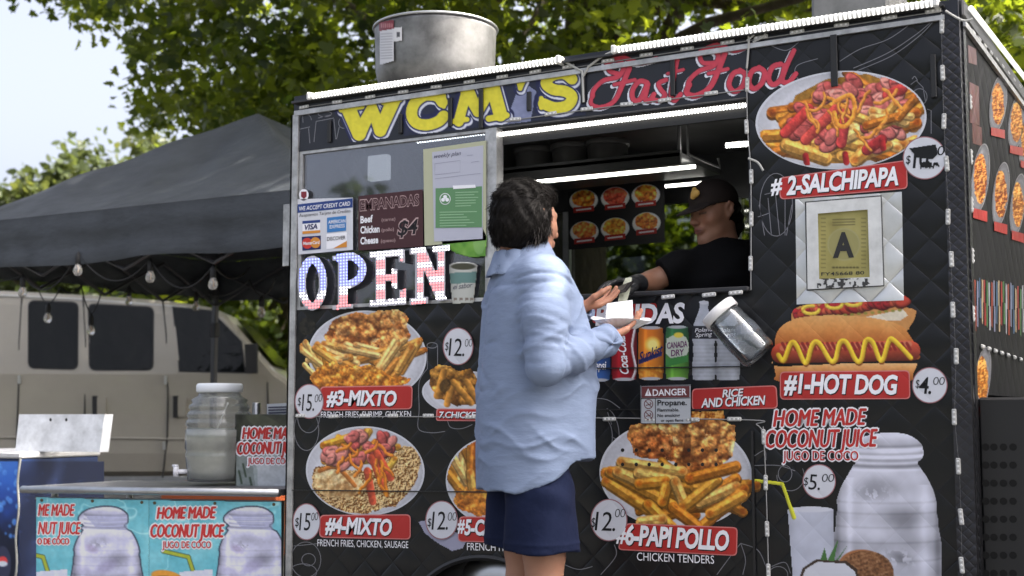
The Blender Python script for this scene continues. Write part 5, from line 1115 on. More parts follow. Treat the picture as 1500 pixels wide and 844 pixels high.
# ---- signs in the display window
og = lambda o: (lambda x, y: at_y(x, y, -.004 - o))
sg = solid_quad('card_sign', [(436, 292), (517, 289.5), (517, 366), (437, 373)], PW); tag(sg, 'white sign with blue heading and four payment card logos in the display window', 'sign')
def on(o): return FR(.004 + o)
BLU = flat('ink_blue', (36, 60, 120), 0); NAV = flat('ink_navy', (30, 34, 84), 0)
d = decal('sign_heading', [(436, 299.5), (516.5, 290.5), (516.5, 304), (436, 312)], BLU, sg, on(.001)); text('lettering', 'WE ACCEPT CREDIT CARD', (438, 309), (513, 301), 6, PTXT, sg, on(.002), .01, .1)
text('lettering', 'Aceptamos Tarjeta de Credito', (438, 318), (513, 311), 4.6, PINK, sg, on(.002), 0, .1)
d = decal('card_logo', [(443, 324), (469, 322), (469, 341), (443, 343)], PTXT, sg, on(.0012)); decal('logo_band', [(443, 324), (469, 322), (469, 326), (443, 328)], BLU, d, on(.0018)); decal('logo_band', [(443, 339), (469, 337), (469, 341), (443, 343)], flat('ink_orange', (196, 130, 50), 0), d, on(.0018)); text('lettering', 'VISA', (446, 337), (465, 335), 7.5, NAV, d, on(.0024), .03, .2)
d = decal('card_logo', [(479, 319), (507, 316), (507, 338), (479, 341)], flat('ink_sky', (56, 116, 176), 0), sg, on(.0012)); text('lettering', 'AMERICAN', (481, 328), (506, 326), 5, PTXT, d, on(.002), .01); text('lettering', 'EXPRESS', (483, 335), (505, 333), 5, PTXT, d, on(.002), .01)
d = decal('card_logo', [(442, 347), (470, 345), (470, 365), (443, 367.5)], NAV, sg, on(.0012)); decal('logo_disc', ellipse_px(450, 356.5, 7.5, 8, 24), flat('ink_red', (186, 52, 44), 0), d, on(.0018)); decal('logo_disc', ellipse_px(462, 355.5, 7.5, 8, 24), flat('ink_orange', (196, 130, 50), 0), d, on(.0021)); text('lettering', 'MasterCard', (444, 359), (468, 357), 4.5, PTXT, d, on(.0027), .02, .1)
d = decal('card_logo', [(478, 343), (508, 340), (508, 362), (478, 365)], PTXT, sg, on(.0012)); decal('logo_band', [(488, 364), (508, 353), (508, 362)], flat('ink_orange', (206, 120, 60), 0), d, on(.0018)); text('lettering', 'DISCOVER', (479, 353), (506, 350.5), 5.5, PINK, d, on(.0024), .01)
sg = solid_quad('empanadas_sign', [(525, 287.5), (619, 277.5), (620, 361), (525, 367)], flat('board_maroon', (64, 36, 40), 0)); tag(sg, 'dark maroon empanadas price board in the display window', 'sign')
text('lettering', 'EMPANADAS', (527, 309), (614, 300.5), 16, flat('letter_outline', (176, 150, 150), 0), sg, on(.001), .045); text('lettering', 'EMPANADAS', (527.5, 308.5), (613.5, 300), 15, flat('board_maroon', (64, 36, 40), 0), sg, on(.0016), .012)
for w_, y, x1, w2, a2, b2 in (('Beef', 327, 546, '(carne)', 559, 579), ('Chicken', 342, 556, '(pollo)', 559, 577), ('Cheese', 358, 554, '(queso)', 558, 579)): text('lettering', w_, (528, y), (x1, y - 2), 10, PTXT, sg, on(.001), .03, .0); text('lettering', w2, (a2, y - 2.5), (b2, y - 4), 5, flat('letter_outline', (176, 150, 150), 0), sg, on(.001), .0)
text('lettering', '$4', (581, 345), (613, 342), 22, flat('letter_outline', (176, 150, 150), 0), sg, on(.001), .06, .2); text('lettering', '$4', (582, 345), (612, 342), 21, flat('letter_dark', (24, 18, 22), 0), sg, on(.0016), .02, .2)
em = decal('emblem_sticker', ellipse_px(445, 285.5, 7, 8.5, 24), PTXT, None, on(.0)); tag(em, 'tiny round sticker with a red shield above the card sign', 'sticker')
decal('shield_print', [(441, 281), (449, 280.5), (449, 288), (445, 291.5), (441, 288)], flat('ink_dark_red', (120, 40, 50), 0), em, on(.001))
sg = solid_quad('plan_sheet', [(620, 219), (712, 206), (712, 352), (648, 358), (622, 360)], flat('sheet_yellow', (170, 172, 146), 0)); tag(sg, 'pale weekly plan sheet in a yellowed sleeve beside the serving window', 'notice')
decal('paper', [(633, 223), (708, 213), (707, 350), (636, 354)], flat('sheet_lilac', (172, 174, 188), 0), sg, on(.001)); text('lettering', 'weekly plan', (636, 232), (675, 227), 6, flat('ink_soft', (60, 60, 80), 0), sg, on(.002), .0, .3)
lines('ruled_line', [[(684, 228), (693, 227)], [(690, 238), (702, 236)], [(637, 240), (674, 235), (674, 252), (637, 256), (637, 240)], [(637, 262), (704, 254)]], .7, flat('ink_faint', (140, 142, 160), 0), sg, on(.002))
sg = solid_quad('park_notice', [(638, 276), (706, 273), (706, 333), (638, 334)], flat('notice_green', (92, 134, 94), 0), off=.0062, th=.002); tag(sg, 'green notice with a round leaf emblem taped over the plan sheet', 'notice')
decal('emblem_disc', ellipse_px(652, 291.5, 8, 8.5, 28), PTXT, sg, on(.003)); decal('emblem_face', ellipse_px(652, 291.5, 7, 7.5, 28), flat('notice_green', (92, 134, 94), 0), sg, on(.0034))
for dx, dy in ((0, -3), (-3, 1.2), (3, 1.2)): decal('leaf_print', ellipse_px(652 + dx, 291.5 + dy, 2.8, 2.8, 14), PTXT, sg, on(.0038))
rr = np.random.RandomState(4); lines('notice_line', [[(667, y), (667 + rr.uniform(20, 34), y - .8)] for y in range(282, 306, 4)] + [[(644, y), (644 + rr.uniform(35, 55), y - 1)] for y in range(311, 332, 4)], 1.0, flat('ink_pale', (150, 186, 150), 0), sg, on(.003)); solid_quad('tape', [(663, 272), (696, 270.5), (697, 275), (664, 277)], PTXT, sg, .0075, .001)
p = Pic(638, 330, 714, 380, 1.2, 7); n_ = p.noise(14, 1, 3); p.poly([(640, 334), (706, 330), (713, 345), (712, 376), (690, 378), (668, 372), (648, 360)], (110, 150, 60)); p.c = ramp(n_, [(60, 106, 44), (96, 146, 56), (128, 168, 80)]); p.ell(702, 355, 9, 18, (140, 176, 120), a=.5); o = p.emit('drink_poster', PRF, None, on(.0), back=on(-.002)); tag(o, 'blurry bright green drink poster below the green notice', 'poster')
p = Pic(652, 378, 704, 448, 1.2, 8); p.poly([(657, 392), (700, 390), (694, 444), (662, 446)], (176, 178, 172)); p.poly([(658, 400), (699, 398), (697, 414), (660, 416)], (96, 128, 124)); p.ell(678.5, 390, 22, 7, (188, 188, 184)); p.ell(678.5, 390.5, 18, 5, (66, 66, 52)); p.c *= (1 - .3 * (np.abs(p.X - 678) / 22) ** 3)[..., None]
for x in (665, 673, 681, 689): p.poly([(x, 436), (x + 5, 435.6), (x + 5, 440), (x, 440.5)], (120, 110, 100))
o = p.emit('cup_poster', PRF, None, on(.0), back=on(-.002)); tag(o, 'cut-out picture of a coffee cup right of the lit open sign', 'poster'); text('lettering', 'el sabor', (664, 424), (692, 421), 8, flat('ink_soft', (60, 60, 80), 0), o, on(.001), .0, .3)
# ---- lit OPEN sign: white letter plates studded with red, white and blue diodes
osn = thing('open_sign', 'red, white and blue light-up OPEN sign along the bottom of the display window', 'lit sign', at_y(545., 452., -.01))
def seg(p, pts, w_): p.stroke(pts, w_ / 2, (176, 176, 184), hi=0)
def box_(p, P): p.poly(P, (176, 176, 184))
def letter(i, p):
    if i == 0: [p.cap(*a, *b_, 6.5, (176, 176, 184), hi=0) for a, b_ in zip(E_[:-1], E_[1:])]
LD = {}
E_ = [(457.5 + 15.5 * math.cos(a), 415 - .5 * 15.5 * math.cos(a) * .1 + 34 * math.sin(a)) for a in np.linspace(0, 2 * math.pi, 40)]
LB = [MAT for MAT in (M('diode_blue', (.2, .25, .8), .4, emit=((.16, .2, 1.0), 1.35)), M('diode_white', (.9, .9, .9), .4, emit=((1, .97, 1), 1.1)), M('diode_red', (.8, .2, .2), .4, emit=((1.0, .12, .12), 1.2)))]
defs = [(434, 372, 482, 460, lambda p: [p.cap(*a, *b_, 6.5, (176, 176, 184), hi=0) for a, b_ in zip(E_[:-1], E_[1:])]),
        (484, 368, 540, 456, lambda p: (box_(p, [(495, 378), (510, 376.5), (510, 452), (495, 453)]), p.stroke(smooth_line([(497, 378), (516, 376), (530, 388), (528, 406), (514, 416), (502, 417)], 6), 6.5, (176, 176, 184), hi=0), box_(p, [(487, 448), (518, 445), (518, 452), (487, 455)]), box_(p, [(487, 375), (508, 373), (508, 381), (487, 383)]))),
        (538, 360, 600, 454, lambda p: (box_(p, [(550, 370), (566, 369), (566, 448), (550, 450)]), box_(p, [(541, 369), (592, 364), (592, 376), (541, 379)]), box_(p, [(584, 366), (594, 365), (594, 386), (584, 384)]), box_(p, [(566, 402), (582, 401), (582, 412), (566, 413)]), box_(p, [(574, 394), (583, 393), (583, 424), (574, 422)]), box_(p, [(541, 440), (594, 436), (594, 447), (541, 451)]), box_(p, [(585, 425), (596, 422), (596, 447), (585, 446)]))),
        (598, 354, 660, 450, lambda p: (box_(p, [(608, 366), (622, 364), (622, 444), (608, 446)]), box_(p, [(600, 364), (622, 361), (622, 371), (600, 374)]), box_(p, [(600, 437), (628, 434), (628, 445), (600, 448)]), box_(p, [(607, 364), (623, 361), (656, 440), (640, 443)]), box_(p, [(640, 362), (653, 360), (653, 440), (640, 442)]), box_(p, [(634, 361), (660, 357), (660, 367), (634, 371)])))]
for i, (x0, y0, x1, y1, fn_) in enumerate(defs):
    p = Pic(x0, y0, x1, y1, 1.0, i); fn_(p); pl_ = p.emit('letter_plate', PRF, osn, FR(.020), back=FR(.008))
    inner = p.a > .5; V = [[], [], []]
    st_ = 4.4
    for yy in np.arange(y0 + 2, y1, st_):
        for xx in np.arange(x0 + 2, x1, st_):
            y2 = yy - (xx - 545) * .07
            ok_ = all(0 <= int(round(y2 + dy - y0)) < inner.shape[0] and 0 <= int(round(xx + dx - x0)) < inner.shape[1] and inner[int(round(y2 + dy - y0)), int(round(xx + dx - x0))] for dx, dy in ((-1.5, 0), (1.5, 0), (0, -1.5), (0, 1.5)))
            if not ok_: continue
            f = (yy - y0) / (y1 - y0)
            c_ = (0 if f < .56 else (1 if f < .72 else 2)) if i < 2 else ((1 if f < .14 else (2 if int(f * 8.5) % 2 == 0 else 1)))
            V[c_].append((xx, y2))
    for c_ in range(3):
        if not V[c_]: continue
        b = MB()
        for xx, y2 in V[c_]:
            P = at_y(float(xx), float(y2), -.0205); b.lathe([(.0036, 0), (.0028, .0025)], P, 7, (0, -1, 0), (False, True))
        o = b.build('diode_row', LB[c_], pl_); o["kind"] = 'stuff'
# ---- permit frame on a patch of bare quilted steel
solid_quad('bare_steel', [(1165, 292), (1321, 281), (1324, 440), (1167, 446)], M('quilted_steel', (.62, .63, .62), .4, .55, quilt=.9, vary=(6, .2)), cart, .003, .004)
pf2 = thing('permit_frame', 'silver framed yellow letter A grade card on the bare steel patch', 'framed card', at_y(1238., 424., -.01))
FRM = M('frame_aluminium', (.66, .67, .66), .5, .1, vary=(12, .25))
O_ = [(1181, 297), (1290, 288), (1294, 418), (1183, 424)]; I_ = [(1198, 313), (1271, 307), (1274, 406), (1200, 409)]
solid_quad('frame_shadow', [(1179, 295.5), (1291.5, 286), (1295.5, 419.5), (1181.5, 426)], M('frame_shadow_dark', (.05, .05, .05), .7), pf2, .0045, .004)  # dark border drawn round the frame in place of its shadow
for i in range(4): solid_quad('frame_bar', [O_[i], O_[(i + 1) % 4], I_[(i + 1) % 4], I_[i]], FRM, pf2, .016 + .0006 * (i % 2), .012)
p = Pic(1196, 304, 1277, 412, 1.2, 9); p.put(ALL, np.ones(p.X.shape), ramp(p.noise(24, 1), [(124, 116, 66), (150, 142, 84), (166, 158, 104)])); p.ell(1236, 358, 24, 24, (150, 148, 112), a=.6); p.ell(1236, 358, 22, 22, (140, 134, 84), a=.7)
for y in range(322, 334, 4): p.cap(1220, y, 1252, y - 1, .8, (96, 90, 56), hi=0)
for y in range(320, 395, 6):
    for x in (1203, 1262): p.cap(x, y, x + 6, y, .7, (110, 102, 60), hi=0)
for x in range(1220, 1256, 5): p.cap(x, 392, x + 2, 392, 1.3, (84, 78, 46), hi=0)
cdp = p.emit('grade_card', PRF, pf2, FR(.008)); text('lettering', 'A', (1220, 376), (1251, 375), 34, flat('ink_charcoal', (44, 44, 44), 0), cdp, FR(.0095), .045); text('lettering', 'FY45668 80', (1203, 404), (1266, 402), 5, flat('ink_charcoal', (44, 44, 44), 0), cdp, FR(.0095), .01)
p = Pic(1197, 408, 1275, 422, 1.0, 3); p.put(ALL, (p.noise(4, 2) > .46).astype(float), (60, 60, 60)); p.emit('worn_label', PRF, pf2, FR(.0175))
# ---- danger sign
ds = solid_quad('danger_sign', [(938, 565), (1012, 563.5), (1012.5, 621), (938.5, 621)], flat('sign_white', (176, 180, 186), 0), None, .010, .003); tag(ds, 'white propane danger sign with a dark red heading below the drink cans', 'sign')
DS = lambda o: FR(.010 + o)
decal('sign_heading', [(940, 566.5), (1010, 565.5), (1010, 582), (940, 583)], flat('sign_maroon', (106, 58, 60), 0), ds, DS(.0006)); text('lettering', 'DANGER', (956, 580), (1006, 578.5), 9.5, PTXT, ds, DS(.0012), .02)
decal('warning_triangle', [(949.5, 569), (954.5, 580), (944.5, 580)], PTXT, ds, DS(.0012)); decal('warning_mark', [(949, 572), (950, 572), (950, 578), (949, 578)], flat('sign_maroon', (106, 58, 60), 0), ds, DS(.0018))
for w_, b0, b1, y, h in (('Propane.', 963, 1006, 594, 8), ('Flammable.', 963, 995, 603, 4.5), ('No smoking', 963, 996, 611, 4.5), ('or open flame', 968, 1001, 618, 4)): text('lettering', w_, (b0, y), (b1, y - .5), h, PINK, ds, DS(.0012), .02)
for y in (592, 608): 
    rg = decal('ban_symbol', ellipse_px(950, y, 6.8, 7.2, 28), flat('sign_maroon', (106, 58, 60), 0), ds, DS(.0008)); decal('symbol_face', ellipse_px(950, y, 5.6, 6, 28), flat('sign_white', (176, 180, 186), 0), rg, DS(.0012)); lines('symbol_bar', [[(945.5, y - 4.5), (954.5, y + 4.5)], [(946, y + 2), (954, y)], [(952, y - 3), (954, y)]], 1.2, flat('sign_maroon', (106, 58, 60), 0), rg, DS(.0016))
lines('sign_border', [[(939, 584), (1011, 583)], [(960, 584), (960, 621)], [(939, 565.5), (939, 620.5), (1012, 620.5), (1012, 564.5), (939, 565.5)]], 1.0, PINK, ds, DS(.0008))
# ---- menu board inside
PRB = M('print_menu_board', attr=True, rough=.35)  # board gives no light; its brightness is put into the print colours
IN = lambda o: (lambda x, y: at_y(x, y, 1.42 - o))
mb = solid_quad('menu_board', [(832, 281), (973, 262), (974, 355), (833, 366)], flat('board_black', (24, 24, 28), 0, 1.2), None, 0, .01, IN); tag(mb, 'black menu board with six dish pictures hanging inside against the back window', 'menu board')
for i, (cx_, cy_, c1) in enumerate(((855, 294, ORANGE), (901, 290, [(120, 30, 30), (176, 70, 50), (206, 120, 70)]), (946, 286, ORANGE), (856, 340, [(150, 50, 30), (196, 110, 50), (214, 170, 100)]), (901, 335, GOLD), (947, 327, ORANGE))):
    def pf_(p, c1=c1, cx_=cx_, cy_=cy_, i=i): crust(p, ellipse_px(cx_, cy_ - 3, 17, 13, 24), c1, 3, 60 + i, 3, lump=4)
    dd_ = plate('d', cx_, cy_, 21, 16, -.1, pf_, .9, 60 + i, mb, lambda o: IN(o + .001), mat=PRB, k=2.4, pw=flat('plate_flat', (196, 198, 206), 0)); decal('name_banner', [(cx_ - 15, cy_ + 10), (cx_ + 15, cy_ + 7), (cx_ + 15, cy_ + 15), (cx_ - 15, cy_ + 18)], flat('banner_flat', (168, 44, 42), 0), dd_, IN(.004)); lines('lettering', [[(cx_ - 11, cy_ + 14), (cx_ + 11, cy_ + 11.5)]], 2.2, PTXT, dd_, IN(.005))
# ---- tip jar strapped to the front of the ledge
p0 = at_y(1056., 460., -.11); p1 = at_y(1113., 521., -.085); ax_ = p1 - p0; L_ = np.linalg.norm(ax_); ax_ /= L_
tj = thing('tip_jar', 'clear plastic tip jar with a white lid tilted in front of the drink cans', 'jar', p1)
b = MB(); b.lathe([(.052, .0), (.058, .012), (.063, .03), (.064, L_ * .6), (.064, L_ - .012), (.058, L_), (.054, L_), (.060, L_ - .014), (.060, .03), (.049, .0)], p0, 36, ax_, (False, False)); b.lathe([(.06, L_ - .004)], p0, 36, ax_, (False, True)); b.build('jar_body', glass_mat('clear_plastic', (.93, .95, .96), .02, .05, .035, (.6, .64, .7)), tj, True)
b = MB(); b.lathe([(.03, -.022), (.062, -.022), (.067, -.017), (.067, .012), (.062, .012)], p0, 36, ax_, (True, False)); b.build('lid', M('lid_white', (.74, .74, .74), .4), tj, True)
b = MB(); b.lathe([(.0645, .08), (.0655, .081), (.0655, .13), (.0645, .131)], p0, 36, ax_, (False, False)); b.build('clear_label', glass_mat('label_film', (.86, .88, .92), .03, .1, .08, (.6, .66, .76)), tj, True)
b = MB(); q_ = at_y(1086., 488., -.0); b.box(q_ - [.012, .03, .03], q_ + [.012, .0, .03], .003); b.build('jar_bracket', BLACK, tj)
# ------------------------------------------------------------------ juice table
tz = [at_y(35., 717., 0.), at_y(413., 722., 0.)]
tb_ = thing('juice_table', 'steel-topped table left of the cart with a rounded shiny edge', 'table', ((tz[0][0] + tz[1][0]) / 2, .35, 0))
zl, zr = tz[0][2], tz[1][2]; xl, xr = tz[0][0], -2.73
b = MB(); b.hexa([(xl, .0, zl - .012), (xr, .0, zr - .012), (xr, .62, zr - .012), (xl, .62, zl - .012), (xl, .0, zl + .014), (xr, .0, zr + .014), (xr, .62, zr + .014), (xl, .62, zl + .014)]); b.build('tabletop', M('table_steel', (.26, .26, .27), .4, .8, vary=(4, .3)), tb_)
b = MB(); b.tube([(xl - .004, -.006, zl), (xr, -.006, zr)], .017, 12); b.tube([(xl - .004, -.006, zl), (xl - .004, .62, zl)], .015, 10); b.build('edge_tube', STEEL, tb_, True)
for x in (xl + .12, xr - .06):
    for y in (.08, .56): b = MB(); b.tube([(x, y, 0), (x, y, zl - .01)], .016, 8); b.build('leg', STEEL, tb_)
b = MB(); b.tube([(xl + .05, .03, float(at_y(60., 730., .03)[2])), (xr - .01, .03, float(at_y(410., 735., .03)[2]))], .006, 6); b.build('hanging_rail', STEEL, tb_)
BN = lambda o: (lambda x, y: at_y(x, y, .018 - o))
TEAL = flat('banner_teal', (92, 156, 168), 0, 1.5); BRED = flat('banner_red', (170, 44, 44), 0, 1.5); BWH = flat('banner_white', (206, 204, 214), 0, 1.5)
def juice_banner(x0, x1, top0, top1, shift, label, cut):
    p = Pic(x0, top0 - 2, x1, 900, 1.25, int(x0)); m = (p.Y > top0 + (p.X - x0) / (x1 - x0) * (top1 - top0)).astype(float); n_ = p.noise(34, 1, 4); vein = np.exp(-((p.noise(46, 8, 3) - .5) / .014) ** 2)
    p.put(ALL, m, ramp(n_ * .9 + vein * .5, [(74, 146, 160), (92, 162, 174), (120, 180, 188), (150, 198, 204)])); m0 = p.a.copy()
    P = jar_paint(p, lambda x, y: (shift + 98 + 98 * x + (4 if y > .2 else 0), 748 + 140 * y), tone=(176, 178, 204)); p.stroke(P + [P[0]], 1.0, (52, 58, 74), hi=0)
    for k_ in range(9): p.cap(shift + 120 + k_ * 2, 756 + k_ * 2.2, shift + 180, 755 + k_ * 2.6, .8, (140, 142, 168), hi=0)
    p.ell(shift + 128, 804, 9, 5, (136, 122, 150), .4, a=.6, soft=4); p.ell(shift + 150, 830, 16, 8, (132, 126, 156), -.5, a=.6, soft=5); p.ell(shift + 118, 838, 14, 7, (140, 136, 160), .3, a=.5, soft=5)
    sx = shift + 20
    p.stroke([(sx, 807.5), (sx + 37, 816), (sx + 50, 856)], 3.4, (40, 60, 40), hi=0); p.stroke([(sx, 807.5), (sx + 37, 816), (sx + 50, 856)], 2.4, (150, 158, 52), hi=0)
    p.poly([(shift + 38, 900), (shift + 44, 838), (shift + 92, 834), (shift + 96, 900)], (186, 188, 206)); p.ell(shift + 26, 846, 24, 10, (196, 134, 52), .2); p.ell(shift + 26, 858, 26, 14, (120, 78, 50), .2)
    p.a = np.minimum(p.a, m0); p.grain(.05, 4)
    o = p.emit('juice_banner', PRF, None, BN(0), back=BN(-.003), k=1.5); tag(o, label, 'banner', 'juice banners under the table')
    A = (((shift + 11, 760), (shift + 97, 759), 17), ((shift + 2, 787), (shift + 109, 787), 19), ((shift + 19, 803), (shift + 90, 803), 10))
    if cut: 
        for w_, a, b_, h, sh in (('ME MADE', (56, 755.5), (109, 755.5), 17, .22), ('NUT JUICE', (56, 782.5), (118, 782.5), 18, .22), ('O DE COCO', (55, 797.5), (101, 797.5), 9, 0)):
            text('lettering', w_, (a[0] - .6, a[1] + .8), (b_[0] + .6, b_[1] + .8), h + 1.4, BWH, o, BN(.001), .02, sh, .98, fat=1.5); text('lettering', w_, a, b_, h, BRED, o, BN(.0018), .0, sh, .98, fat=.6)
    else: juice_words(o, lambda o_: BN(o_ - .002), A, white=BWH, red=BRED)
    for gx in ((x0 + 8, top0 + 5), (x1 - 10, top1 + 4), ((x0 + x1) / 2, (top0 + top1) / 2 + 4)):
        decal('eyelet', ellipse_px(gx[0], gx[1], 2.4, 2.4, 14), M('eyelet_brass', (.12, .1, .06), .4, .8), o, BN(.0015))
    return o
juice_banner(53, 217.6, 728, 732, 6, 'blue juice banner hanging at the left, its heading cut off by its left edge', True)
juice_banner(218.4, 411, 732, 735, 219, 'blue juice banner hanging at the right, next to the cart', False)
# drinks dispenser
dy_ = .30; DC = at_y(319., 708., dy_)
def dz(py): return float(at_y(319., float(py), dy_)[2])
def dr(px): return abs(float(at_y(319. + px, 640., dy_)[0] - at_y(319., 640., dy_)[0])) * .93
DC[2] = max(zr, zl) + .016; c0 = np.array([DC[0], DC[1], 0])
dsp = thing('drink_dispenser', 'ribbed clear plastic barrel of cloudy coconut juice with white lid on the table', 'drink dispenser', DC)
prof = [(22, 706), (36, 704), (37, 690), (39, 672), (39.5, 664), (38.2, 660), (40.2, 656), (40, 640), (40, 630), (37.5, 626), (40, 622), (39.5, 617), (36.5, 613), (39, 609), (38, 605), (34.5, 601), (37, 597), (36, 594), (32, 590), (34, 586), (27, 581), (25, 578), (24, 574)]
b = MB(); b.lathe([(dr(r_), max(dz(y), DC[2] + .002)) for r_, y in prof], c0, 44, (0, 0, 1), (True, False)); b.build('barrel', glass_mat('cloudy_plastic', (.88, .89, .88), .05, .12, .13, (.62, .64, .62)), dsp, True)
prof = [(20, 702), (34, 700), (36, 690), (38, 672), (38, 655), (38.4, 640), (38, 629), (30, 628)]
b = MB(); b.lathe([(dr(r_), dz(y)) for r_, y in prof], c0, 40); b.build('juice', M('coconut_juice', (.60, .60, .55), .4, vary=(9, .25)), dsp, True)
b = MB(); b.lathe([(dr(27), dz(575)), (dr(28), dz(573)), (dr(28), dz(565)), (dr(26), dz(562)), (dr(5), dz(561.5))], c0, 40); b.build('lid', M('lid_bluewhite', (.68, .71, .75), .4), dsp, True)
b = MB(); s0 = c0 + [-.6 * dr(36), -.8 * dr(36), dz(690)]; s1 = s0 + [-.035, -.04, 0]; b.tube([s0, s1], .011, 10); b.tube([s1 + [0, 0, .022], s1 + [0, 0, -.022]], .013, 10); b.tube([s1 + [-.02, .0, .026], s1 + [.01, 0, .026]], .006, 8); b.build('spigot', M('spigot_white', (.66, .66, .70), .4), dsp, True)
b = MB(); b.tube([c0 + [dr(14), -dr(30), dz(650)], c0 + [dr(30), -dr(18), dz(590)]], .004, 6); b.build('ladle_handle', WHITE, dsp)
# leaning picture board, steel can, small notice
BD = lambda o: (lambda x, y: at_y(x, y, .26 - o))
p = Pic(343, 607, 440, 712, 1.2, 77); p.put(ALL, ((p.X > 343.5 - (p.Y - 607) * .0)).astype(float), ramp(p.noise(18, 1) * .7, [(30, 32, 28), (56, 58, 48), (90, 92, 80)])); p.poly([(346, 672), (440, 660), (440, 712), (346, 712)], (150, 158, 158)); p.poly([(376, 676), (440, 672), (440, 712), (378, 712)], (176, 180, 184)); p.poly([(346, 668), (368, 664), (374, 712), (346, 712)], (128, 136, 134)); p.ell(388, 620, 30, 10, (80, 84, 66), .4, a=.6)
for x, y, a in ((350, 690, .4), (356, 680, -.3), (366, 700, .2)): p.cap(x, y, x + 4, y + 18, 1.5, (60, 74, 60), hi=0)
p.c *= (1 + .0 * p.X)[..., None]; p.grain(.1, 5); o = p.emit('juice_board', PRF, None, BD(0), back=BD(-.006)); tag(o, 'dark coconut juice picture board standing on the table against the cart', 'picture board')
juice_words(o, lambda o_: BD(o_ - .002), (((355, 643), (441, 643), 17), ((348, 666), (444, 664), 18), ((363, 680), (432, 680), 9.5)))
cc_ = at_y(375.5, 600., .42); cc_[2] = zr + .014; b = MB(); hh = float(at_y(375., 590., .42)[2]) - cc_[2]; b.lathe([(.018, 0), (.019, .004), (.019, hh - .004), (.017, hh)], cc_, 20); o = b.build('steel_can', STEEL, None, True); tag(o, 'slim steel can standing behind the juice picture board', 'can')
b = MB(); q_ = solid_quad('small_notice', [(391, 592), (430, 590), (430, 640), (391, 640)], flat('sign_white', (176, 180, 186), 0), None, 0, .004, lambda o: (lambda x, y: at_y(x, y, .36 - o))); tag(q_, 'small white notice half hidden behind the picture board', 'notice'); lines('notice_line', [[(393, 597), (425, 596)], [(393, 601), (425, 600)], [(393, 605), (425, 604)]], 2.0, flat('ink_soft', (60, 60, 80), 0), q_, lambda x, y: at_y(x, y, .356))
# blue drinks cooler with a folded steel lid
cq = at_y(27., 760., .64); ctop = float(at_y(27., 672., .64)[2]); cw = .75; cdp_ = .56
cl = thing('drinks_cooler', 'blue drinks cooler printed with water drops behind the left end of the table', 'cooler', (cq[0] - cw / 2, .9, 0))
b = MB(); b.box((cq[0] - cw, .64, .08), (cq[0], .64 + cdp_, ctop), .006); b.build('cooler_body', M('cooler_blue', (.012, .03, .10), .35, vary=(5, .3)), cl)
CF = lambda o: (lambda x, y: at_y(x, y, .64 - o)); CS = lambda o: (lambda x, y: at_x(x, y, cq[0] + o))
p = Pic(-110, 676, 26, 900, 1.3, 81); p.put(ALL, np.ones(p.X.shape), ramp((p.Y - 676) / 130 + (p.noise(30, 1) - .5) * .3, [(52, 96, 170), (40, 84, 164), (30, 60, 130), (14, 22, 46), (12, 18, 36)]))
r = np.random.RandomState(5)
for i in range(70): x, y, s_ = r.uniform(-110, 26), r.uniform(680, 790), r.uniform(1.5, 5.5); p.ell(x, y, s_ * .8, s_, (96, 146, 204), a=.8, soft=2); p.ell(x + s_ * .2, y + s_ * .25, s_ * .55, s_ * .7, (44, 92, 170), a=.8, soft=2)
for x in (-60, -28, 4): p.ell(x, 826, 12, 26, (44, 48, 70)); p.ell(x, 822, 7, 7, (190, 60, 60)); p.ell(x, 826, 7, 4, (180, 186, 206))
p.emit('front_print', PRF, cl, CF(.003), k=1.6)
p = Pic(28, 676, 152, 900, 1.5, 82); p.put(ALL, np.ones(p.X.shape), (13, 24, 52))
for i in range(40): x, y = r.uniform(28, 152), r.uniform(680, 860); p.ell(x, y, r.uniform(1, 4), r.uniform(.8, 1.6), (30, 48, 86), a=.6)
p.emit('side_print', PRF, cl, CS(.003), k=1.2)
b = MB(); b.box((cq[0] - cw - .01, .63, ctop), (cq[0] + .01, .64 + cdp_ + .01, ctop + .035), .008); tp = b.build('cooler_top', M('cooler_white', (.6, .6, .6), .4, vary=(6, .3)), cl)
T = [at_y(22., 668., .72), at_y(146., 662., .86), at_y(153., 607., .90), at_y(28., 607., .76)]; T[0][2] = ctop + .036; T[1][2] = ctop + .036
bk = np.array([.015, .05, .0]); b = MB(); b.prism(T, bk); b.build('steel_lid', M('lid_galvanised', (.62, .64, .67), .5, .2, vary=(11, .35)), cl)
for px in (74, 97): decal('lid_hole', ellipse_px(px, 615, 1.8, 2.6, 12), BLACK, cl, lambda x, y: at_d(x, y, float((np.array(T[2]) * .6 + np.array(T[3]) * .4 - CAM) @ RW[:, 2]) - .02))
b = MB(); b.tube([cq + [.006, -.012, 0] + np.array([.008 * math.sin(k_ * .9), 0, z_ - cq[2]]) for k_, z_ in enumerate(np.linspace(.1, ctop, 16))], .006, 6); b.build('rope', M('rope_grey', (.3, .3, .28), .8), cl)
# orange crate on the ground behind the table
A = at_y(236., 727., 2.9); B = at_y(404., 727., 2.9); oc = thing('orange_crate', 'orange plastic crate on the road, glimpsed through the gap under the tabletop', 'crate', ((A[0] + B[0]) / 2, 3.05, 0))
OR = M('orange_plastic', (.50, .10, .02), .45, vary=(5, .2)); b = MB(); z_ = float(A[2]) + .1
for q in (((A[0], 2.9, 0), (B[0], 2.92, z_)), ((A[0], 3.28, 0), (B[0], 3.3, z_)), ((A[0], 2.92, 0), (A[0] + .02, 3.28, z_)), ((B[0] - .02, 2.92, 0), (B[0], 3.28, z_))): 
    b = MB(); b.box(*q); b.build('crate_wall', OR, oc)
b = MB(); b.box((A[0] + .02, 2.92, .01), (B[0] - .02, 3.28, .03)); b.build('crate_floor', OR, oc)
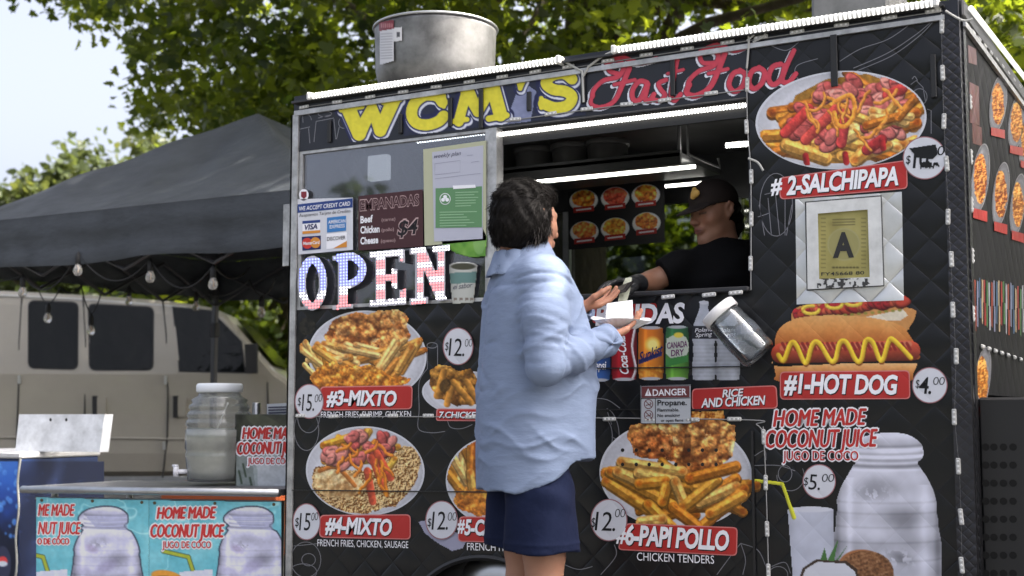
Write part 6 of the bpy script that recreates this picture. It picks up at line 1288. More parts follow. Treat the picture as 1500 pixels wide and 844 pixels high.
# ------------------------------------------------------------------ people: bodies grown as one surface from blended volumes
class Vol:
    def __init__(s, lo, hi, h):
        s.lo = np.array(lo, float); s.h = h; n = np.ceil((np.array(hi) - s.lo) / h).astype(int) + 1; s.n = n
        s.ax = [s.lo[i] + h * np.arange(n[i]) for i in range(3)]; s.D = np.full(n, 1.0, np.float32)
    def box(s, lo, hi, pad):
        sl = []
        for i in range(3):
            a = int(np.floor((lo[i] - pad - s.lo[i]) / s.h)); b = int(np.ceil((hi[i] + pad - s.lo[i]) / s.h)) + 1; sl.append(slice(max(a, 0), min(max(b, 0), s.n[i])))
        return tuple(sl)
    def pts(s, sl): return s.ax[0][sl[0]][:, None, None], s.ax[1][sl[1]][None, :, None], s.ax[2][sl[2]][None, None, :]
    def mix(s, sl, d, k, sub=False):
        D = s.D[sl]
        if D.size == 0: return
        if sub: d = -d; h = np.clip(.5 - .5 * (D - d) / k, 0, 1); h = np.clip(.5 - .5 * (d - D) / -k, 0, 1) if False else h; s.D[sl] = np.maximum(D, d) + 0 if k <= 1e-6 else D * (1 - h) + d * h + k * h * (1 - h)
        else: h = np.clip(.5 + .5 * (D - d) / k, 0, 1); s.D[sl] = D * (1 - h) + d * h - k * h * (1 - h)
    def cone(s, a, b, ra, rb, k=.01, sub=False):
        a = np.array(a, float); b = np.array(b, float); R = max(ra, rb); sl = s.box(np.minimum(a, b) - R, np.maximum(a, b) + R, k * 2 + .03); x, y, z = s.pts(sl)
        v = b - a; L = v @ v + 1e-12; t = np.clip(((x - a[0]) * v[0] + (y - a[1]) * v[1] + (z - a[2]) * v[2]) / L, 0, 1)
        s.mix(sl, np.sqrt((x - a[0] - t * v[0]) ** 2 + (y - a[1] - t * v[1]) ** 2 + (z - a[2] - t * v[2]) ** 2) - (ra + (rb - ra) * t), k, sub)
    def chain(s, P, R, k=.01):
        for i in range(len(P) - 1): s.cone(P[i], P[i + 1], R[i], R[i + 1], k)
    def ell(s, c, r, k=.01, M_=None, sub=False):
        c = np.array(c, float); r = np.array(r, float); R = r.max(); sl = s.box(c - R, c + R, k * 2 + .03); x, y, z = s.pts(sl)
        p = np.stack(np.broadcast_arrays(x - c[0], y - c[1], z - c[2]), -1)
        if M_ is not None: p = p @ np.asarray(M_)            # columns of M_: the ellipsoid's axes
        q = np.sqrt(((p / r) ** 2).sum(-1)) + 1e-9; g = np.sqrt(((p / r ** 2) ** 2).sum(-1)) + 1e-9
        s.mix(sl, q * (q - 1) / g, k, sub)
    def full(s): return np.broadcast_arrays(*s.pts((slice(None),) * 3))
    def mesh(s):
        D = s.D; S = D < 0; n = np.array(D.shape) - 1
        c = np.zeros(n, np.int8)
        for i in (0, 1):
            for j in (0, 1):
                for k in (0, 1): c += S[i:i + n[0], j:j + n[1], k:k + n[2]]
        act = (c > 0) & (c < 8); I = np.argwhere(act); idx = np.full(n, -1, np.int64); idx[act] = np.arange(len(I))
        acc = np.zeros((len(I), 3)); cnt = np.zeros(len(I))
        for ax in range(3):
            o = [q for q in range(3) if q != ax]
            for u in (0, 1):
                for v in (0, 1):
                    A = I.copy(); A[:, o[0]] += u; A[:, o[1]] += v; B = A.copy(); B[:, ax] += 1
                    da = D[tuple(A.T)]; db = D[tuple(B.T)]; m = (da < 0) != (db < 0); t = np.where(m, da / np.where(m, da - db, 1), 0)
                    P = A.astype(float); P[:, ax] += t; acc[m] += P[m]; cnt[m] += 1
        V = s.lo + s.h * acc / cnt[:, None]; Q = []
        for ax in range(3):
            o = [q for q in range(3) if q != ax]; sl0 = [slice(1, -1)] * 3; sl0[ax] = slice(0, -1); sl1 = list(sl0); sl1[ax] = slice(1, None)
            a = S[tuple(sl0)]; b = S[tuple(sl1)]
            for flip in (0, 1):
                E = np.argwhere((a & ~b) if not flip else (~a & b))
                if len(E) == 0: continue
                E[:, o[0]] += 1; E[:, o[1]] += 1; qd = []
                for (u, v) in ((0, 0), (1, 0), (1, 1), (0, 1)):
                    G = E.copy(); G[:, o[0]] -= u; G[:, o[1]] -= v; qd.append(idx[tuple(G.T)])
                qd = np.stack(qd, 1)
                pos = (ax != 1)
                if flip == (0 if pos else 1): pass
                else: qd = qd[:, ::-1]
                Q.append(qd)
        return V, np.concatenate(Q)
def frame(o, a):                                     # body frame: x forward, y left, z up
    f = np.array([math.cos(a), math.sin(a), 0]); l = np.array([-math.sin(a), math.cos(a), 0]); B = np.stack([f, l, [0, 0, 1.0]]); o = np.array(o, float)
    return (lambda p: np.asarray(p, float) @ B + o), (lambda p: (np.asarray(p, float) - o) @ B.T)
def euler_axes(pitch, roll=0., yaw=0.):              # head axes as columns (forward, left, up); pitch>0 looks down
    return np.array((Matrix.Rotation(yaw, 3, 'Z') @ Matrix.Rotation(pitch, 3, 'Y') @ Matrix.Rotation(roll, 3, 'X')))
def head_vol(v, c, A, s=1.0, fem=False):
    """c: centre of the skull, A: axes (columns forward, left, up)"""
    P = lambda f, l, u: np.array(c) + s * (A @ np.array([f, l, u])); E = lambda f, l, u, r, k, sub=False: v.ell(P(f, l, u), np.array(r) * s, k, A, sub)
    C = lambda p, q, r1, r2, k, sub=False: v.cone(P(*p), P(*q), r1 * s, r2 * s, k, sub)
    E(-.012, 0, .032, (.098, .075, .083), .02); E(.028, 0, -.015, (.066, .064, .085), .03)
    C((.030, .034, -.075), (.058, 0, -.098), .026, .024, .025); C((.030, -.034, -.075), (.058, 0, -.098), .026, .024, .025); E(.072, 0, -.104, (.020, .022, .018), .02)
    for q in (-1, 1):
        E(.052, q * .040, -.022, (.030, .024, .026), .02); C((.083, q * .012, .026), (.068, q * .046, .024), .010, .010, .014)
        E(.092, q * .031, .006, (.013, .017, .012), .012, True); E(.076, q * .031, .004, (.0135, .0145, .0125), .006)
        C((.085, q * .018, .002), (.079, q * .044, .003), .003, .0025, .004)
        # ear: rim and lobe
        e = [(-.004, q * .075, .018), (-.012, q * .083, .028), (-.024, q * .085, .018), (-.022, q * .081, -.006), (-.010, q * .074, -.022)]
        for i in range(4): C(e[i], e[i + 1], .0065, .006, .006)
        E(-.010, q * .074, .002, (.014, .006, .024), .008)
    C((.090, 0, .014), (.112, 0, -.026), .008, .011, .012); E(.113, 0, -.029, (.012, .012, .010), .008)
    for q in (-1, 1): E(.101, q * .011, -.033, (.010, .008, .008), .007)
    E(.088, 0, -.060, (.014, .024, .016), .014); C((.096, -.016, -.0575), (.096, .016, -.0575), .0050, .0050, .006); C((.100, -.006, -.056), (.100, .006, -.056), .005, .005, .006); C((.095, -.013, -.0685), (.095, .013, -.0685), .0058, .0058, .006)
    C((.105, -.018, -.0628), (.105, .018, -.0628), .0035, .0035, .003, True)
    return P
def hand_vol(v, wrist, dirv, nrm, curls, spread=.18, s=1.0, thumb=None, side=1, k=.006):
    """wrist point, dirv: to the knuckles, nrm: out of the palm; curls: four bends (radians per joint); side: thumb side = side * cross(dirv, nrm)"""
    d = np.array(dirv, float); d /= np.linalg.norm(d); n = np.array(nrm, float); n -= d * (n @ d); n /= np.linalg.norm(n); t = np.cross(d, n) * side; W = np.array(wrist, float)
    P = lambda a, b, c: W + s * (a * d + b * t + c * n)
    v.chain([P(-.03, 0, 0), P(.012, 0, 0)], [.025 * s, .024 * s], .015)
    for b in (-.027, -.009, .009, .027): v.cone(P(.010, b * .7, 0), P(.082 - abs(b) * .18, b, -.002), .0155 * s, .0115 * s, .012)
    v.ell(P(.030, .022, .010), np.array([.032, .018, .016]) * s, .012, np.stack([d, t, n], 1))
    L = ((.044, .027, .021), (.049, .031, .023), (.045, .028, .022), (.034, .021, .019)); B = (.027, .009, -.009, -.026); tips = []
    for i in range(4):
        p = P(.083 - abs(B[i]) * .2, B[i], -.002); a = 0.; ang = (B[i] / .027) * spread
        dd = d * math.cos(ang) + t * math.sin(ang); R = .0095 * s * (1 if i < 3 else .86)
        for j, l in enumerate(L[i]):
            a += curls[i] * (0.7, 1.1, .8)[j]; q = p + s * l * (dd * math.cos(a) + n * math.sin(a)); v.cone(p, q, R * (1 - .07 * j), R * (.93 - .07 * j), .003); p = q
        tips.append(p)
    th = thumb or (.9, .35)
    p0 = P(.018, .024, .008); q = (d * math.cos(th[0]) + t * math.sin(th[0])); q = q * math.cos(th[1]) + n * math.sin(th[1]); p1 = p0 + s * .044 * q; q2 = q * .8 + d * .55; q2 /= np.linalg.norm(q2); p2 = p1 + s * .034 * q2; q3 = q2 * .8 + d * .35 + n * .12; q3 /= np.linalg.norm(q3); p3 = p2 + s * .026 * q3
    v.chain([p0, p1, p2, p3], [.0155 * s, .0118 * s, .0108 * s, .0088 * s], .005)
    return tips, p3
def emit_vol(name, vols, to_world, mat, parent, colf=None, disp=None):
    V = []; F = []; n = 0
    for v in vols:
        a, b = v.mesh(); V.append(a); F.append(b + n); n += len(a)
    V = np.concatenate(V); F = np.concatenate(F)
    col = colf(V) if colf else None
    return obj(name, to_world(V), F, mat, parent, True, col=col)
SKIN = M('skin', attr=True, rough=.48, spec=.4, sss=.12, bump=(240, .10, .002))
def skin_tones(V, base, rs=5):
    r = np.random.RandomState(rs); k = 1 + .05 * np.sin(V[:, 0] * 70) * np.sin(V[:, 1] * 61 + 1) * np.sin(V[:, 2] * 55); return np.asarray(base)[None] * k[:, None]
def face_tones(V, col, P, A, s, brow=(.02, .014, .01), lip=(.24, .09, .075)):
    """brows, lashes, lips and a little red over the skin"""
    L = (V - P(0, 0, 0)) @ A / s; f, l, u = L.T; al = np.abs(l)
    def mixc(m, c): 
        m = np.clip(m, 0, 1)[:, None]; return lambda q: q * (1 - m) + np.asarray(c) * m
    front = f > .045
    col = mixc(.5 * front * np.exp(-((u + .028) / .02) ** 2) * np.exp(-((al - .035) / .022) ** 2), np.array(col[0]) * [1.05, .78, .74])(col)
    col = mixc(front * np.exp(-((u - .030 + .10 * np.abs(al - .026)) / .0045) ** 2) * (al > .012) * (al < .048), brow)(col)
    col = mixc(front * np.exp(-((u - .001) / .0038) ** 2) * (np.abs(al - .031) < .0155) * .9, (.012, .009, .008))(col)
    col = mixc(front * (np.abs(u + .063) < .011) * np.exp(-(al / .022) ** 4) * (f > .085) * .8, lip)(col)
    col = mixc(front * np.exp(-((u + .0628) / .0020) ** 2) * (al < .021) * (f > .08) * .8, (.05, .02, .018))(col)
    return col
def strands(name, roots, dirs, length, rad, mat, parent, rs=1, curl=.25, seg=5, grav=.25):
    r = np.random.RandomState(rs); n = len(roots); T = np.linspace(0, 1, seg); P = np.zeros((n, seg, 3)); d = dirs + r.randn(n, 3) * .12; d /= np.linalg.norm(d, axis=1)[:, None]; p = roots.copy(); ln = length * r.uniform(.6, 1.2, n); ph = r.uniform(0, 6.28, n)
    side = np.cross(d, r.randn(n, 3)); side /= np.linalg.norm(side, axis=1)[:, None]
    for i in range(seg): P[:, i] = p + side * (curl * ln * .16 * np.sin(T[i] * 5 + ph))[:, None]; p = p + d * (ln / (seg - 1))[:, None]; d = d + [0, 0, -grav]; d /= np.linalg.norm(d, axis=1)[:, None]
    V = np.zeros((n, seg, 3, 3)); u = np.cross(dirs, side); u /= np.linalg.norm(u, axis=1)[:, None] + 1e-9
    for k in range(3):
        a = 2 * math.pi * k / 3
        for i in range(seg): V[:, i, k] = P[:, i] + (math.cos(a) * side + math.sin(a) * u) * (rad * (1 - .8 * T[i] ** 2))
    I = np.arange(n * seg * 3).reshape(n, seg, 3); Q = []
    for i in range(seg - 1):
        for k in range(3): Q.append(np.stack([I[:, i, k], I[:, i, (k + 1) % 3], I[:, i + 1, (k + 1) % 3], I[:, i + 1, k]], 1))
    return V.reshape(-1, 3), np.concatenate(Q)

# ================================================================== the customer
MO = at_y(776., 600., -.52); MO[2] = 0
MA = math.radians(48); wld, loc = frame(MO, MA)
man = thing('person', 'dark-haired man in light blue shirt and navy shorts standing at the counter, back turned', 'person', MO)
def LP(px, py, y): return loc(at_y(float(px), float(py), y))
# joints (local: forward, left, up), measured on the photograph
hz = float(at_y(745., 268., -.52)[2])                # top of the hair
HC = np.array([-.004, .0, hz - .140])
shR = np.array([-.005, -.178, 1.425]); shL = np.array([.03, .175, 1.42])
elR = LP(800, 533, -.72); wrR = LP(886, 500, -.50); knR = LP(925, 478, -.42)
elL = np.array([.17, .235, 1.16]); wrL = LP(846, 452, -.26); knL = LP(879, 444, -.18)
SKM = np.array([.34, .175, .115])
# legs and torso under the clothes
v1 = Vol((-.28, -.42, -.01), (.55, .42, 1.56), .009)
for q in (-1, 1):
    hp_ = np.array([-.005, q * .092, .92]); kn = np.array([.015, q * .095, .50]); an = np.array([-.02, q * .10, .085])
    v1.chain([hp_, (hp_ + kn) / 2, kn + [0, 0, .03]], [.098, .086, .066], .02); v1.chain([kn + [0, 0, .03], kn - [0, 0, .03], kn + (an - kn) * .35 + [-.012, 0, 0], an], [.064, .057, .062, .040], .02); v1.chain([an, an + [.06, 0, -.055], an + [.17, q * .02, -.06]], [.042, .034, .026], .02)
v1.ell((-.01, 0, 1.0), (.13, .16, .15), .04); v1.ell((.03, 0, 1.15), (.145, .155, .17), .05); v1.ell((.0, 0, 1.32), (.11, .15, .14), .04); v1.cone((0, -.1, 1.40), (0, .1, 1.40), .045, .045, .03); v1.cone((.0, 0, 1.40), (.02, 0, 1.54), .07, .058, .03)
v1.chain([shR + [0, .03, -.03], elR, wrR], [.040, .038, .034], .01); v1.chain([shL + [0, -.03, -.03], elL, wrL], [.040, .038, .034], .01)
vh = Vol(HC - [.17, .14, .26], HC + [.17, .14, .17], .0045)
HA = euler_axes(.05, 0, math.radians(20)); HP = head_vol(vh, HC, HA, 1.04); vh.chain([HC + [-.03, 0, -.05], HC + [-.035, 0, -.13], HC + [-.03, 0, -.24]], [.060, .061, .066], .03); vh.chain([HC + [.035, 0, -.105], HC + [.0, 0, -.17]], [.038, .05], .03)
def handbox(a, b, R=.13): return Vol(np.minimum(a, b) - R, np.maximum(a, b) + R, .0032)
vr = handbox(wrR, knR)
fw = knR - wrR; tipsR, thR = hand_vol(vr, wrR, fw, loc(at_y(900., 455., -.46)) - loc(at_y(905., 487., -.46)) + np.array([0, .01, 0.02]), (.16, .20, .24, .30), .12, .98, (.75, .75), side=-1)
vr.chain([wrR, wrR - fw / np.linalg.norm(fw) * .10], [.027, .034], .012)
vl_ = handbox(wrL, knL); fl = knL - wrL
tipsL, thL = hand_vol(vl_, wrL, fl, np.array([-.10, -.12, 1.0]), (.26, .32, .38, .44), .07, .98, (.7, .6), side=1)
vl_.chain([wrL, wrL - fl / np.linalg.norm(fl) * .10], [.027, .034], .012)
def mcol(V):
    c = skin_tones(V, SKM); h = V[:, 2] > HC[2] - .16; c[h] = face_tones(V[h], c[h], HP, HA, 1.04)
    hd = (np.linalg.norm(V - knR, axis=1) < .16) | (np.linalg.norm(V - knL, axis=1) < .16); c[hd] = c[hd] * [1.02, .92, .88]
    sh_ = V[:, 2] < .075; c[sh_] = (.05, .04, .035); return c
emit_vol('body', [v1, vh, vr, vl_], wld, SKIN, man, mcol)
# hair: a thick wavy cap with loose strands
vhair = Vol(HC - [.17, .14, .20], HC + [.17, .14, .19], .005)
E_h = lambda f, l, u, r, k: vhair.ell(HC + HA @ np.array([f, l, u]) * 1.04, np.array(r) * 1.04, k, HA)
E_h(-.024, 0, .042, (.108, .088, .094), .02); E_h(-.055, 0, -.022, (.078, .080, .092), .03); E_h(.045, 0, .092, (.05, .062, .03), .03)
for q in (-1, 1): E_h(-.025, q * .056, -.02, (.062, .042, .066), .02)
x, y, z = vhair.full(); Lh = (np.stack([x, y, z], -1) - HC) @ HA / 1.04
fc = (Lh[..., 0] - (.030 + .55 * np.clip(Lh[..., 2] - .02, 0, .08) + .02 * (Lh[..., 2] > .06))); fc = np.where(Lh[..., 2] > .083, fc - .05, fc)
vhair.D = np.maximum(vhair.D, (fc * .8).astype(np.float32)); vhair.D = np.maximum(vhair.D, ((-.092 - Lh[..., 2]) * .9 + .006 * np.sin(Lh[..., 1] * 40)).astype(np.float32))
ea = (np.abs(Lh[..., 1]) > .060) & (Lh[..., 0] > .030) & (Lh[..., 2] < -.02); vhair.D = np.where(ea, np.maximum(vhair.D, .002), vhair.D).astype(np.float32)
vhair.D += (.0022 * np.sin(Lh[..., 2] * 120 + Lh[..., 0] * 90 + 3 * np.sin(Lh[..., 1] * 40)) * np.sin(Lh[..., 1] * 85 + Lh[..., 0] * 40) + .0012 * np.sin(Lh[..., 0] * 150 + Lh[..., 2] * 50)).astype(np.float32)
HV, HF = vhair.mesh()
HAIR = M('dark_hair', (.006, .0048, .0042), .55, spec=.15, vary=(30, .3), bump=(90, .4, .004, (1, 1, .25)))
nv = np.zeros_like(HV); 
for i in range(4): 
    e1_ = HV[HF[:, (i + 1) % 4]] - HV[HF[:, i]]; e2_ = HV[HF[:, i - 1]] - HV[HF[:, i]]; np.add.at(nv, HF[:, i], np.cross(e1_, e2_))
nv /= np.linalg.norm(nv, axis=1)[:, None] + 1e-9
r = np.random.RandomState(12); pick = r.choice(len(HV), 8000); lo_ = (HV[pick] - HC) @ HA; pick = pick[lo_[:, 2] > -.075]; lo_ = (HV[pick] - HC) @ HA
flow = np.stack([np.where(lo_[:, 2] > .03, -1.0, -.45), lo_[:, 1] * 2, np.where(lo_[:, 2] > .06, .1, -1.0)], 1) @ HA.T; flow -= nv[pick] * (flow * nv[pick]).sum(1)[:, None]; flow /= np.linalg.norm(flow, axis=1)[:, None] + 1e-9; dr_ = flow + nv[pick] * .12; dr_ /= np.linalg.norm(dr_, axis=1)[:, None]
SV, SF = strands('s', HV[pick] - nv[pick] * .003, dr_, .034, .0009, HAIR, None, 5, .9, 6, .08)
hair = obj('hair', wld(np.concatenate([HV, SV])), np.concatenate([HF, SF + len(HV)]), HAIR, man, True, col=None)
# grey flecks
pick = r.choice(len(HV), 700); lo_ = (HV[pick] - HC) @ HA; keep = (lo_[:, 0] > -.06) & (lo_[:, 2] < .05); pick = pick[keep]
dr_ = np.stack([np.full(len(pick), -.3), lo_[keep][:, 1] * 2, np.full(len(pick), -1.0)], 1) @ HA.T + nv[pick] * .14; dr_ /= np.linalg.norm(dr_, axis=1)[:, None]
SV, SF = strands('s', HV[pick], dr_, .04, .0009, None, None, 8, .8, 5, .1); obj('grey_hair', wld(SV), SF, M('grey_hair', (.055, .048, .044), .45), hair, True)
# shirt
vs = Vol((-.36, -.44, .70), (.56, .38, 1.60), .0058)
def sect(z):
    Z = [.66, .76, .86, .96, 1.06, 1.16, 1.28, 1.38, 1.45, 1.50, 1.55, 1.60]
    CXs = [.022, .020, .018, .018, .022, .026, .018, .006, .0, .0, .0, .0]; RX = [.186, .187, .190, .193, .196, .190, .172, .150, .118, .085, .066, .05]; RY = [.212, .212, .211, .209, .206, .203, .205, .205, .180, .115, .072, .055]
    return np.interp(z, Z, CXs), np.interp(z, Z, RX), np.interp(z, Z, RY)
x, y, z = vs.full(); cx_, rx_, ry_ = sect(z); th_ = np.arctan2(y / ry_, (x - cx_) / rx_); rho = (np.abs((x - cx_) / rx_) ** 2.3 + np.abs(y / ry_) ** 2.3) ** (1 / 2.3)
D = (rho - 1) * np.minimum(rx_, ry_) * .9
vs.D = D.astype(np.float32)
vs.cone((-.01, -.13, 1.415), (-.01, .13, 1.415), .066, .066, .04)
vs.chain([shR + [0, .03, -.0], shR * .5 + elR * .5 + [-.005, -.01, 0], elR], [.080, .070, .062], .035)
cuffR = wrR + (elR - wrR) * .16; vs.chain([elR, (elR + cuffR) / 2, cuffR], [.062, .055, .046], .025)
vs.chain([shL + [0, -.03, 0], elL], [.082, .070], .035); cuffL = wrL + (elL - wrL) * .20; vs.chain([elL, cuffL], [.068, .052], .025)
# folds: soft waves running with the cloth
P_ = np.stack([x, y, z], -1).astype(np.float32)
def segd(a, b):
    v_ = b - a; t = np.clip(((P_ - a) @ v_) / (v_ @ v_), 0, 1); return np.linalg.norm(P_ - a - t[..., None] * v_, axis=-1), t
fold = np.zeros(vs.D.shape)
rf = np.random.RandomState(21)
tors = (rho > .6) & (np.abs(y) < .26)
for i in range(60):                                  # creases on the back and side
    t0 = rf.uniform(1.2, 4.9) if i < 46 else rf.uniform(4.4, 6.2); z0 = rf.uniform(.74, 1.40); sl_ = rf.uniform(-.09, .09) + (.06 if z0 < 1.0 else 0) * (1 if rf.rand() < .6 else -1); L_ = rf.uniform(.15, .6); w_ = rf.uniform(.007, .014); am = rf.uniform(.003, .0075) * (1 if rf.rand() < .65 else -.8)
    ta = (th_ % (2 * math.pi)); dt = ta - t0; dt = (dt + math.pi) % (2 * math.pi) - math.pi
    dz = z - z0 - sl_ * dt - .018 * np.sin(dt * 5 + i); fold += am * np.exp(-np.abs(dz / w_) ** 1.2) * np.exp(-(dt / L_) ** 2)
fold += .0035 * np.sin(th_ * 6 + 1.5 * np.sin(z * 7)) * np.clip((1.15 - z) / .4, 0, 1)
# box pleat and yoke seam at the back
fold += -.006 * np.exp(-((y - .02) / .012) ** 2) * (x < 0) * np.clip((z - .95) / .3, 0, 1) * (z < 1.40) - .004 * np.exp(-((z - 1.405 + .02 * np.abs(y)) / .006) ** 2) * (x < .03)
# armhole seam and sleeve creases
for (a, b, s0) in ((shR, elR, 1), (shL, elL, 2)):
    d_, t = segd(a, b); near = np.exp(-(np.maximum(d_ - .08, 0) / .02) ** 2)
    for i in range(9): tt = rf.uniform(.15, .98); fold += near * rf.uniform(.002, .0055) * (1 if rf.rand() < .6 else -.8) * np.exp(-np.abs((t - tt + .12 * np.sin(th_ * 2 + i)) / .030) ** 1.3)
    fold += -.006 * near * np.exp(-((t - .03) / .02) ** 2)
for (a, b) in ((elR, cuffR), (elL, cuffL)):
    d_, t = segd(a, b); near = np.exp(-(np.maximum(d_ - .07, 0) / .02) ** 2)
    for i in range(10): tt = rf.uniform(0, .95); fold += near * rf.uniform(.002, .006) * (1 if rf.rand() < .6 else -.8) * np.exp(-np.abs((t - tt + 3.0 * (P_[..., 2] - elR[2]) * rf.uniform(-1, 1)) / .042) ** 1.3)
vs.D = (vs.D - fold).astype(np.float32)
# shirt tail: low at the back, cut up at the sides
hem = np.interp(np.abs(th_), [0, .4, .9, 1.2, 1.5, 1.9, 2.3, 3.15], [.83, .837, .848, .832, .795, .752, .738, .742]) + .004 * np.sin(th_ * 9)
armclear = np.minimum(segd(shR, elR)[0] - .1, segd(elR, cuffR)[0] - .09); armclear = np.minimum(armclear, segd(elL, cuffL)[0] - .08)
vs.D = np.where(armclear > 0, np.maximum(vs.D, (hem - z)), vs.D).astype(np.float32)
# neck hole
nk = HC + np.array([-.03, 0, -.17]); dn = np.sqrt(((x - nk[0]) / .068) ** 2 + (y / .070) ** 2) - 1
vs.D = np.maximum(vs.D, np.where(z > 1.49, -dn * .06 + .0, -1)).astype(np.float32)
SHIRT = M('shirt_blue', (.180, .228, .335), .8, vary=(5, .08), bump=(15, .30, .014, (1, 1, 2.6)), spec=.25)
shirt = emit_vol('shirt', [vs], wld, SHIRT, man)
# collar and collar stand
vc = Vol((-.16, -.16, 1.40), (.20, .16, 1.64), .004); x, y, z = vc.full(); ang_ = np.arctan2(y, x - nk[0]); zz = z - (nk[2] + .028)
front_ = np.clip(np.cos(ang_), 0, 1)
zt = .040 - .030 * front_; zb = -.045 - .035 * front_ ** 3
out = .080 + .012 * front_ + np.clip(zt - zz, 0, .1) * .36
rad_ = np.sqrt((x - nk[0]) ** 2 + (y * 1.02) ** 2); vc.D = np.maximum(np.abs(rad_ - out) - .0042, np.maximum(zz - zt, zb - zz)).astype(np.float32)
vc.D = np.where((front_ > .97) & (np.abs(y) < .012), .01, vc.D).astype(np.float32); vc.D -= (.002 * np.sin(ang_ * 11) * np.sin(zz * 60)).astype(np.float32)
emit_vol('collar', [vc], wld, SHIRT, shirt)
# rolled cuffs
for (e_, w_, cf) in ((elR, wrR, cuffR), (elL, wrL, cuffL)):
    ax_ = (w_ - e_) / np.linalg.norm(w_ - e_); vk = Vol(cf - .13, cf + .13, .004); x, y, z = vk.full(); q = np.stack([x, y, z], -1) - cf; t = q @ ax_; rr_ = np.linalg.norm(q - t[..., None] * ax_, axis=-1); an_ = np.arctan2(q[..., 2], q[..., 0] + q[..., 1])
    out = .044 + .012 * np.clip(t / .06, -1, 1) + .004 * np.sin(an_ * 3 + 1) + .004 * np.sin(an_ * 5); vk.D = np.maximum(np.abs(rr_ - out) - .0050, np.abs(t - .012) - .045 - .008 * np.sin(an_ * 2)).astype(np.float32); emit_vol('cuff', [vk], wld, SHIRT, shirt)
# shorts
vsh = Vol((-.28, -.30, .50), (.30, .30, 1.0), .007)
for q in (-1, 1): vsh.chain([(-.005, q * .085, .93), (.0, q * .100, .72), (.005, q * .104, float(at_y(790., 806., -.55)[2]) - .07)], [.092, .110, .121], .018)
vsh.ell((.0, 0, .88), (.14, .15, .08), .03); x, y, z = vsh.full(); hemz = float(at_y(790., 806., -.55)[2])
an_ = np.arctan2(x, y - np.sign(y) * .1); vsh.D -= (.006 * np.sin(an_ * 4 + z * 12) * np.clip((.85 - z) / .2, 0, 1) + .004 * np.sin(z * 60 + x * 30 + y * 22) * np.exp(-((z - .80) / .1) ** 2) + .003 * np.exp(-((z - hemz - .03) / .004) ** 2)).astype(np.float32)
vsh.D = np.maximum(vsh.D, (hemz + .004 * np.sin(an_ * 3) - z)).astype(np.float32)
emit_vol('shorts', [vsh], wld, M('shorts_navy', (.005, .0095, .034), .85, vary=(9, .15), bump=(14, .4, .015), spec=.25), man)
b = MB(); br = wrR - fw / np.linalg.norm(fw) * .012; axb = fw / np.linalg.norm(fw); u_ = np.cross(axb, (0, 0, 1)); u_ /= np.linalg.norm(u_); v_ = np.cross(axb, u_)
b.tube([wld(br + .0275 * (math.cos(a) * u_ + math.sin(a) * v_)) for a in np.linspace(0, 2 * math.pi, 24)], .0022, 6, False); b.build('wrist_string', M('red_string', (.35, .05, .03), .7), man)
# what he holds
TR = thing('paper_tray', 'white fluted paper tray with a folded napkin held in the near hand of the man', 'paper tray', at_y(908., 470., -.42))
mid = at_y(910., 474., -.41); e_r = at_y(952., 474., -.37) - at_y(872., 472., -.45); e_r /= np.linalg.norm(e_r); e_b = np.array([-.45, .87, .10]); e_b -= e_r * (e_b @ e_r); e_b /= np.linalg.norm(e_b); e_u = np.cross(e_r, e_b)
PAPER = M('white_paper', (.78, .78, .80), .7, bump=(30, .2, .01))
V = []; F = []; n_ = 64
for ring, (sx, sy, hgt) in enumerate(((.052, .034, .0), (.086, .058, .020), (.098, .068, .028))):
    for k in range(n_):
        a = 2 * math.pi * k / n_; w_ = 1 + ((.05 if ring == 2 else .03) * (1 if k % 2 else -1) if ring else 0); c_, s_ = math.cos(a), math.sin(a); c_ = np.sign(c_) * abs(c_) ** .75; s_ = np.sign(s_) * abs(s_) ** .75
        V.append(mid + e_r * sx * c_ * w_ + e_b * sy * s_ * w_ + e_u * (hgt - .012 + .004 * math.sin(a * 3)))
for ring in range(2):
    for k in range(n_): a = ring * n_ + k; b2 = ring * n_ + (k + 1) % n_; F.append((a, b2, b2 + n_, a + n_))
F.append(tuple(range(n_))[::-1])
obj('tray', V, F, PAPER, TR)
q = [at_y(888., 446., -.40), at_y(925., 441., -.37), at_y(926., 470., -.39), at_y(886., 480., -.43)]; b = MB(); b.prism(q, (.01, -.014, .002)); b.build('napkin', PAPER, TR)
PH = thing('phone', 'dark phone lying on the open far hand of the man at the counter', 'phone', at_y(893., 428., -.16))
q = [at_y(858., 441., -.20), at_y(873., 433., -.15), at_y(928., 411., -.06), at_y(917., 424., -.11)]; b = MB(); b.prism(q, (0, 0, -.009)); b.build('phone_body', M('phone_dark', (.02, .018, .018), .25), PH)
q2 = [q[0] * .9 + q[2] * .1 + [0, 0, .0012], q[1] * .9 + q[3] * .1 + [0, 0, .0012], q[2] * .9 + q[0] * .1 + [0, 0, .0012], q[3] * .9 + q[1] * .1 + [0, 0, .0012]]; b = MB(); b.prism(q2, (0, 0, -.0008)); b.build('screen', M('phone_screen', (.05, .045, .04), .1), PH)
bl_ = thing('banknote', 'folded pale green banknote held between the phone and the counter', 'banknote', at_y(912., 430., -.08))
V = []; 
for k, (px, py, yy) in enumerate(((905, 442, -.10), (908, 425, -.09), (916, 408, -.05), (925, 407, -.03), (923, 424, -.06), (918, 442, -.09))): V.append(at_y(float(px), float(py), yy))
b = MB(); b.prism(V, (.004, -.006, .001)); b.build('note', M('note_green', (.46, .48, .38), .7, vary=(60, .35)), bl_)

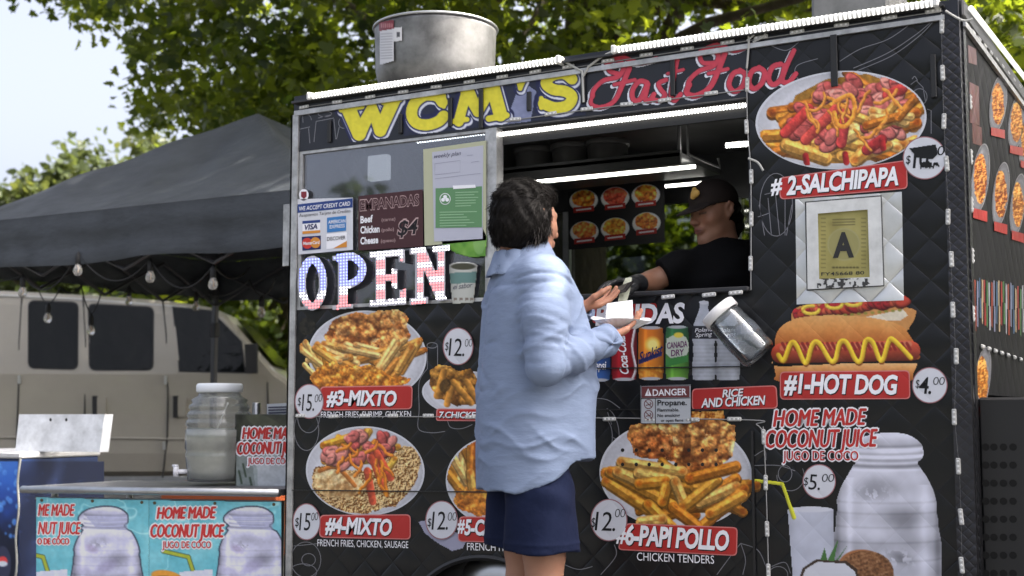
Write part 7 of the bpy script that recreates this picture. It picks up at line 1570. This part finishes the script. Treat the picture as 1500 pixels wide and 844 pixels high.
# ================================================================== the worker inside the cart
WY = .36
WO = at_y(1040., 330., WY); WO[2] = ZB
WA = math.radians(180 + 44); wl, lc = frame(WO, WA)
wk = thing('person', 'worker in dark brown cap and black T-shirt leaning on the serving window', 'person', WO)
def WP(px, py, y): return lc(at_y(float(px), float(py), y))
WH = WP(1046, 312, WY - .02); WAx = euler_axes(.17, .03, math.radians(17))
SKW = np.array([.27, .135, .085])
vw = Vol(WH - [.18, .15, .28], WH + [.18, .15, .17], .0042); WHP = head_vol(vw, WH, WAx, .97, True); vw.chain([WH + [-.03, 0, -.05], WH + [-.04, 0, -.13], WH + [-.045, 0, -.24]], [.052, .052, .06], .03); vw.chain([WH + [.02, 0, -.10], WH + [-.01, 0, -.16]], [.036, .046], .03)
wsR = WP(998, 394, WY - .12); elW = WP(954, 413, .16); wrW = WP(930, 416, .06); knW = WP(910, 414, .0)
sh2 = WP(1104, 384, WY + .10); ch = (wsR + sh2) / 2; wz = ch[2]
vb = Vol(np.minimum(np.minimum(wsR, sh2), wrW) - [.35, .35, 1.35], np.maximum(np.maximum(wsR, sh2), wrW) + [.3, .3, .15], .009)
nb = WH + [-.045, 0, -.20]; hipc = np.array([-.06, 0, .93]); 
vb.chain([nb, (nb + ch) / 2 + [-.02, 0, -.06], np.array([-.05, 0, 1.15]), hipc], [.06, .12, .13, .14], .05); vb.chain([wsR, ch + [-.02, 0, 0], sh2], [.05, .07, .05], .05); vb.chain([wsR, elW, wrW], [.050, .040, .031], .02); el2 = sh2 + [.02, .05, -.29]; vb.chain([sh2, el2, el2 + [.2, -.08, -.05]], [.05, .042, .034], .02)
for q in (-1, 1): vb.chain([hipc + [0, q * .085, -.02], [-.03, q * .09, .48], [-.06, q * .09, .07]], [.09, .066, .042], .02); vb.chain([[-.06, q * .09, .05], [.09, q * .10, .035]], [.045, .032], .02)
def wcol(V):
    c = skin_tones(V, SKW); h = V[:, 2] > WH[2] - .15; c[h] = face_tones(V[h], c[h], WHP, WAx, .97, lip=(.20, .07, .06)); return c
emit_vol('body', [vb, vw], wl, SKIN, wk, wcol)
vt = Vol(np.minimum(wsR, sh2) - [.30, .25, .80], np.maximum(wsR, sh2) + [.28, .25, .12], .0075)
vt.chain([nb + [0, 0, .012], (nb + ch) / 2 + [-.02, 0, -.05], np.array([-.045, 0, 1.15]), hipc + [0, 0, .05]], [.066, .15, .155, .16], .06); vt.chain([wsR, ch + [-.02, 0, 0], sh2], [.066, .09, .070], .05); slv = wsR + (elW - wsR) * .62; vt.chain([wsR, slv], [.066, .062], .03); slv2 = sh2 + (el2 - sh2) * .6; vt.chain([sh2, slv2], [.075, .07], .03)
x, y, z = vt.full(); rfw = np.random.RandomState(3); f2_ = .004 * np.sin(z * 40 + x * 25 + 3 * np.sin(y * 12)) + .004 * np.sin((x + y) * 30 + z * 14); vt.D = (vt.D - f2_).astype(np.float32)
q = np.stack([x, y, z], -1) - slv; ax_ = (elW - wsR) / np.linalg.norm(elW - wsR); t = q @ ax_; nr_ = np.linalg.norm(q - t[..., None] * ax_, axis=-1) < .12; vt.D = np.where(nr_ & (t > -.05), np.maximum(vt.D, t), vt.D)
dn = np.sqrt((x - nb[0]) ** 2 + (y - nb[1]) ** 2) - .058; vt.D = np.where(z > nb[2] - .03, np.maximum(vt.D, -dn), vt.D); vt.D = np.maximum(vt.D, .96 - z).astype(np.float32)
tsh = emit_vol('tshirt', [vt], wl, M('tshirt_black', (.006, .006, .0065), .9, spec=.1, bump=(14, .4, .015)), wk)
vp = Vol((-.32, -.30, .05), (.25, .30, 1.05), .010)
for q_ in (-1, 1): vp.chain([hipc + [0, q_ * .085, 0], [-.03, q_ * .095, .48], [-.06, q_ * .095, .10]], [.115, .088, .072], .03)
x, y, z = vp.full(); vp.D = np.maximum(vp.D, z - 1.0).astype(np.float32); emit_vol('trousers', [vp], wl, M('trousers_black', (.018, .018, .02), .85), wk)
vg = handbox(wrW, knW, .14); hand_vol(vg, wrW, knW - wrW + [0, 0, -.0], np.array([.2, .1, -1.0]), (.22, .28, .34, .4), .10, 1.02, (.7, .5), side=1); vg.chain([wrW, wrW + (elW - wrW) * .22], [.032, .036], .01)
emit_vol('glove', [vg], wl, M('glove_black', (.012, .013, .015), .38, bump=(40, .4, .006)), wk)
# cap with brim, small gold badge, tied back hair
vcp = Vol(WH - [.24, .16, .14], WH + [.26, .16, .19], .0042); L_ = None
EC = lambda f, l, u, r_, k, sub=False: vcp.ell(WH + WAx @ np.array([f, l, u]) * .97, np.array(r_) * .97, k, WAx, sub)
EC(-.008, 0, .048, (.106, .086, .088), .01); x, y, z = vcp.full(); Lw = (np.stack([x, y, z], -1) - WH) @ WAx / .97
vcp.D = np.maximum(vcp.D, (.030 - .10 * np.clip(-Lw[..., 0], 0, .1) - Lw[..., 2])).astype(np.float32)
br_z = .038 - 1.8 * Lw[..., 1] ** 2 - .35 * np.clip(Lw[..., 0] - .08, 0, .1); bd = np.maximum(np.abs(Lw[..., 2] - br_z) - .0045, np.sqrt(((Lw[..., 0] - .085) / .085) ** 2 + (Lw[..., 1] / .076) ** 2) * .08 - .08); bd = np.maximum(bd, .03 - Lw[..., 0])
h_ = np.clip(.5 + .5 * (vcp.D - bd) / .006, 0, 1); vcp.D = (vcp.D * (1 - h_) + bd * h_ - .006 * h_ * (1 - h_)).astype(np.float32)
CAPM = M('cap_brown', (.022, .016, .014), .85, spec=.2, bump=(60, .25, .004)); cap_ = emit_vol('cap', [vcp], wl, CAPM, wk)
vbt = Vol(WH - [.05, .09, .0], WH + [.16, .09, .16], .004); vbt.ell(WH + WAx @ np.array([.098, .022, .082]) * .97, np.array([.010, .024, .016]), .004, WAx); vbt.ell(WH + WAx @ np.array([.098, .006, .070]) * .97, np.array([.009, .012, .010]), .004, WAx); vbt.ell(WH + WAx @ np.array([.090, .012, .098]) * .97, np.array([.010, .010, .010]), .004, WAx); emit_vol('cap_badge', [vbt], wl, M('badge_gold', (.55, .33, .08), .6), cap_)
vhw = Vol(WH - [.24, .13, .24], WH + [.12, .13, .14], .005); EH = lambda f, l, u, r_, k: vhw.ell(WH + WAx @ np.array([f, l, u]) * .97, np.array(r_) * .97, k, WAx)
EH(-.03, 0, .01, (.084, .081, .080), .02); EH(-.085, 0, -.05, (.045, .05, .06), .03); x, y, z = vhw.full(); Lw = (np.stack([x, y, z], -1) - WH) @ WAx / .97
vhw.D = np.maximum(vhw.D, Lw[..., 0] - .010 - .03 * (Lw[..., 2] > .01)); vhw.D = (vhw.D + .003 * np.sin(Lw[..., 2] * 130 + Lw[..., 1] * 60) + .002 * np.sin(Lw[..., 0] * 160)).astype(np.float32)
eam = (np.abs(Lw[..., 1]) > .066) & (Lw[..., 0] > -.035) & (Lw[..., 2] < .035); vhw.D = np.where(eam, np.maximum(vhw.D, .002), vhw.D).astype(np.float32)
emit_vol('hair', [vhw], wl, HAIR, wk)
